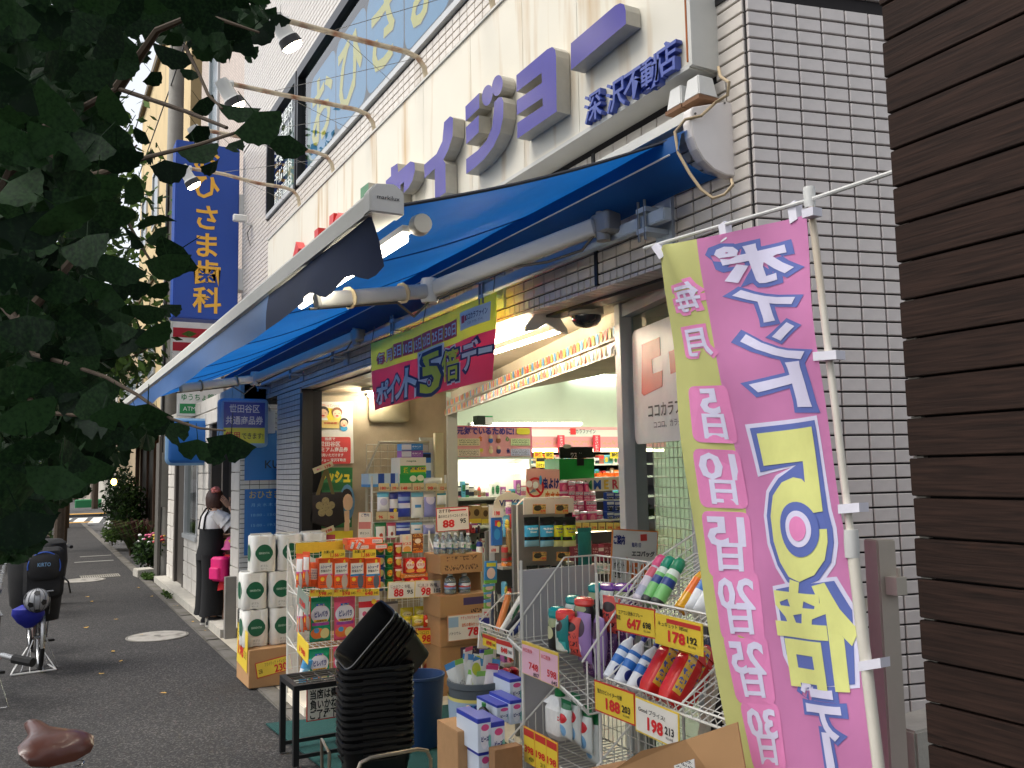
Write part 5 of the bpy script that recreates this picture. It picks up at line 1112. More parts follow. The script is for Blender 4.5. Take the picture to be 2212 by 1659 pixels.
a, b = S2(820, 640), S2(910, 910); put('box', PK((50, 110, 190), (('s', .3, .6, (200, 216, 232)), ('s', .8, .95, (20, 30, 60)))), a[0], b[0], a[1], b[1], YC+.36, .1, 'blue_carton', 'tall blue carton right of the kitchen rolls', 'carton')
a, b = S2(845, 905), S2(1055, 975); put('pouch', M((222, 220, 214), .4, var=.05), a[0], b[0], a[1], b[1], YC+.1, .12, 'white_bag', 'white folded bags lying right of the kitchen rolls', 'bag')
a, b = S2(955, 430), S2(1045, 1000); tag(MB().use(M((206, 196, 160), .6)).bb((PY(a[0], 1000, YC+.5).x, YC+.5, .02), (PY(b[0], 1000, YC+.5).x, YC+.55, PY(*a, YC+.5).z)).build('shelf_upright', bev=.004), 'cream shelf end upright left of the entrance post', 'shelf upright')
tag(MB().use(M((196, 198, 192), .6)).bb((PY(*S2(790, 500), YC+.56).x, YC+.56, .02), (PY(*S2(955, 500), YC+.56).x, YC+.58, PY(*S2(800, 480), YC+.56).z)).build('shelf_back_panel'), 'pale grey panel beside the wire grid of the tissue rack', 'panel')
a, b = S2(135, 1270), S2(275, 1640); card(PY(a[0], a[1], YC-.1), PY(b[0], a[1], YC-.1), PY(a[0], b[1], YC-.1), 'tall orange and white notice standing left of the tissue rack', base=CWH, border=COR, items=[('ご案内', .5, .92, .07, KB, .6, .02), ('5.0%', .5, .2, .09, KO, .7, .03), ('ポイント', .5, .4, .06, KK, .7, .01)], band=(M((196, 120, 120), .5), .62, .2), name='notice_board', cat='notice')
# white wide card 88/95 on the water cases
YW = 6.0
card(PY(944, 1098, YW-.05), PY(1015, 1093, YW-.05), PY(941, 1150, YW-.05), 'large white price card with red border reading 88 and 95', base=CWH, border=CRE, band=(KR, .86, .06, .66, .5), items=[('88', .36, .32, .32, KR, .36, .04), ('95', .80, .40, .2, KK, .18, .03), ('森の水だよりペコらくボトル', .5, .64, .11, KK, .88, .01), ('おすすめ', .26, .86, .14, KK, .34, .02)])
PETW = M((196, 214, 216), .08, var=0, trans=.75, spec=.6, alpha=1)
CAPW = M((228, 228, 224), .4, var=0)
LBW = PK((222, 228, 226), (('t', .2, .8, .4, .8, (30, 60, 120), 5, 3), ('e', .75, .35, .3, .3, (50, 150, 60)), ('s', 0, .15, (40, 90, 150))))
def water_bottle(x0, x1, yt, yb, Y, lab, red=False):
    o = put('pet', PETW, x0, x1, yt, yb, Y, .09, 'water_bottle', lab, 'bottle', 'clear water bottles', mat2=CAPW)
    mb = MB().use(PK((120, 150, 190), (('s', .3, .6, (196, 60, 60)), ('e', .5, .8, .4, .3, (226, 230, 236)))) if red else LBW).lathe([(.478, .26), (.478, .56)], seg=16, caps=False)
    c = bpy.data.objects.new('label_band', mb.mesh('label_band', smooth=True)); COL.objects.link(c); c.parent = o
for k in range(6): water_bottle(943+k*13.5-(k % 2)*0, 968+k*13.5-12, 1150+(k % 2)*2, 1197+(k % 2)*1.5, YW+(.10 if k % 2 else .02), 'clear water bottle on the upper brown case, %s from the left' % ORD[k])
for k, x in enumerate((965, 996)): water_bottle(x, x+26, 1240, 1284, YW+.02, 'clear water bottle with a red and blue band, %s of two' % ('left' if k == 0 else 'right'), True)
BRD = PK((168, 130, 88), (('t', .1, .9, .15, .45, (90, 64, 44), 9, 2), ('t', .15, .9, .5, .9, (100, 72, 50), 5, 2)), .8); BRD2 = PK((166, 128, 86), (('r', .45, .98, .5, .85, (70, 56, 96)), ('t', .6, .95, .1, .3, (60, 46, 40), 10, 3)), .8); BRD3 = PK((160, 122, 80), (('r', .4, 1.0, .3, .95, (62, 54, 74)), ('t', .5, .95, .4, .9, (150, 130, 110), 5, 4)), .8)
for k, (x0, x1, yt, yb, mt, dz) in enumerate(((952, 1043, 1197, 1238, BRD, .0), (955, 1040, 1238, 1284, KRAFT, .16), (952, 1062, 1284, 1330, BRD2, -.02), (952, 1060, 1330, 1392, KRAFT, 0), (953, 1060, 1392, 1500, BRD3, .0))):
    put('box', mt, x0, x1, yt, yb, YW+dz, .32, 'water_case', 'brown cardboard water case, %s of the pile' % ('top', 'second', 'third', 'fourth', 'bottom')[k], 'carton')
card(PY(966, 1330, YW-.045), PY(1042, 1322, YW-.045), PY(968, 1387, YW-.045), 'white price card with a mountain picture reading 78', base=CWH, border=M((206, 150, 110), .5), band=(M((150, 178, 204), .5), .72, .38, .16, .28), items=[('78', .72, .3, .32, KR, .32, .04), ('バナジウム', .2, .3, .1, KK, .32, .01), ('自然の恵みたっぷり', .68, .58, .11, KO, .56, .02), ('ナチュラルウォーター', .66, .85, .11, KR, .6, .01)])
# ================================================================ SHOP ROOM
def S3(x, y): return ((1400+x/3.16)/1.47559, (1250+y/3.16)/1.47559)
def S4(x, y): return ((1400+x/3.16)/1.47559, (1750+y/3.16)/1.47559)
def S5(x, y): return ((1900+x/2.377)/1.47559, (1750+y/2.377)/1.47559)
def S6(x, y): return ((900+x/2.765)/1.47559, (2000+y/2.765)/1.47559)
cp_ = PZ(1290, 812, 3.04)
for k, (x, y) in enumerate(((cp_.x, cp_.y), (cp_.x-1.6, cp_.y), (cp_.x+1.8, cp_.y), (cp_.x, cp_.y-2.2), (cp_.x-1.2, cp_.y-2.4), (cp_.x+2.0, cp_.y-2.4))):
    t = thing('ceiling_panel_light', 'lit fluorescent ceiling panel inside the shop, %s' % ('seen through the entrance' if k == 0 else 'out of sight behind the header, %s' % ORD[k]), 'lamp', (x, y, 3.04), 'ceiling panels in the shop')
    MB().use(EMI((240, 246, 226), 26)).bb((x-.6, y-.22, 3.03), (x+.6, y+.22, 3.035)).build('diffuser', t); MB().use(PLW).bb((x-.64, y-.26, 3.036), (x+.64, y+.26, 3.048)).build('frame', t)
pal = [(198, 190, 176), (60, 96, 168), (196, 60, 60), (226, 206, 80), (66, 140, 90), (214, 214, 208), (226, 140, 60), (160, 90, 150), (90, 160, 190), (40, 44, 60), (206, 120, 140), (130, 110, 84)]
def rp_mat(cols=pal):
    b = random.choice(cols); a = random.choice(pal); c = random.choice(((232, 230, 224), a)); q = random.random()
    ly = [('r', .08, .92, .45, .8, c)] if q < .4 else [('e', .5, .55, .36, .26, c)] if q < .75 else [('s', .6, .9, c), ('s', .1, .25, a)]
    ly.append(('t', .15, .85, .3, .75, random.choice(((30, 34, 60), (180, 40, 44), (40, 40, 40))), 6, 6))
    return PK(b, tuple(ly))
MP = [rp_mat() for _ in range(26)]
def fillrow(x0, x1, yb, h, w_, Y, d, label, group, mats=MP, kinds=('box',), name='goods', cat='packet', gap=.6, m2=None):
    x = x0; n = 0
    while x < x1-w_[0]*.5:
        ww = random.uniform(*w_); hh = random.uniform(*h); k = random.choice(kinds)
        put(k, random.choice(mats), x, min(x+ww, x1), yb-hh, yb, Y+random.uniform(0, .03), d, name, label+', %s from the left' % ORD[min(n, 17)], cat, group, mat2=m2 if k in ('bottle', 'pump', 'jug') else None, jit=.05)
        x += ww+gap*random.random(); n += 1
# left wall unit with the pink health poster
YL = 8.7
lw = thing('wall_shelf_unit', 'white lit wall shelf unit below the pink health poster', 'shelf', (4.3, YL, 0))
xa_, xb_ = PY(982, 1100, YL).x, PY(1150, 1100, YL).x
zr = lambda y, Y=YL: PY(1060, y, Y).z
MB().use(M((206, 206, 196), .6)).bb((xa_, YL+.34, 0.01), (xb_, YL+.38, zr(992))).build('back_panel', lw)
for y in (992, 1079, 1140, 1200): MB().use(M((212, 210, 200), .5)).bb((xa_, YL, zr(y)), (xb_, YL+.338, zr(y)+.03)).build('shelf_board', lw)
MB().use(EMI((255, 250, 232), 7)).bb((PY(990, 1, YL).x, YL+.02, zr(1024)), (xb_-.08, YL+.06, zr(1002))).build('light_strip', lw)
for x in (xa_, xb_-.03): MB().use(M((206, 206, 196), .6)).bb((x, YL+.0, 0.01), (x+.03, YL+.337, zr(992)-.002)).build('side_panel', lw)
fillrow(990, 1060, 1078, (20, 40), (6, 11), YL+.08, .06, 'small bottle on the lit wall shelf under the health poster', 'goods on the lit wall shelf', kinds=('bottle', 'box'), m2=CAPW); fillrow(1062, 1148, 1078, (16, 44), (7, 12), YL+.08, .06, 'small packet on the lit wall shelf under the health poster', 'packets on the lit wall shelf')
fillrow(986, 1148, 1139, (30, 52), (8, 16), YL+.05, .08, 'boxed goods on the second board of the wall shelf', 'goods on the second wall shelf', mats=[PK((196, 176, 130), (('e', .5, .6, .3, .2, (120, 90, 60)), ('t', .2, .8, .1, .5, (90, 70, 50), 5, 5))), MP[0], MP[1], MP[5]]); fillrow(986, 1148, 1199, (25, 50), (6, 14), YL+.05, .08, 'bottle on the third board of the wall shelf', 'bottles on the third wall shelf', kinds=('bottle', 'pump'), m2=KK)
c = card(PY(982.5, 919, YL), PY(1149, 921, YL), PY(982.5, 990, YL), 'pink health poster with violet headline over the wall shelf', base=M((230, 150, 156), .5), border=M((222, 110, 136), .5), items=[('元気でいるために!', .39, .84, .18, M((80, 50, 140), .5), .74, .05), ('食', .32, .60, .12, KO, .05, .05), ('心', .67, .60, .12, M((80, 150, 80), .5), .05, .05), ('動', .33, .22, .12, KY, .05, .05), ('休', .68, .22, .12, KB, .05, .05)], name='health_poster', cat='poster')
L = wl(c); e1 = V((1, 0, 0)); w_ = PY(1149, 921, YL).x-PY(982.5, 919, YL).x; cx0 = PY(982.5, 919, YL).x; zt_, zb2 = PY(1060, 920, YL).z, PY(1060, 990, YL).z
for (u, v, a, b, col) in ((.17, .5, .28, .22, (228, 206, 170)), (.17, .18, .28, .22, (228, 200, 180)), (.84, .5, .26, .22, (214, 220, 170)), (.84, .18, .26, .22, (196, 190, 220))):
    MB().use(PK(col, (('t', .06, .94, .1, .9, (80, 64, 70), 12, 4),))).bb((cx0+w_*(u-a/2), YL-.004, zb2+(zt_-zb2)*(v-b/2)), (cx0+w_*(u+a/2), YL-.0025, zb2+(zt_-zb2)*(v+b/2))).build('text_panel', c)
MB().use(KY).rbox((cx0+w_*.88, YL-.003, zb2+(zt_-zb2)*.84), (w_*.18, (zt_-zb2)*.2, .002), .03, (1, 0, 0), (0, 0, 1), (0, 1, 0), 4).build('yellow_badge', c)
for (u, v, cc) in ((.45, .55, (60, 100, 180)), (.55, .55, (150, 80, 60)), (.45, .22, (230, 200, 160)), (.55, .22, (60, 60, 110))):
    MB().use(M((226, 180, 150), .5)).ell((cx0+w_*u, YL-.004, zb2+(zt_-zb2)*(v+.1)), (.022, .002, .026), 10, 6).use(M(cc, .5)).ell((cx0+w_*u, YL-.004, zb2+(zt_-zb2)*v), (.03, .002, .03), 10, 6).build('drawn_figure', c)
tube_lamp('wall_tube_light', 'long bare fluorescent tube above the pink health poster', PY(1012, 917, 9.6), PY(1258, 916, 9.6), .022, None, 12)
tag(put('box', PK((40, 50, 44), (('r', .5, .98, .05, .95, (222, 226, 220)), ('r', .5, 1, .85, 1, (40, 150, 80)))), 1032, 1065, 898, 918, 9.0, .12, 'small_carton', 'small dark carton with a green and white end above the poster', 'carton'))
# right wall unit with the pink header
YQ = 10.3
rw = thing('wall_shelf_unit', 'pink topped wall shelf unit at the back of the shop', 'shelf', (6.2, YQ, 0)); zq = lambda y: PY(1250, y, YQ).z
xa2, xb2 = PY(1120, 1000, YQ).x, PY(1440, 1000, YQ).x
MB().use(PK((206, 140, 144), (('t', 0, 1, .05, .45, (196, 150, 120), 24, 3), ('s', .52, .86, (206, 204, 196)), ('s', .9, 1, (206, 150, 150))))).bb((xa2, YQ, zq(966)), (xb2, YQ+.04, zq(922))).build('header_board', rw)
l = MB(); ink(l, 'ココカラファイン', KK, PY(1258, 932, YQ-.004), (1, 0, 0), (0, 0, 1), .07, wid=.45, off=.01); l.build('lettering', rw); MB().use(KR).box(PY(1238, 932, YQ-.004), (.09, .004, .09)).build('logo', rw)
MB().use(M((190, 186, 176), .6)).bb((xa2, YQ+.3, .01), (xb2, YQ+.34, zq(967))).build('back_panel', rw)
MB().use(EMI((255, 240, 200), 5)).bb((xa2, YQ+.05, zq(976)), (xb2, YQ+.09, zq(969))).build('light_strip', rw)
for y in (1006, 1035, 1080, 1130, 1180): MB().use(M((200, 198, 188), .5)).bb((xa2, YQ+.01, zq(y)), (xb2, YQ+.298, zq(y)+.025)).build('shelf_board', rw)
for y, q in ((1005, 'top'), (1034, 'middle'), (1079, 'low')): fillrow(1150, 1362, y, (14, 24), (6, 12), YQ+.06, .1, 'boxed medicine on the %s board of the back wall' % q, 'medicine boxes on the back wall')
fillrow(1290, 1360, 1034, (12, 13), (11, 13), YQ+.0, .1, 'bright orange box in the row on the back wall shelf', 'orange boxes on the back wall', mats=[PK((236, 96, 24), (('t', .3, .7, .3, .6, (240, 200, 160), 4, 3),))])
for k, (x0, x1) in enumerate(((1153, 1172), (1177, 1196), (1318, 1340))): cardS(x0, x1, 975, 990, YQ-.01, '%s small yellow shelf talker under the pink header' % ORD[k], sl=0, items=[('特価', .5, .5, .5, KK if k else KR, .7, .02)])
for k, (x, yt, yb) in enumerate(((1212, 940, 978), (1289, 940, 976))): tag(MB().use(PK((204, 48, 66), (('t', .3, .7, .05, .95, (240, 220, 220), 2, 10),))).bb(PY(x-7, yb, YQ-.06), PY(x+7, yt, YQ-.055)).build('hanging_strip'), '%s red hanging strip over the green and black display box' % ('left' if k == 0 else 'right'), 'strip')
cardS(*[S3(975, 660)[0], S3(1080, 760)[0], S3(975, 660)[1], S3(975, 760)[1]], 9.9, 'yellow and black corset sign on the back shelf', sl=0, base=CYE, band=(KK, .8, .35), items=[('コルセット', .5, .25, .3, KK, .9, .03)], name='shelf_sign', cat='sign')
cardS(*[S3(1815, 580)[0], S3(1895, 700)[0], S3(1815, 580)[1], S3(1895, 700)[1]], 9.9, 'black and orange box sign at the right of the back shelf', sl=0, base=KO, band=(KK, .8, .35), items=[('フェイタス', .5, .82, .2, KW, .9, .02)], name='shelf_sign', cat='sign')
# middle display: green and black box, summer board, pink packs
YM = 7.2
md = thing('display_table', 'tiered display of pink and blue packs inside the entrance', 'display', (4.6, YM, 0)); zm = lambda y: PY(1290, y, YM).z
xa3, xb3 = PY(1205, 1100, YM).x, PY(1385, 1100, YM).x
for k, y in enumerate((1086, 1127, 1240)): MB().use(M((206, 204, 196), .5)).bb((xa3, YM+(.2 if k == 0 else 0), zm(y)), (xb3, YM+.5, zm(y)+.02)).build('shelf_board', md)
MB().use(M((60, 52, 56), .8)).bb((xa3, YM+.5, .01), (xb3, YM+.53, zm(1040))).build('back_panel', md)
MB().use(EMI((255, 236, 196), 3.0)).bb((xa3+.05, YM+.05, zm(1150)), (xb3-.05, YM+.08, zm(1148))).build('light_strip', md)
PKP = PK((196, 44, 104), (('r', .05, .95, .62, .95, (222, 214, 216)), ('t', .1, .9, .65, .9, (60, 50, 130), 4, 4), ('e', .5, .3, .4, .25, (226, 120, 160)), ('t', .1, .9, .1, .5, (240, 226, 230), 4, 4))); PKP2 = PK((206, 60, 120), (('e', .5, .35, .3, .33, (232, 140, 160)), ('s', .8, 1, (214, 206, 214))))
for (yb, x0, x1, dy) in ((1063, 1212, 1272, .32), (1084, 1210, 1290, .22), (1105, 1214, 1292, .12), (1127, 1240, 1308, .02)): fillrow(x0, x1, yb, (22, 25), (15, 18), YM+dy, .06, 'bright pink packet on the tiered display, row at height %s' % ('four', 'three', 'two', 'one')[(yb-1063)//21], 'pink packets on the tiered display', mats=[PKP, PKP2], gap=.2, kinds=('box', 'pouch'))
PKB = PK((30, 60, 140), (('r', .05, .95, .65, .9, (200, 206, 214)), ('r', .3, .7, .05, .5, (24, 24, 30)), ('t', .1, .9, .2, .6, (210, 210, 220), 4, 4)))
for (yb, dy) in ((1084, .2), (1105, .1), (1126, .0)): fillrow(1311, 1362, yb, (18, 24), (14, 17), YM+dy, .06, 'dark blue packet right on the tiered display, %s row' % ('back', 'middle', 'front')[(yb-1084)//21], 'blue packets on the tiered display', mats=[PKB], gap=.3)
for k in range(7): x = 1241+k*17.2; cardS(x, x+15, 1129, 1147, YM-.01, '%s yellow shelf label along the tiered display' % ORD[k], sl=.0, base=M((222, 196, 110), .4), items=[('598', .5, .4, .3, KR, .6, .02)])
fillrow(1240, 1365, 1212, (28, 44), (10, 16), YM+.1, .08, 'dark red box on the low shelf of the tiered display', 'dark boxes on the low shelf', mats=[PK((110, 30, 50), (('t', .1, .9, .3, .8, (190, 150, 160), 4, 5),)), PK((150, 60, 90), (('s', .6, .8, (220, 200, 200)),))]); fillrow(1255, 1330, 1240, (20, 30), (7, 10), YM+.0, .05, 'pale bottle on the low shelf of the tiered display', 'pale bottles on the low shelf', mats=[M((180, 206, 206), .4), M((214, 206, 206), .4)], kinds=('bottle', 'pump'), m2=CAPW)
sb = card(PY(1212, 1036, YM+.40), PY(1385, 1027, YM+.40), PY(1212, 1066, YM+.40), 'white curved SUMMER board with coloured letters', base=M((226, 216, 196), .5), name='summer_board', cat='sign')
l = MB()
for k, (ch, cc) in enumerate(zip('SUMMER+', ((40, 100, 180), (206, 50, 60), (60, 150, 80), (40, 90, 180), (232, 190, 50), (206, 60, 80), (232, 190, 50)))): ink(l, ch, M(cc, .45), PY(1232+k*19.5, 1049-k*.6, YM+.395), (1, 0, 0), (0, 0, 1), .13, off=.03)
l.build('lettering', sb)
gb = thing('green_display_box', 'green and black open display box on the middle display', 'box', PY(1246, 1040, YM+.5)); a, b = PY(1209, 1042, YM+.5), PY(1283, 990, YM+.5)
MB().use(M((20, 150, 60), .45)).bb((a.x, YM+.5, a.z), (b.x, YM+.8, b.z)).build('bin', gb); a2, b2 = PY(1212, 990, YM+.53), PY(1283, 965, YM+.53)
MB().use(M((16, 17, 18), .4)).bb((a2.x, YM+.55, a2.z), (b2.x, YM+.57, b2.z)).bb((a2.x+(b2.x-a2.x)*.42, YM+.49, a2.z-.08), (a2.x+(b2.x-a2.x)*.62, YM+.498, a2.z+.05)).build('lid_board', gb)
l = MB(); ink(l, 'ワスノン', KW, PY(1247, 983, YM+.545), (1, 0, 0), (0, 0, 1), .06, wid=.16, off=.03); l.build('lettering', gb)
MB().use(M((226, 222, 206), .5)).ell(PY(1225, 964, YM+.54), (.055, .004, .022), 14, 6).build('white_tab', gb)
# mosquito sign
ym = 6.3; a, b = S3(875, 770), S3(1210, 1150)
ms = card(PY(a[0], a[1], ym), PY(b[0], a[1]+2, ym), PY(a[0], b[1], ym), 'pink insect repellent sign with a crossed out mosquito', base=PK((226, 170, 160), (('s', 0, .45, (236, 226, 190)),)), items=[('虫よけ', .73, .62, .22, KB, .5, .05), ('虫ささ', .78, .25, .22, KO, .44, .06)], name='insect_sign', cat='sign')
cc = PY((a[0]*.72+b[0]*.28), (a[1]*.5+b[1]*.5), ym-.006); mb = MB().use(KR); mb.add([cc+V((r_*math.cos(k*math.pi/12), 0, r_*math.sin(k*math.pi/12))) for k in range(24) for r_ in (.085, .066)], [(2*k, 2*k+1, (2*k+3) % 48, (2*k+2) % 48) for k in range(24)]); mb.box(cc, (.15, .003, .018), (.7, 0, -.7), (0, 1, 0), (.7, 0, .7)); mb.build('ban_ring', ms)
MB().use(KW).ell(cc+V((-.06, -.004, .03)), (.03, .002, .03), 12, 6).ell(cc+V((0, -.004, .02)), (.028, .002, .03), 12, 6).use(M((130, 140, 150), .5)).poly([cc+V((-.07, -.004, -.05)), cc+V((-.02, -.004, -.01)), cc+V((.01, -.004, -.03))], (0, 1, 0), .002).use(M((80, 160, 210), .5)).ell(cc+V((.05, -.004, .06)), (.014, .002, .04), 10, 6).build('mosquito_drawing', ms)
# throat drop sign
vx = thing('oval_top_sign', 'white oval topped display sign of throat drops', 'sign', PY(1100, 1120, 6.6)); cv = PY(1100, 1090, 6.6); pts = [cv+V((.145*math.cos(k*math.pi/12), 0, .105*math.sin(k*math.pi/12))) for k in range(13)]+[cv+V((-.145, 0, -.13)), cv+V((.145, 0, -.13))]
MB().use(M((226, 222, 206), .5)).poly(pts, (0, 1, 0), .01).build('board', vx); l = MB(); ink(l, 'VICKS', KB, cv+V((.0, -.004, .015)), (1, 0, 0), (0, 0, 1), .07, wid=.2, off=.03); ink(l, 'Medicated Drops', KB, cv+V((0, -.004, -.05)), (1, 0, 0), (0, 0, 1), .03, wid=.2); l.build('lettering', vx)
for k, (x0, x1, yt, yb) in enumerate(((1020, 1040, 1092, 1130), (1041, 1058, 1095, 1130), (1004, 1020, 1096, 1130))): put('box', PK((176, 148, 96), (('e', .5, .6, .3, .2, (90, 66, 40)), ('s', .0, .25, (226, 200, 60)))), x0, x1, yt, yb, 7.6, .08, 'gold_box', '%s tan and gold box right of the 88 yen card' % ORD[k], 'box')

# ================================================================ CENTRE RACKS
YH = 4.7
hk = thing('hook_rack', 'grey hook rack holding wet tissue packs in the middle of the entrance', 'rack', (2.9, YH+.2, 0)); xh0, xh1 = PY(1135, 1150, YH).x, PY(1250, 1150, YH).x
MB().use(M((120, 118, 114), .6)).bb((xh0, YH+.16, .02), (xh1, YH+.18, PY(1190, 1090, YH).z)).build('back_panel', hk)
mb = MB().use(WW); mb.tube([(xh0, YH+.1, .02), (xh0, YH+.1, PY(1190, 1090, YH).z), (xh0+.05, YH+.1, PY(1190, 1076, YH).z), (xh1, YH+.1, PY(1190, 1076, YH).z)], .006, 6)
mb.build('wire_frame', hk); MB().use(M((206, 200, 190), .5)).bb((xh0+.02, YH+.05, PY(1190, 1110, YH).z), (xh1+.0, YH+.06, PY(1190, 1078, YH).z)).build('tag_rail', hk)
for k, (a, b) in enumerate((((945, 1130), (1075, 1225)), ((1170, 1130), (1300, 1225)), ((945, 1610), (1080, 1700)), ((1185, 1610), (1315, 1700)))):
    p, q = S3(*a), S3(*b); cardS(p[0], q[0], p[1], q[1], YH+.03, '%s patterned tag on the hook rack, %s row' % ('left' if k % 2 == 0 else 'right', 'upper' if k < 2 else 'lower'), sl=0, base=PK((190, 160, 90), (('e', .35, .6, .3, .3, (50, 46, 40)), ('t', 0, 1, .5, 1, (80, 70, 50), 4, 3))), border=COR, items=[('279' if k < 2 else '189', .75, .28, .26, KR, .4, .03)])
WPB = PK((64, 164, 206), (('s', .72, 1, (24, 24, 28)), ('t', .15, .85, .5, .64, (230, 236, 240), 5, 4), ('s', .22, .34, (24, 26, 30)), ('s', 0, .2, (150, 200, 222))), .25); WPY = PK((196, 200, 40), (('s', .72, 1, (24, 24, 28)), ('t', .15, .85, .5, .64, (60, 60, 120), 5, 4), ('s', .22, .34, (24, 26, 30)), ('e', .7, .3, .14, .08, (120, 190, 60)), ('s', 0, .2, (214, 216, 150))), .25)
for k, (x0, x1, mt) in enumerate(((1137, 1169, WPB), (1171, 1202, WPB), (1200, 1221, WPY), (1220, 1249, WPY))):
    o = put('hang', mt, x0, x1, 1117, 1181, YH, .045, 'wet_tissue_pack', '%s wet tissue pack hanging in the entrance, %s of two' % ('blue' if mt is WPB else 'yellow green', 'left' if k in (0, 2) else 'right'), 'tissue pack'); letter_on(o, [('Refresh', .5, .60, .6, .07, KW if mt is WPB else KB, .02), ('Sheet', .5, .50, .45, .07, KW if mt is WPB else KB, .02)])
mb = MB().use(M((20, 20, 22), .5));
for k in range(4): put('hang', PK((26, 26, 30), (('t', .1, .9, .1, .8, (120, 120, 124), 4, 4),), .25), 1142+k*27, 1166+k*27, 1222, 1275, YH+.02, .04, 'black_tissue_pack', '%s black pack in the lower row of the hook rack' % ORD[k], 'tissue pack')
put('hang', M((30, 110, 112), .5, var=.15), 1252, 1282, 1140, 1230, YH+.3, .03, 'teal_pouch', 'dark teal pouch hanging right of the yellow tissue packs', 'pouch')
# narrow clip strips with hanging cards
CB1 = PK((60, 140, 200), (('e', .5, .45, .35, .25, (236, 206, 190)), ('s', 0, .15, (120, 190, 80)), ('r', .1, .9, .75, .92, (230, 220, 60)))); CB2 = PK((130, 180, 90), (('e', .5, .5, .35, .3, (230, 200, 180)), ('s', .7, 1, (90, 160, 210)))); CB3 = PK((50, 110, 190), (('r', .3, .8, .7, .9, (220, 60, 60)), ('e', .5, .4, .3, .2, (60, 150, 210)), ('e', .7, .75, .2, .1, (236, 220, 60)))); CB4 = PK((222, 220, 214), (('e', .5, .5, .3, .2, (60, 140, 80)), ('s', .8, 1, (60, 60, 160))))
yS = 5.0
st_ = thing('clip_strip', 'hanging clip strip carrying small cards beside the water cases', 'clip strip', (2.75, yS, 1.0)); MB().use(LW).bb(PY(1062, 1480, yS+.05), PY(1066, 1090, yS+.055)).build('strip', st_)
for k, (x0, x1, yt, yb, mt, tl_) in enumerate(((1062, 1086, 1118, 1178, CB3, .0), (1046, 1074, 1212, 1260, CB1, .05), (1044, 1070, 1262, 1278, CB2, .0), (1046, 1070, 1279, 1292, CB2, 0), (1046, 1070, 1295, 1314, CB2, 0), (1032, 1056, 1335, 1400, CB4, .1), (1036, 1054, 1402, 1445, CB4, .05))):
    o = put('box', mt, x0, x1, yt, yb, yS, .012, 'hanging_card', '%s hanging card down the clip strip, %s' % (ORD[k], ('blue tall', 'blue and green with a hand', 'green small', 'green small', 'green small', 'white narrow', 'white low')[k]), 'card', tilt=(0, tl_, .15))
    if k == 1: letter_on(o, [('ムレナイ', .5, .86, .7, .09, KY, .04)])
for k, (x0, x1, yt, yb, tx) in enumerate(((1064, 1088, 1098, 1116, '198'), (1058, 1078, 1180, 1194, '698'), (1042, 1062, 1315, 1333, '798'))): cardS(x0, x1, yt, yb, yS-.01, '%s small white price tag down the clip strip' % ORD[k], sl=0, base=CWH, items=[(tx, .4, .4, .5, KR, .5, .03)])
# side shelf between (grey) with mixed goods
sh_ = thing('side_shelf', 'grey side shelf of mixed goods behind the wire baskets', 'shelf', (3.1, 5.6, 0)); x0_, x1_ = PY(1085, 1200, 5.6).x, PY(1140, 1200, 5.6).x
MB().use(M((96, 94, 92), .6)).bb((x0_, 5.85, .02), (x1_+.5, 5.88, 1.2)).build('back_panel', sh_)
for y in (1230, 1300, 1370, 1440): MB().use(M((150, 148, 142), .5)).bb((x0_, 5.6, PY(1100, y, 5.6).z), (x1_+.4, 5.848, PY(1100, y, 5.6).z+.02)).build('shelf_board', sh_)
for k, (yb, h) in enumerate(((1229, (26, 40)), (1299, (24, 44)), (1369, (24, 40)), (1439, (24, 40)))): fillrow(1090, 1150, yb, h, (8, 13), 5.62, .07, 'mixed pack on the %s board of the grey side shelf' % ORD[k], 'goods on the grey side shelf, %s board' % ORD[k], kinds=('box', 'hang', 'can', 'bottle'), m2=CAPW)
fillrow(1090, 1142, 1160, (40, 55), (11, 16), 5.3, .05, 'mid height hanging pack left of the hook rack', 'hanging packs left of the hook rack', kinds=('hang', 'box')); fillrow(1088, 1140, 1215, (36, 48), (10, 15), 5.2, .05, 'lower hanging pack left of the hook rack', 'lower hanging packs left of the hook rack', kinds=('hang', 'can', 'box')); fillrow(1096, 1140, 1120, (34, 44), (12, 18), 5.5, .05, 'tall hanging pack above the grey side shelf', 'tall hanging packs over the side shelf', kinds=('hang',))
for k in range(3): put('can', M((170, 140, 90), .2, metal=.6), 1098+k*9, 1109+k*9, 1140+k*6, 1195+k*4, 5.2, .05, 'gold_bottle', '%s gold topped bottle hanging over the side shelf' % ORD[k], 'bottle')
fillrow(1010, 1042, 1150+2, (14, 26), (5, 7), 6.9, .05, 'small dark bottle on the shelf behind the water bottles', 'dark small bottles', mats=[M((60, 30, 20), .2), M((24, 30, 70), .2), M((150, 40, 40), .3)], kinds=('bottle',), m2=CAPW)
for k, x in enumerate((1033, 1050)): put('pump', M((226, 226, 222), .4), x, x+13, 1170+k*3, 1212, 6.4, .06, 'white_bottle', '%s white and blue bottle right of the water cases' % ('left' if k == 0 else 'right'), 'bottle', mat2=KB)
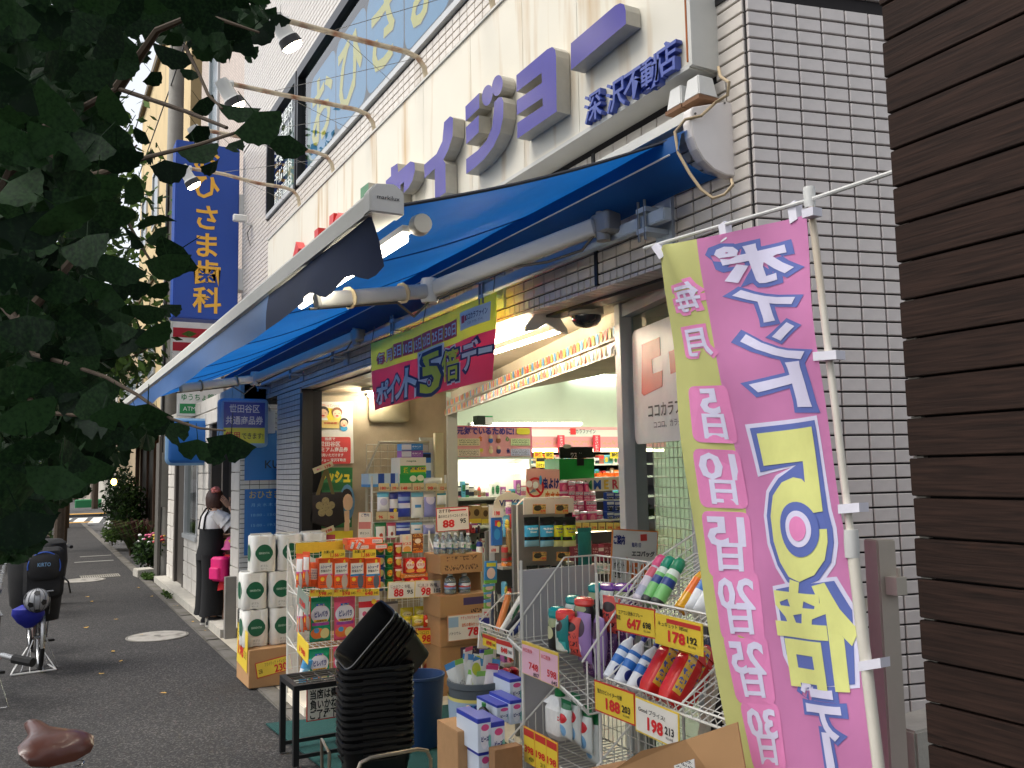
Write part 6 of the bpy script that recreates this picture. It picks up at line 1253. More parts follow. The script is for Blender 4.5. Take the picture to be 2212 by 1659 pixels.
# small street side basket with brushes and its cards
WX = 1.95
def wire_basket(name, label, X0, X1, y0, y1, z0, z1, n=(14, 8, 6), zf=None, dr=0):
    parts = ('front', 'near', 'far', 'floor', 'back')
    t = thing(name, label, 'wire basket', ((X0+X1)/2, (y0+y1)/2, z0)); zf = zf or z1
    if 'front' in parts: m_ = MB().use(WW); grid(m_, (X0, y0, z0-dr), (0, y1-y0, dr), (-.02, 0, zf-z0), n[0], 3); m_.build('front_panel', t)
    if 'floor' in parts: m_ = MB().use(WW); grid(m_, (X0, y0, z0-dr), (0, y1-y0, dr), (X1-X0, 0, 0), n[0], n[1]//2); m_.build('floor_panel', t)
    if 'back' in parts: m_ = MB().use(WW); grid(m_, (X1, y0, z0), (0, y1-y0, 0), (0, 0, z1-z0), n[0], n[2]); m_.build('back_panel', t)
    for yk, nm in ((y0, 'near'), (y1, 'far')):
        if nm in parts:
            m_ = MB().use(WW); k = n[1]; q0 = z0; z0 = z0-(dr if yk == y0 else 0)
            for i in range(k+1):
                x = X0+(X1-X0)*i/k; zt_ = zf+(z1-zf)*min(1, i/k*1.6); m_.tube([(x, yk, z0), (x-.0, yk, zt_)], .0025 if 0 < i < k else .004, 4, False)
            m_.tube([(X0-.02, yk, zf), (X0+(X1-X0)*.62, yk, z1), (X1, yk, z1)], .004, 5, False); m_.tube([(X0, yk, z0), (X1, yk, z0)], .004, 5, False); m_.tube([(X0, yk, z0+(zf-z0)*.6), (X1, yk, z0+(zf-z0)*.6)], .0025, 4, False); m_.build('side_panel', t); z0 = q0
    return t
pa_, pb2 = PX(*S4(440, 850), WX), PX(*S4(745, 940), WX)
wire_basket('wire_basket', 'small white wire basket of brushes left of the tall wire stand', WX, WX+.2, pb2.y, pa_.y, pb2.z-.01, pb2.z+.17, n=(10, 5, 4), zf=pb2.z+.05)
for k in range(5): y = pb2.y+.08+k*(pa_.y-pb2.y-.1)/5; put3('can', (M((30, 50, 110), .4), M((20, 20, 24), .4), MP[3], M((206, 120, 60), .4), M((30, 30, 36), .3))[k], (WX+.03, y, pb2.z+.02), (.035, .035, .24), (.1, .9, .3*k), 'brush_pack', '%s brush pack lying in the small wire basket' % ORD[k], 'brush')
for k, (a, b, c_, tx) in enumerate((((440, 848), (575, 895), (436, 965), '898'), ((577, 897), (742, 945), (575, 1050), '848'))): card(PX(*S4(*a), WX-.03), PX(*S4(*b), WX-.03), PX(*S4(*c_), WX-.03), 'yellow and red price card of the small wire basket, %s one' % ('left' if k == 0 else 'right'), base=CYE if k == 0 else CWH, band=(CRE, .82, .3, .5, .98), items=[(tx, .5, .36, .36, KR, .4, .03), ('968', .86, .35, .25, KK, .18, .01)])
# tall wire stand with grey panel
FX = 1.72
ys0, ys1 = 2.62, 3.17
gp_ = thing('grey_end_panel', 'pale grey panel standing behind the wire stand of spray bottles', 'panel', (2.0, ys1+.03, 0)); xa4, xb4 = PY(1127, 1400, ys1+.03).x, PY(1289, 1400, ys1+.03).x
MB().use(M((176, 174, 176), .6, var=.04)).bb((xa4, ys1+.03, .02), (xb4, ys1+.04, PY(1128, 1232, ys1+.03).z)).build('panel', gp_)
z1_ = PX(1135, 1385, FX).z
ws = wire_basket('wire_stand', 'upper basket of the white wire stand full of spray bottles and refill pouches', FX, FX+.42, ys0, ys1, z1_-.03, z1_+.30, n=(18, 12, 6), zf=z1_+.0, dr=.15)
m_ = MB().use(WW)
for (x, y) in ((FX+.05, ys1), (FX+.42, ys1), (FX+.05, ys0), (FX+.42, ys0)): m_.tube([(x, y, .01), (x, y, z1_+.3)], .006, 6)
m_.build('upright', ws)
ws2 = wire_basket('wire_stand', 'lower basket of the white wire stand holding detergent refills', FX, FX+.42, ys0, ys1, .52, .80, n=(18, 12, 5), zf=.58)
TEAL = M((20, 150, 150), .2, coat=.3); CORAL = M((226, 70, 62), .2, coat=.3); VIO = M((110, 50, 160), .2, coat=.3); BODY = M((206, 214, 206), .3)
BODB = PK((24, 26, 30), (('e', .4, .4, .3, .15, (190, 190, 150)), ('e', .6, .65, .3, .12, (150, 160, 120))))
for k, (x0, x1, yt, yb, mt, dx) in enumerate(((1052, 1180, 585, 1020, TEAL, .06), (1225, 1350, 470, 800, TEAL, .16), (1455, 1580, 345, 700, TEAL, .24), (1125, 1265, 610, 1040, CORAL, .03), (1310, 1455, 490, 820, CORAL, .10), (1560, 1720, 345, 620, VIO, .26), (1700, 1880, 350, 640, VIO, .22))):
    a, b = S4(x0, yt), S4(x1, yb); put('pump', BODB if k % 2 == 0 else BODY, a[0], b[0], a[1], b[1], None, .075, 'spray_bottle', '%s capped spray bottle in the wire stand, %s' % (('teal' if mt is TEAL else 'coral red' if mt is CORAL else 'violet'), ('far left', 'behind the red caps', 'at the back', 'nearest the front', 'in the middle', 'left at the back', 'right at the back')[k]), 'spray bottle', None, mat2=mt, X=FX+dx)
REF = [PK((20, 120, 120), (('e', .5, .7, .3, .15, (60, 40, 40)), ('r', .1, .9, .1, .3, (60, 170, 170)))), PK((206, 80, 70), (('e', .5, .75, .35, .12, (40, 24, 28)), ('t', .1, .9, .1, .6, (60, 30, 40), 4, 5))), PK((150, 120, 176), (('e', .5, .7, .3, .18, (70, 50, 70)), ('e', .4, .3, .2, .1, (214, 206, 220)))), PK((80, 44, 92), (('t', .1, .9, .1, .9, (160, 120, 150), 5, 6),))]
for k, (x0, x1, yt, yb, q) in enumerate(((1135, 1260, 660, 1040, 0), (1250, 1370, 690, 1080, 1), (1345, 1480, 650, 1150, 2), (1500, 1640, 690, 1160, 2), (1400, 1530, 860, 1290, 3), (1560, 1720, 850, 1210, 3), (1620, 1760, 480, 900, 1), (1740, 1900, 500, 980, 3), (1480, 1620, 900, 1300, 2), (1640, 1760, 930, 1290, 3), (1700, 1840, 760, 1180, 2), (1800, 1920, 880, 1240, 3))):
    a, b = S4(x0, yt), S4(x1, yb); put('pouch', REF[q], a[0], b[0], a[1], b[1], None, .05, 'refill_pouch', '%s refill pouch in the wire stand, %s from the left' % (('teal', 'coral', 'lilac', 'dark violet')[q], ORD[k]), 'refill pouch', None, X=FX+.03+.02*k if k < 8 else FX+.12+.03*k-.24, jit=.25)
CPK = PK((226, 180, 196), (('s', .92, 1, (222, 190, 70)), ('e', .2, .62, .14, .2, (206, 80, 110)), ('e', .7, .75, .3, .12, (214, 70, 90)), ('r', .05, .95, .05, .38, (222, 206, 206))))
for k, (a, b, c_, tx, s2) in enumerate((((820, 915), (1002, 978), (848, 1250), '748', '807'), ((1004, 980), (1187, 1045), (1030, 1328), '598', '645'))): card(PX(*S4(*a), FX-.03), PX(*S4(*b), FX-.03), PX(*S4(*c_), FX-.03), 'pink price card of the wire stand, %s one' % ('left' if k == 0 else 'right'), base=CPK, border=M((222, 196, 110), .4), items=[(tx, .66, .32, .22, KR, .5, .02), (s2, .80, .1, .12, KK, .3, .01), ('お口洗浄', .35, .75, .1, KR, .5, .01)])
def S8(x, y): return ((900+x/1.8433)/1.47559, (1600+y/1.8433)/1.47559)
for k, (a, b, c_, tx) in enumerate((((1415, 1312), (1480, 1345), (1424, 1525), '398'), ((1481, 1346), (1548, 1380), (1490, 1560), '198'), ((1549, 1381), (1615, 1416), (1556, 1595), '198'))): card(PX(*S8(*a), FX-.03), PX(*S8(*b), FX-.03), PX(*S8(*c_), FX-.03), 'tall yellow price card low on the wire stand, %s of three' % ORD[k], border=COR, band=(CRE, .86, .2, .5, .9), items=[(tx, .5, .4, .2, KR, .8, .03), ('429' if k == 0 else '213', .7, .17, .12, KK, .4, .01)])
o = put('jug', M((226, 226, 222), .3), *[S8(1525, 1)[0], S8(1620, 1)[0], S8(1, 1110)[1], S8(1, 1395)[1]], None, .1, 'detergent_bottle', 'white detergent bottle with a dark green cap in the lower basket', 'bottle', mat2=M((16, 110, 50), .3), X=FX+.06)
PEM = PK((216, 222, 218), (('s', .78, 1, (20, 110, 60)), ('e', .5, .55, .36, .12, (206, 50, 60)), ('e', .5, .25, .3, .15, (120, 170, 210))))
for k, (x0, x1, yt, yb) in enumerate(((1612, 1668, 1170, 1400), (1670, 1722, 1130, 1430), (1722, 1790, 1200, 1480), (1760, 1830, 1240, 1540))):
    a, b = S8(x0, yt), S8(x1, yb); o = put('hang', PEM, a[0], b[0], a[1], b[1], None, .05, 'detergent_refill', '%s white and green detergent refill in the lower basket' % ORD[k], 'refill pouch', None, X=FX+.05+.03*k); letter_on(o, [('エール', .5, .52, .7, .13, KR, .05)])
# right street racks, two tiers
RXX = 1.72
rr = thing('sloping_rack', 'white two tier rack of sloping baskets beside the banner flag', 'rack', (1.9, 2.2, 0))
yA, yB2 = PX(*S5(1010, 900), RXX).y-.12, PX(*S5(190, 400), RXX).y+.02
zt1 = PX(*S5(330, 440), RXX).z; zt2 = PX(*S5(330, 1110), RXX).z
for k, (z, nm) in enumerate(((zt1, 'upper'), (zt2, 'lower'))):
    y_0, y_1 = (yA, yB2) if k == 0 else (yA, yB2+.06)
    m_ = MB().use(WW); grid(m_, (RXX, y_0, z-.01), (0, y_1-y_0, 0), (.34, 0, .15), 26, 7, .002); m_.build('basket_floor', rr)
    m_ = MB().use(WW); grid(m_, (RXX, y_0, z-.012), (0, y_1-y_0, 0), (-.012, 0, .035), 20, 1, .002); m_.build('basket_lip', rr)
    for q, y in enumerate((y_0, y_0+(y_1-y_0)*.46, y_1)):
        m_ = MB().use(WW)
        for i in range(9): x = i/8; m_.tube([(RXX+.34*x, y, z-.01+.15*x), (RXX+.34*x, y, z+.02+.15*x+.05*min(1, x*2.5))], .002, 4, False)
        m_.tube([(RXX-.01, y, z+.02), (RXX+.14, y, z+.12), (RXX+.34, y, z+.21)], .0035, 5, False); m_.tube([(RXX, y, z+.01), (RXX+.34, y, z+.17)], .002, 4, False); m_.build('basket_divider', rr)
for y in (yA+.02, yA+.27, yB2-.1): MB().use(M((196, 188, 168), .5)).box((RXX+.21, y, .62), (.022, .03, 1.35), V((1, 0, -.35)).normalized(), (0, 1, 0), V((.35, 0, 1)).normalized()).build('leg', rr)
dirz = .68
SPW = PK((206, 196, 206), (('s', .5, .7, (206, 90, 110)), ('s', .1, .3, (170, 170, 190)))); SPG = PK((120, 190, 110), (('s', .62, .85, (214, 226, 214)), ('s', .4, .55, (30, 60, 130)), ('s', .0, .12, (40, 44, 44))))
for k, (x, y, mt, c2) in enumerate(((312, 402, SPW, M((222, 80, 130), .3)), (375, 415, SPG, M((20, 140, 110), .3)), (448, 436, SPG, M((20, 130, 90), .3)))):
    p = PX(*S5(x, y), RXX+.015); put3('pump', mt, p, (.046, .046, .18), (0, dirz, 0), 'spray_can', ('pale pink topped', 'green', 'green and white')[k] + ' spray can lying in the upper sloping basket, ' + ('left', 'middle', 'right')[k], 'spray can', mat2=c2)
p = PX(*S5(640, 470), RXX+.015); put3('bottle', PK((206, 150, 30), (('s', .3, .6, (226, 110, 40)),), .15), p, (.055, .045, .19), (0, dirz+.1, 0), 'dish_soap', 'amber dish soap bottle lying in the upper sloping basket', 'bottle', mat2=KO)
for k in range(2): p = PX(*S5(720+k*60, 492+k*18), RXX+.02); put3('pouch', PK((222, 224, 226), (('s', .4, .6, (60, 120, 190)),)), p, (.07, .045, .18), (0, dirz+.1, .1), 'white_refill', '%s white refill pouch lying in the upper sloping basket' % ('left' if k == 0 else 'right'), 'refill pouch')
HTR = PK((216, 220, 226), (('s', .3, .62, (40, 110, 190)), ('s', .45, .55, (220, 230, 240)), ('e', .5, .2, .3, .1, (30, 40, 110))))
for k, (x, y) in enumerate(((95, 985), (175, 1025), (268, 1072))):
    p = PX(*S5(x, y), RXX+.015); o = put3('bottle', HTR, p, (.052, .048, .19), (0, dirz, 0), 'bleach_bottle', '%s white bleach bottle with a blue cap in the lower sloping basket' % ORD[k], 'bottle', mat2=M((24, 44, 130), .3))
    if k == 2: letter_on(o, [('ハイター', .5, .45, .8, .1, KB, .05)])
RJ = PK((196, 30, 30), (('r', .1, .5, .15, .8, (214, 170, 60)), ('t', .12, .48, .2, .75, (70, 90, 160), 4, 8)), .25)
for k, (x, y, dx) in enumerate(((400, 1122, .015), (545, 1185, .015), (480, 1160, .14), (640, 1230, .10))):
    p = PX(*S5(x, y), RXX+dx); put3('jug', RJ, p+V((0, 0, dx*.3)), (.085, .07, .23), (0, dirz, 0), 'red_bottle', 'red cleaner bottle with a handle in the lower sloping basket, ' + ('left in front', 'right in front', 'behind', 'behind at the right')[k], 'bottle', mat2=M((50, 56, 90), .3))
for k, (a, b, c_, tx, s2, lb) in enumerate((((168, 415), (470, 470), (133, 605), '647', '698', 'upper left'), ((457, 488), (822, 575), (433, 706), '178', '192', 'upper right with a red band'), ((8, 1003), (316, 1110), (-30, 1205), '188', '203', 'lower left'), ((322, 1130), (657, 1268), (273, 1355), '198', '213', 'white, lower right'))):
    card(PX(*S5(*a), RXX-.02), PX(*S5(*b), RXX-.02), PX(*S5(*c_), RXX-.02), 'price card on the sloping rack, ' + lb, base=CYE if k < 3 else CWH, border=CRE if k in (0, 2) else CYE, band=(CRE, .84, .14, .62, .7) if k == 1 else None, items=[(tx, .48, .36, .36, KR, .36, .04), (s2, .80, .40, .22, KK, .2, .03), (('エアコン洗浄スプレー', 'キュキュット 385ml', '強力カビハイター付替', 'Good プライス!')[k], .40, .70, .12, KK, .62, .01), ('税込価格', .80, .2, .06, KK, .16, 0)]+([('限定', .08, .5, .14, KK, .12, .02)] if k in (0,) else []))
# stacked carton in front with a lifted flap
q1, q2 = PX(1330, 1662, 1.42), PX(1592, 1568, 1.50)
ct = thing('open_carton', 'open brown carton with a lifted flap in front of the sloping rack', 'carton', (1.5, 1.85, 0)); y_0, y_1 = q2.y-.05, q1.y+.15; zt_ = q1.z-.04
MB().use(KRAFT2).bb((1.40, y_0, .012), (1.56, y_1, zt_)).build('carton', ct)
pf = [PX(1318, 1668, 1.42), PX(1385, 1622, 1.42), PX(1480, 1598, 1.44), PX(1592, 1560, 1.50), V((1.50, y_0, zt_)), V((1.41, y_1, zt_))]
MB().use(KRAFT).poly(pf, (1, 0, 0), .004).build('flap', ct)
pl_ = [PX(*S5(590, 1640), 1.395), PX(*S5(740, 1590), 1.395), PX(*S5(750, 1700), 1.395), PX(*S5(600, 1720), 1.395)]; MB().use(PK((214, 212, 206), (('t', .1, .9, .1, .9, (40, 40, 44), 4, 6),), ax='yz')).poly(pl_, (1, 0, 0), .002).build('delivery_label', ct)
# guidance notice 5.0%
a, b = S3(1722, 1372), S3(2185, 1400); YG = 3.05
gd = card(PY(a[0], a[1], YG), PY(b[0], b[1], YG), PY(a[0]+4, 1260, YG), 'white and orange notice reading 5.0% above the wire stand', base=CWH, border=COR, items=[('ご案内', .15, .80, .13, KB, .24, .05), ('ポイント', .17, .34, .10, KK, .22, .02), ('5倍', .17, .18, .12, KK, .16, .03), ('5.0%', .70, .24, .28, KO, .52, .06), ('毎月1日', .52, .72, .07, KB, .2, .02), ('エコバッグ', .68, .56, .08, KK, .5, .04)], name='notice_board', cat='notice')
cg = wl(gd)
MB().use(COR).poly([PY(S4(1890, 75)[0], S4(1, 75)[1], YG-.004), PY(S4(1930, 175)[0], S4(1, 175)[1], YG-.004), PY(S4(1890, 262)[0], S4(1, 262)[1], YG-.004)], (0, 1, 0), .001).use(M((206, 70, 60), .5)).bb(PY(S3(2030, 1)[0], S3(1, 1500)[1], YG-.004), PY(S3(2090, 1)[0], S3(1, 1430)[1], YG-.003)).build('printed_shapes', gd)
m_ = MB().use(WW).tube([(cg.x, YG+.01, .02), (cg.x, YG+.01, cg.z+.1)], .006, 6); m_.build('stand', gd)

# ================================================================ GLASS PANEL SIGN, INNER GRID
a, b = PI(1370, 735), PI(1500, 975)
pg = thing('brand_panel', 'white rounded panel with a red cross logo fixed to the glass door', 'sign', IN(.5, 1.6, .01)); ta, tb = (PI(1373, 800)-I0).dot(W14), .40
MB().use(M((222, 222, 218), .35)).rbox(IN((ta+tb)/2, (PI(1375, 715).z+PI(1380, 960).z)/2, .012), (ta-tb, PI(1375, 715).z-PI(1380, 960).z, .006), .04, W14, (0, 0, 1), N14, 4).build('panel', pg)
RL = M((196, 56, 46), .4); l = MB().use(RL)
for pts in ([(1393, 745), (1432, 728), (1434, 768), (1415, 776), (1417, 808), (1438, 800), (1438, 835), (1398, 855), (1393, 850)], [(1452, 760), (1475, 750), (1478, 800), (1456, 808)]): l.poly([PI(*p)+N14*.017 for p in pts], -N14, .001)
l.build('logo', pg); l = MB(); q = PI(1435, 885)+N14*.017; ink(l, 'ココカラファイン', KK, q-W14*.14, -W14, (0, 0, 1), .07, off=.02, wid=.56); q = PI(1440, 915)+N14*.017; ink(l, 'ココロ、カラダ、ゲンキ。', KK, q-W14*.14, -W14, (0, 0, 1), .035, wid=.48); l.build('lettering', pg)
ig = thing('wire_grid_rack', 'white wire grid hung with goods behind the glass door', 'rack', IN(.8, 0, -.4)); m_ = MB().use(WW); grid(m_, IN(.2, .9, -.25), W14*1.2, (0, 0, .9), 24, 18, .0022); m_.build('grid', ig)
for k in range(4):
    for i in range(6): t_ = .25+i*.16; put3(random.choice(('hang', 'box', 'bottle')), random.choice(MP), IN(t_, .75+k*.2, -.33), (.09, .04, .16), R(-76), 'behind_glass_goods', 'small pack on the wire grid behind the glass door', 'packet', 'packs behind the glass door', mat2=CAPW)

# ================================================================ POSTERS ON THE PORCH WALL, TOTE BAG
YP_ = 8.05
fp = card(PY(663, 868, YP_), PY(762, 868, YP_), PY(664, 1004, YP_), 'white poster of a cartoon family above a red text panel', base=M((226, 222, 210), .4), name='family_poster', cat='poster')
mb = MB().use(M((206, 70, 66), .45)).rbox((PY(713, 973, YP_).x, YP_-.004, PY(713, 973, YP_).z), (.40, .255, .002), .02, (1, 0, 0), (0, 0, 1), (0, 1, 0), 4); mb.build('red_panel', fp)
l = MB()
for tx, y, wd, hg in (('当店で', 948, .10, .028), ('世田谷区', 959, .20, .045), ('プレミアム商品券', 971, .35, .042), ('ご利用いただけます', 983, .26, .03), ('セイジョー 深沢不動店', 994, .31, .03)): ink(l, tx, KW, PY(713, y, YP_-.006), (1, 0, 0), (0, 0, 1), hg*1.1, wid=wd, off=.02)
ink(l, 'みんなで使ってハッピーに♪', KO, PY(713, 876, YP_-.004), (1, 0, 0), (0, 0, 1), .03, wid=.32, off=.01); l.build('lettering', fp)
mb = MB().use(KY).ell(PY(700, 900, YP_-.003), (.17, .001, .09), 18, 6).build('yellow_cloud', fp)
HR = M((36, 28, 26), .6); SKN = M((236, 196, 160), .6); BRN = M((130, 80, 50), .6)
for k, (x, y, r_, hm, cl) in enumerate(((698, 892, .052, HR, (230, 230, 226)), (728, 893, .048, BRN, (230, 214, 90)), (682, 914, .042, BRN, (226, 120, 120)), (743, 914, .04, HR, (60, 150, 190)))):
    p = PY(x, y, YP_-.006); f_ = MB(); f_.use(M(cl, .6)).ell(p+V((0, .001, -r_*1.25)), (r_*.9, .001, r_*.7), 12, 6); f_.use(hm).ell(p+V((0, 0, r_*.25)), (r_*1.12, .001, r_*1.0), 14, 6); f_.use(SKN).ell(p+V((0, -.002, -r_*.12)), (r_*.9, .001, r_*.85), 14, 6); f_.use(M((200, 60, 60), .6)).ell(p+V((0, -.004, -r_*.5)), (r_*.3, .001, r_*.16), 10, 6); f_.use(HR).ell(p+V((-r_*.4, -.004, -.0)), (r_*.16, .001, r_*.05), 8, 4).ell(p+V((r_*.4, -.004, 0)), (r_*.16, .001, r_*.05), 8, 4); f_.build('drawn_face', fp)
MB().use(M((226, 200, 120), .5)).bb(PY(695, 925, YP_-.01), PY(733, 908, YP_-.009)).build('drawn_board', fp); l = MB(); ink(l, '世田谷区', KR, PY(714, 914, YP_-.012), (1, 0, 0), (0, 0, 1), .02, wid=.13, off=.03); l.build('lettering', fp)
g2 = card(PY(663, 1010, YP_), PY(760, 1010, YP_), PY(664, 1142, YP_), 'green poster with big yellow lettering behind the tote bag', base=PK((46, 110, 60), (('s', .55, .62, (60, 130, 80)), ('s', .75, .8, (66, 140, 84)), ('e', .08, .05, .06, .05, (220, 224, 216)), ('e', .92, .62, .07, .05, (220, 224, 216)), ('e', .9, .1, .05, .04, (220, 224, 216)))), items=[('フレッシュ', .5, .84, .16, KY, .9, .07)], name='green_poster', cat='poster')
f_ = MB(); p = PY(750, 1085, YP_-.006); f_.use(M((96, 140, 176), .6)).ell(p, (.075, .001, .17), 16, 8); f_.use(HR).ell(p+V((-.005, -.002, .05)), (.055, .001, .08), 14, 6); f_.use(SKN).ell(p+V((.005, -.004, -.0)), (.05, .001, .08), 14, 6).bb(p+V((-.03, -.005, -.27)), p+V((.02, -.004, -.08))); f_.build('drawn_man', g2)
yp = card(PY(676, 1148, YP_), PY(762, 1146, YP_), PY(676, 1180, YP_), 'yellow leaflet below the green poster', base=KY, band=(M((206, 80, 90), .5), .5, .5, .4, .3), name='leaflet', cat='leaflet')
tb_ = thing('tote_bag', 'black tote bag with a gold flower print hanging before the green poster', 'bag', PY(704, 1138, 7.95)); TBK = M((34, 26, 24), .7, var=.15, bump=.2, bs=60); YT = 7.93
P = [PY(x, y, YT) for x, y in ((672, 1065), (738, 1062), (744, 1128), (716, 1142), (662, 1126))]
mb = MB().use(TBK); mb.loft([[p+V((0, dy, 0))+(sum(P, V())/5-p)*ins for p in P] for dy, ins in ((-.03, .1), (-.022, .02), (.02, 0), (.05, .04))], caps=True); mb.build('bag_body', tb_, smooth=True)
HD = M((110, 96, 54), .7)
MB().use(HD).poly([PY(x, y, YT-.03) for x, y in ((682, 1070), (690, 1070), (704, 1025), (703, 1012), (698, 1020))], (0, 1, 0), .004).poly([PY(x, y, YT-.03) for x, y in ((716, 1068), (723, 1068), (709, 1014), (703, 1012), (704, 1024))], (0, 1, 0), .004).build('handle', tb_)
fl_ = MB().use(M((150, 136, 96), .5, metal=.4, var=.3, vs=60)); pc = PY(703, 1096, YT-.032)
for k in range(5): a = math.pi/2+k*2*math.pi/5; fl_.ell(pc+V((.058*math.cos(a), 0, .058*math.sin(a))), (.036, .002, .036), 10, 6)
fl_.ell(pc, (.03, .003, .03), 10, 6); fl_.build('flower_print', tb_)
for k, (x, y) in enumerate(((697, 1004), (700, 1143))): card(PY(x-21, y+8, 7.88), PY(x+21, y-9, 7.88), PY(x-19, y+20, 7.88), 'small cream price tag %s the tote bag' % ('above' if k == 0 else 'below'), base=M((214, 200, 160), .5), items=[('178' if k == 0 else '198', .72, .4, .5, KR, .3, .04), ('本体', .3, .5, .3, KP, .3, .02)])
tag(MB().use(M((150, 140, 112), .6, var=.1)).rbox(PY(840, 880, 8.04), (.42, .30, .05), .05, (1, 0, 0), (0, 0, 1), (0, 1, 0), 4).build('wall_box', smooth=True), 'grey rounded service box on the porch wall behind the red banner', 'box')

# ================================================================ BASKETS, TABLE, BINS, DETERGENT
BKM = M((17, 17, 18), .32, var=.15, vs=12, name='black_plastic')
def basket_mesh():
    mb = MB().use(BKM); rings = []
    def ring(a, b, z, r, n=4):
        out = []
        for q, (sx, sy) in enumerate(((1, 1), (-1, 1), (-1, -1), (1, -1))):
            for k in range(n+1): an = math.pi/2*(q+k/n); out.append(V((sx*(a-r)+math.cos(an)*r, sy*(b-r)+math.sin(an)*r, z)))
        return out
    rings = [ring(.172, .115, .0, .04)]
    for i in range(1, 9):
        z = .21*i/9; g = i/9; e = .0025 if i % 2 else 0
        rings.append(ring(.172+.038*g+e, .115+.030*g+e, z, .05))
    rings += [ring(.212, .147, .196, .055), ring(.222, .157, .198, .06), ring(.222, .157, .216, .06), ring(.214, .149, .218, .055), ring(.207, .142, .20, .05), ring(.166, .109, .008, .036)]
    mb.loft(rings, caps=True)
    for s in (-1, 1): mb.bb((-.10, s*.150-.004, .172), (.10, s*.150+.004, .182)); mb.bb((-.10, s*.146-.004, .14), (.10, s*.146+.004, .147))
    for s in (-1, 1): mb.bb((s*.214-.004, -.07, .168), (s*.214+.004, .07, .178)); mb.bb((s*.209-.004, -.07, .13), (s*.209+.004, .07, .14))
    return mb.mesh('shopping_basket', smooth=True)
bme = basket_mesh(); bpx, bpy_ = 1.62, 4.52
NB = 13
for k in range(NB):
    o = bpy.data.objects.new('shopping_basket', bme); COL.objects.link(o); o.scale = (.86,)*3; o.location = (bpx+random.uniform(-.004, .004), bpy_+random.uniform(-.004, .004), .06+k*.0335); o.rotation_euler = (0, 0, R(-8)+random.uniform(-.02, .02))
    tag(o, 'black shopping basket nested upright in the stack, %s from the bottom' % ORD[k], 'basket', 'upright shopping baskets in the stack')
axb = V((-.62, -.10, .55)).normalized(); ex_b = V((.58, -.1, .62)); ex_b = (ex_b-axb*ex_b.dot(axb)).normalized(); ey_b = axb.cross(ex_b)
rm_ = Matrix((ex_b, ey_b, axb)).transposed().to_euler()
tb0 = V((bpx+.10, bpy_+.02, .06+NB*.0335+.165))
for k in range(6):
    o = bpy.data.objects.new('shopping_basket', bme); COL.objects.link(o); o.scale = (.86,)*3; o.location = tb0+axb*(-.12+k*.030); o.rotation_euler = rm_
    tag(o, 'black shopping basket in the tilted nest on top, %s from its open end' % ORD[5-k], 'basket', 'tilted shopping baskets on top of the stack')
STL = M((150, 140, 126), .35, metal=.8, var=.2)
stn = thing('basket_stand', 'chrome tube stand with a hoop under the basket stack', 'stand', (bpx, bpy_, 0)); MB().use(STL).tube([(bpx-.20, bpy_-.30, .06), (bpx-.20, bpy_-.30, .20), (bpx-.18, bpy_-.30, .245), (bpx-.13, bpy_-.30, .26), (bpx+.12, bpy_-.30, .26), (bpx+.17, bpy_-.30, .245), (bpx+.19, bpy_-.30, .20), (bpx+.19, bpy_-.30, .06)], .010, 8).build('hoop', stn, smooth=True)
MB().use(STL).tube([(bpx-.20, bpy_-.30, .06), (bpx-.20, bpy_+.22, .06), (bpx+.19, bpy_+.22, .06), (bpx+.19, bpy_-.30, .06)], .010, 8).tube([(bpx-.26, bpy_-.05, .06), (bpx-.26, bpy_-.05, .24), (bpx-.25, bpy_+.12, .26), (bpx-.24, bpy_+.14, .06)], .009, 8).build('base_frame', stn, smooth=True)
for (x, y) in ((-.2, -.3), (.19, -.3), (-.2, .22), (.19, .22)): MB().use(M((30, 30, 32), .6)).lathe([(.0, 0.006), (.028, .006), (.028, .04), (.012, .06)], (bpx+x, bpy_+y, 0), 12).build('castor', stn, smooth=True)
tbl = thing('black_stand', 'low black steel stand with a mesh top left of the baskets', 'stand', (1.55, 5.15, 0)); SBK = M((20, 20, 22), .45); zt_ = .455
for (x, y) in ((1.345, 5.06), (1.345, 5.36), (1.80, 5.06), (1.80, 5.36)): MB().use(SBK).bb((x-.016, y-.016, .012), (x+.016, y+.016, zt_-.03)).build('leg', tbl)
mb = MB().use(SBK); mb.bb((1.329, 5.044, zt_-.03), (1.816, 5.076, zt_)).bb((1.329, 5.344, zt_-.03), (1.816, 5.376, zt_)).bb((1.329, 5.076, zt_-.03), (1.361, 5.344, zt_)).bb((1.784, 5.076, zt_-.03), (1.816, 5.344, zt_)); mb.build('top_frame', tbl)
mb = MB().use(SBK); grid(mb, (1.36, 5.075, zt_-.008), (.425, 0, 0), (0, .27, 0), 5, 5, .004); mb.build('top_mesh', tbl); [MB().use(SBK).bb((1.361, y, .05), (1.784, y+.016, .07)).build('stretcher', tbl) for y in (5.05, 5.354)]
card(V((1.50, 5.40, .40)), V((1.80, 5.40, .40)), V((1.50, 5.40, .15)), 'white notice with red border low behind the black stand', base=CWH, border=CRE, items=[('盗難・事故等に', .5, .86, .16, KK, .86, .02), ('当店は責任を', .5, .62, .18, KK, .86, .03), ('負いかねます', .5, .38, .18, KK, .86, .03), ('ご了承下さい', .5, .15, .18, KK, .86, .03)], name='notice_board', cat='notice')
MATG = M((8, 62, 60), .95, var=.2, vs=40, bump=.5, bs=300)
tag(MB().use(MATG).poly([(1.39, 5.98, .022), (2.60, 5.75, .022), (2.50, 4.0, .022), (1.52, 4.15, .022)], (0, 0, -1), .010).build('door_mat'), 'large dark green entrance mat under the stand and baskets', 'mat')
stp = MB().use(M((206, 198, 182), .7, var=.08)).bb((1.66, 6.02, .003), (2.5, 6.62, .075)); tag(stp.build('stone_step', bev=.006), 'low pale stone step in front of the snack rack', 'step')
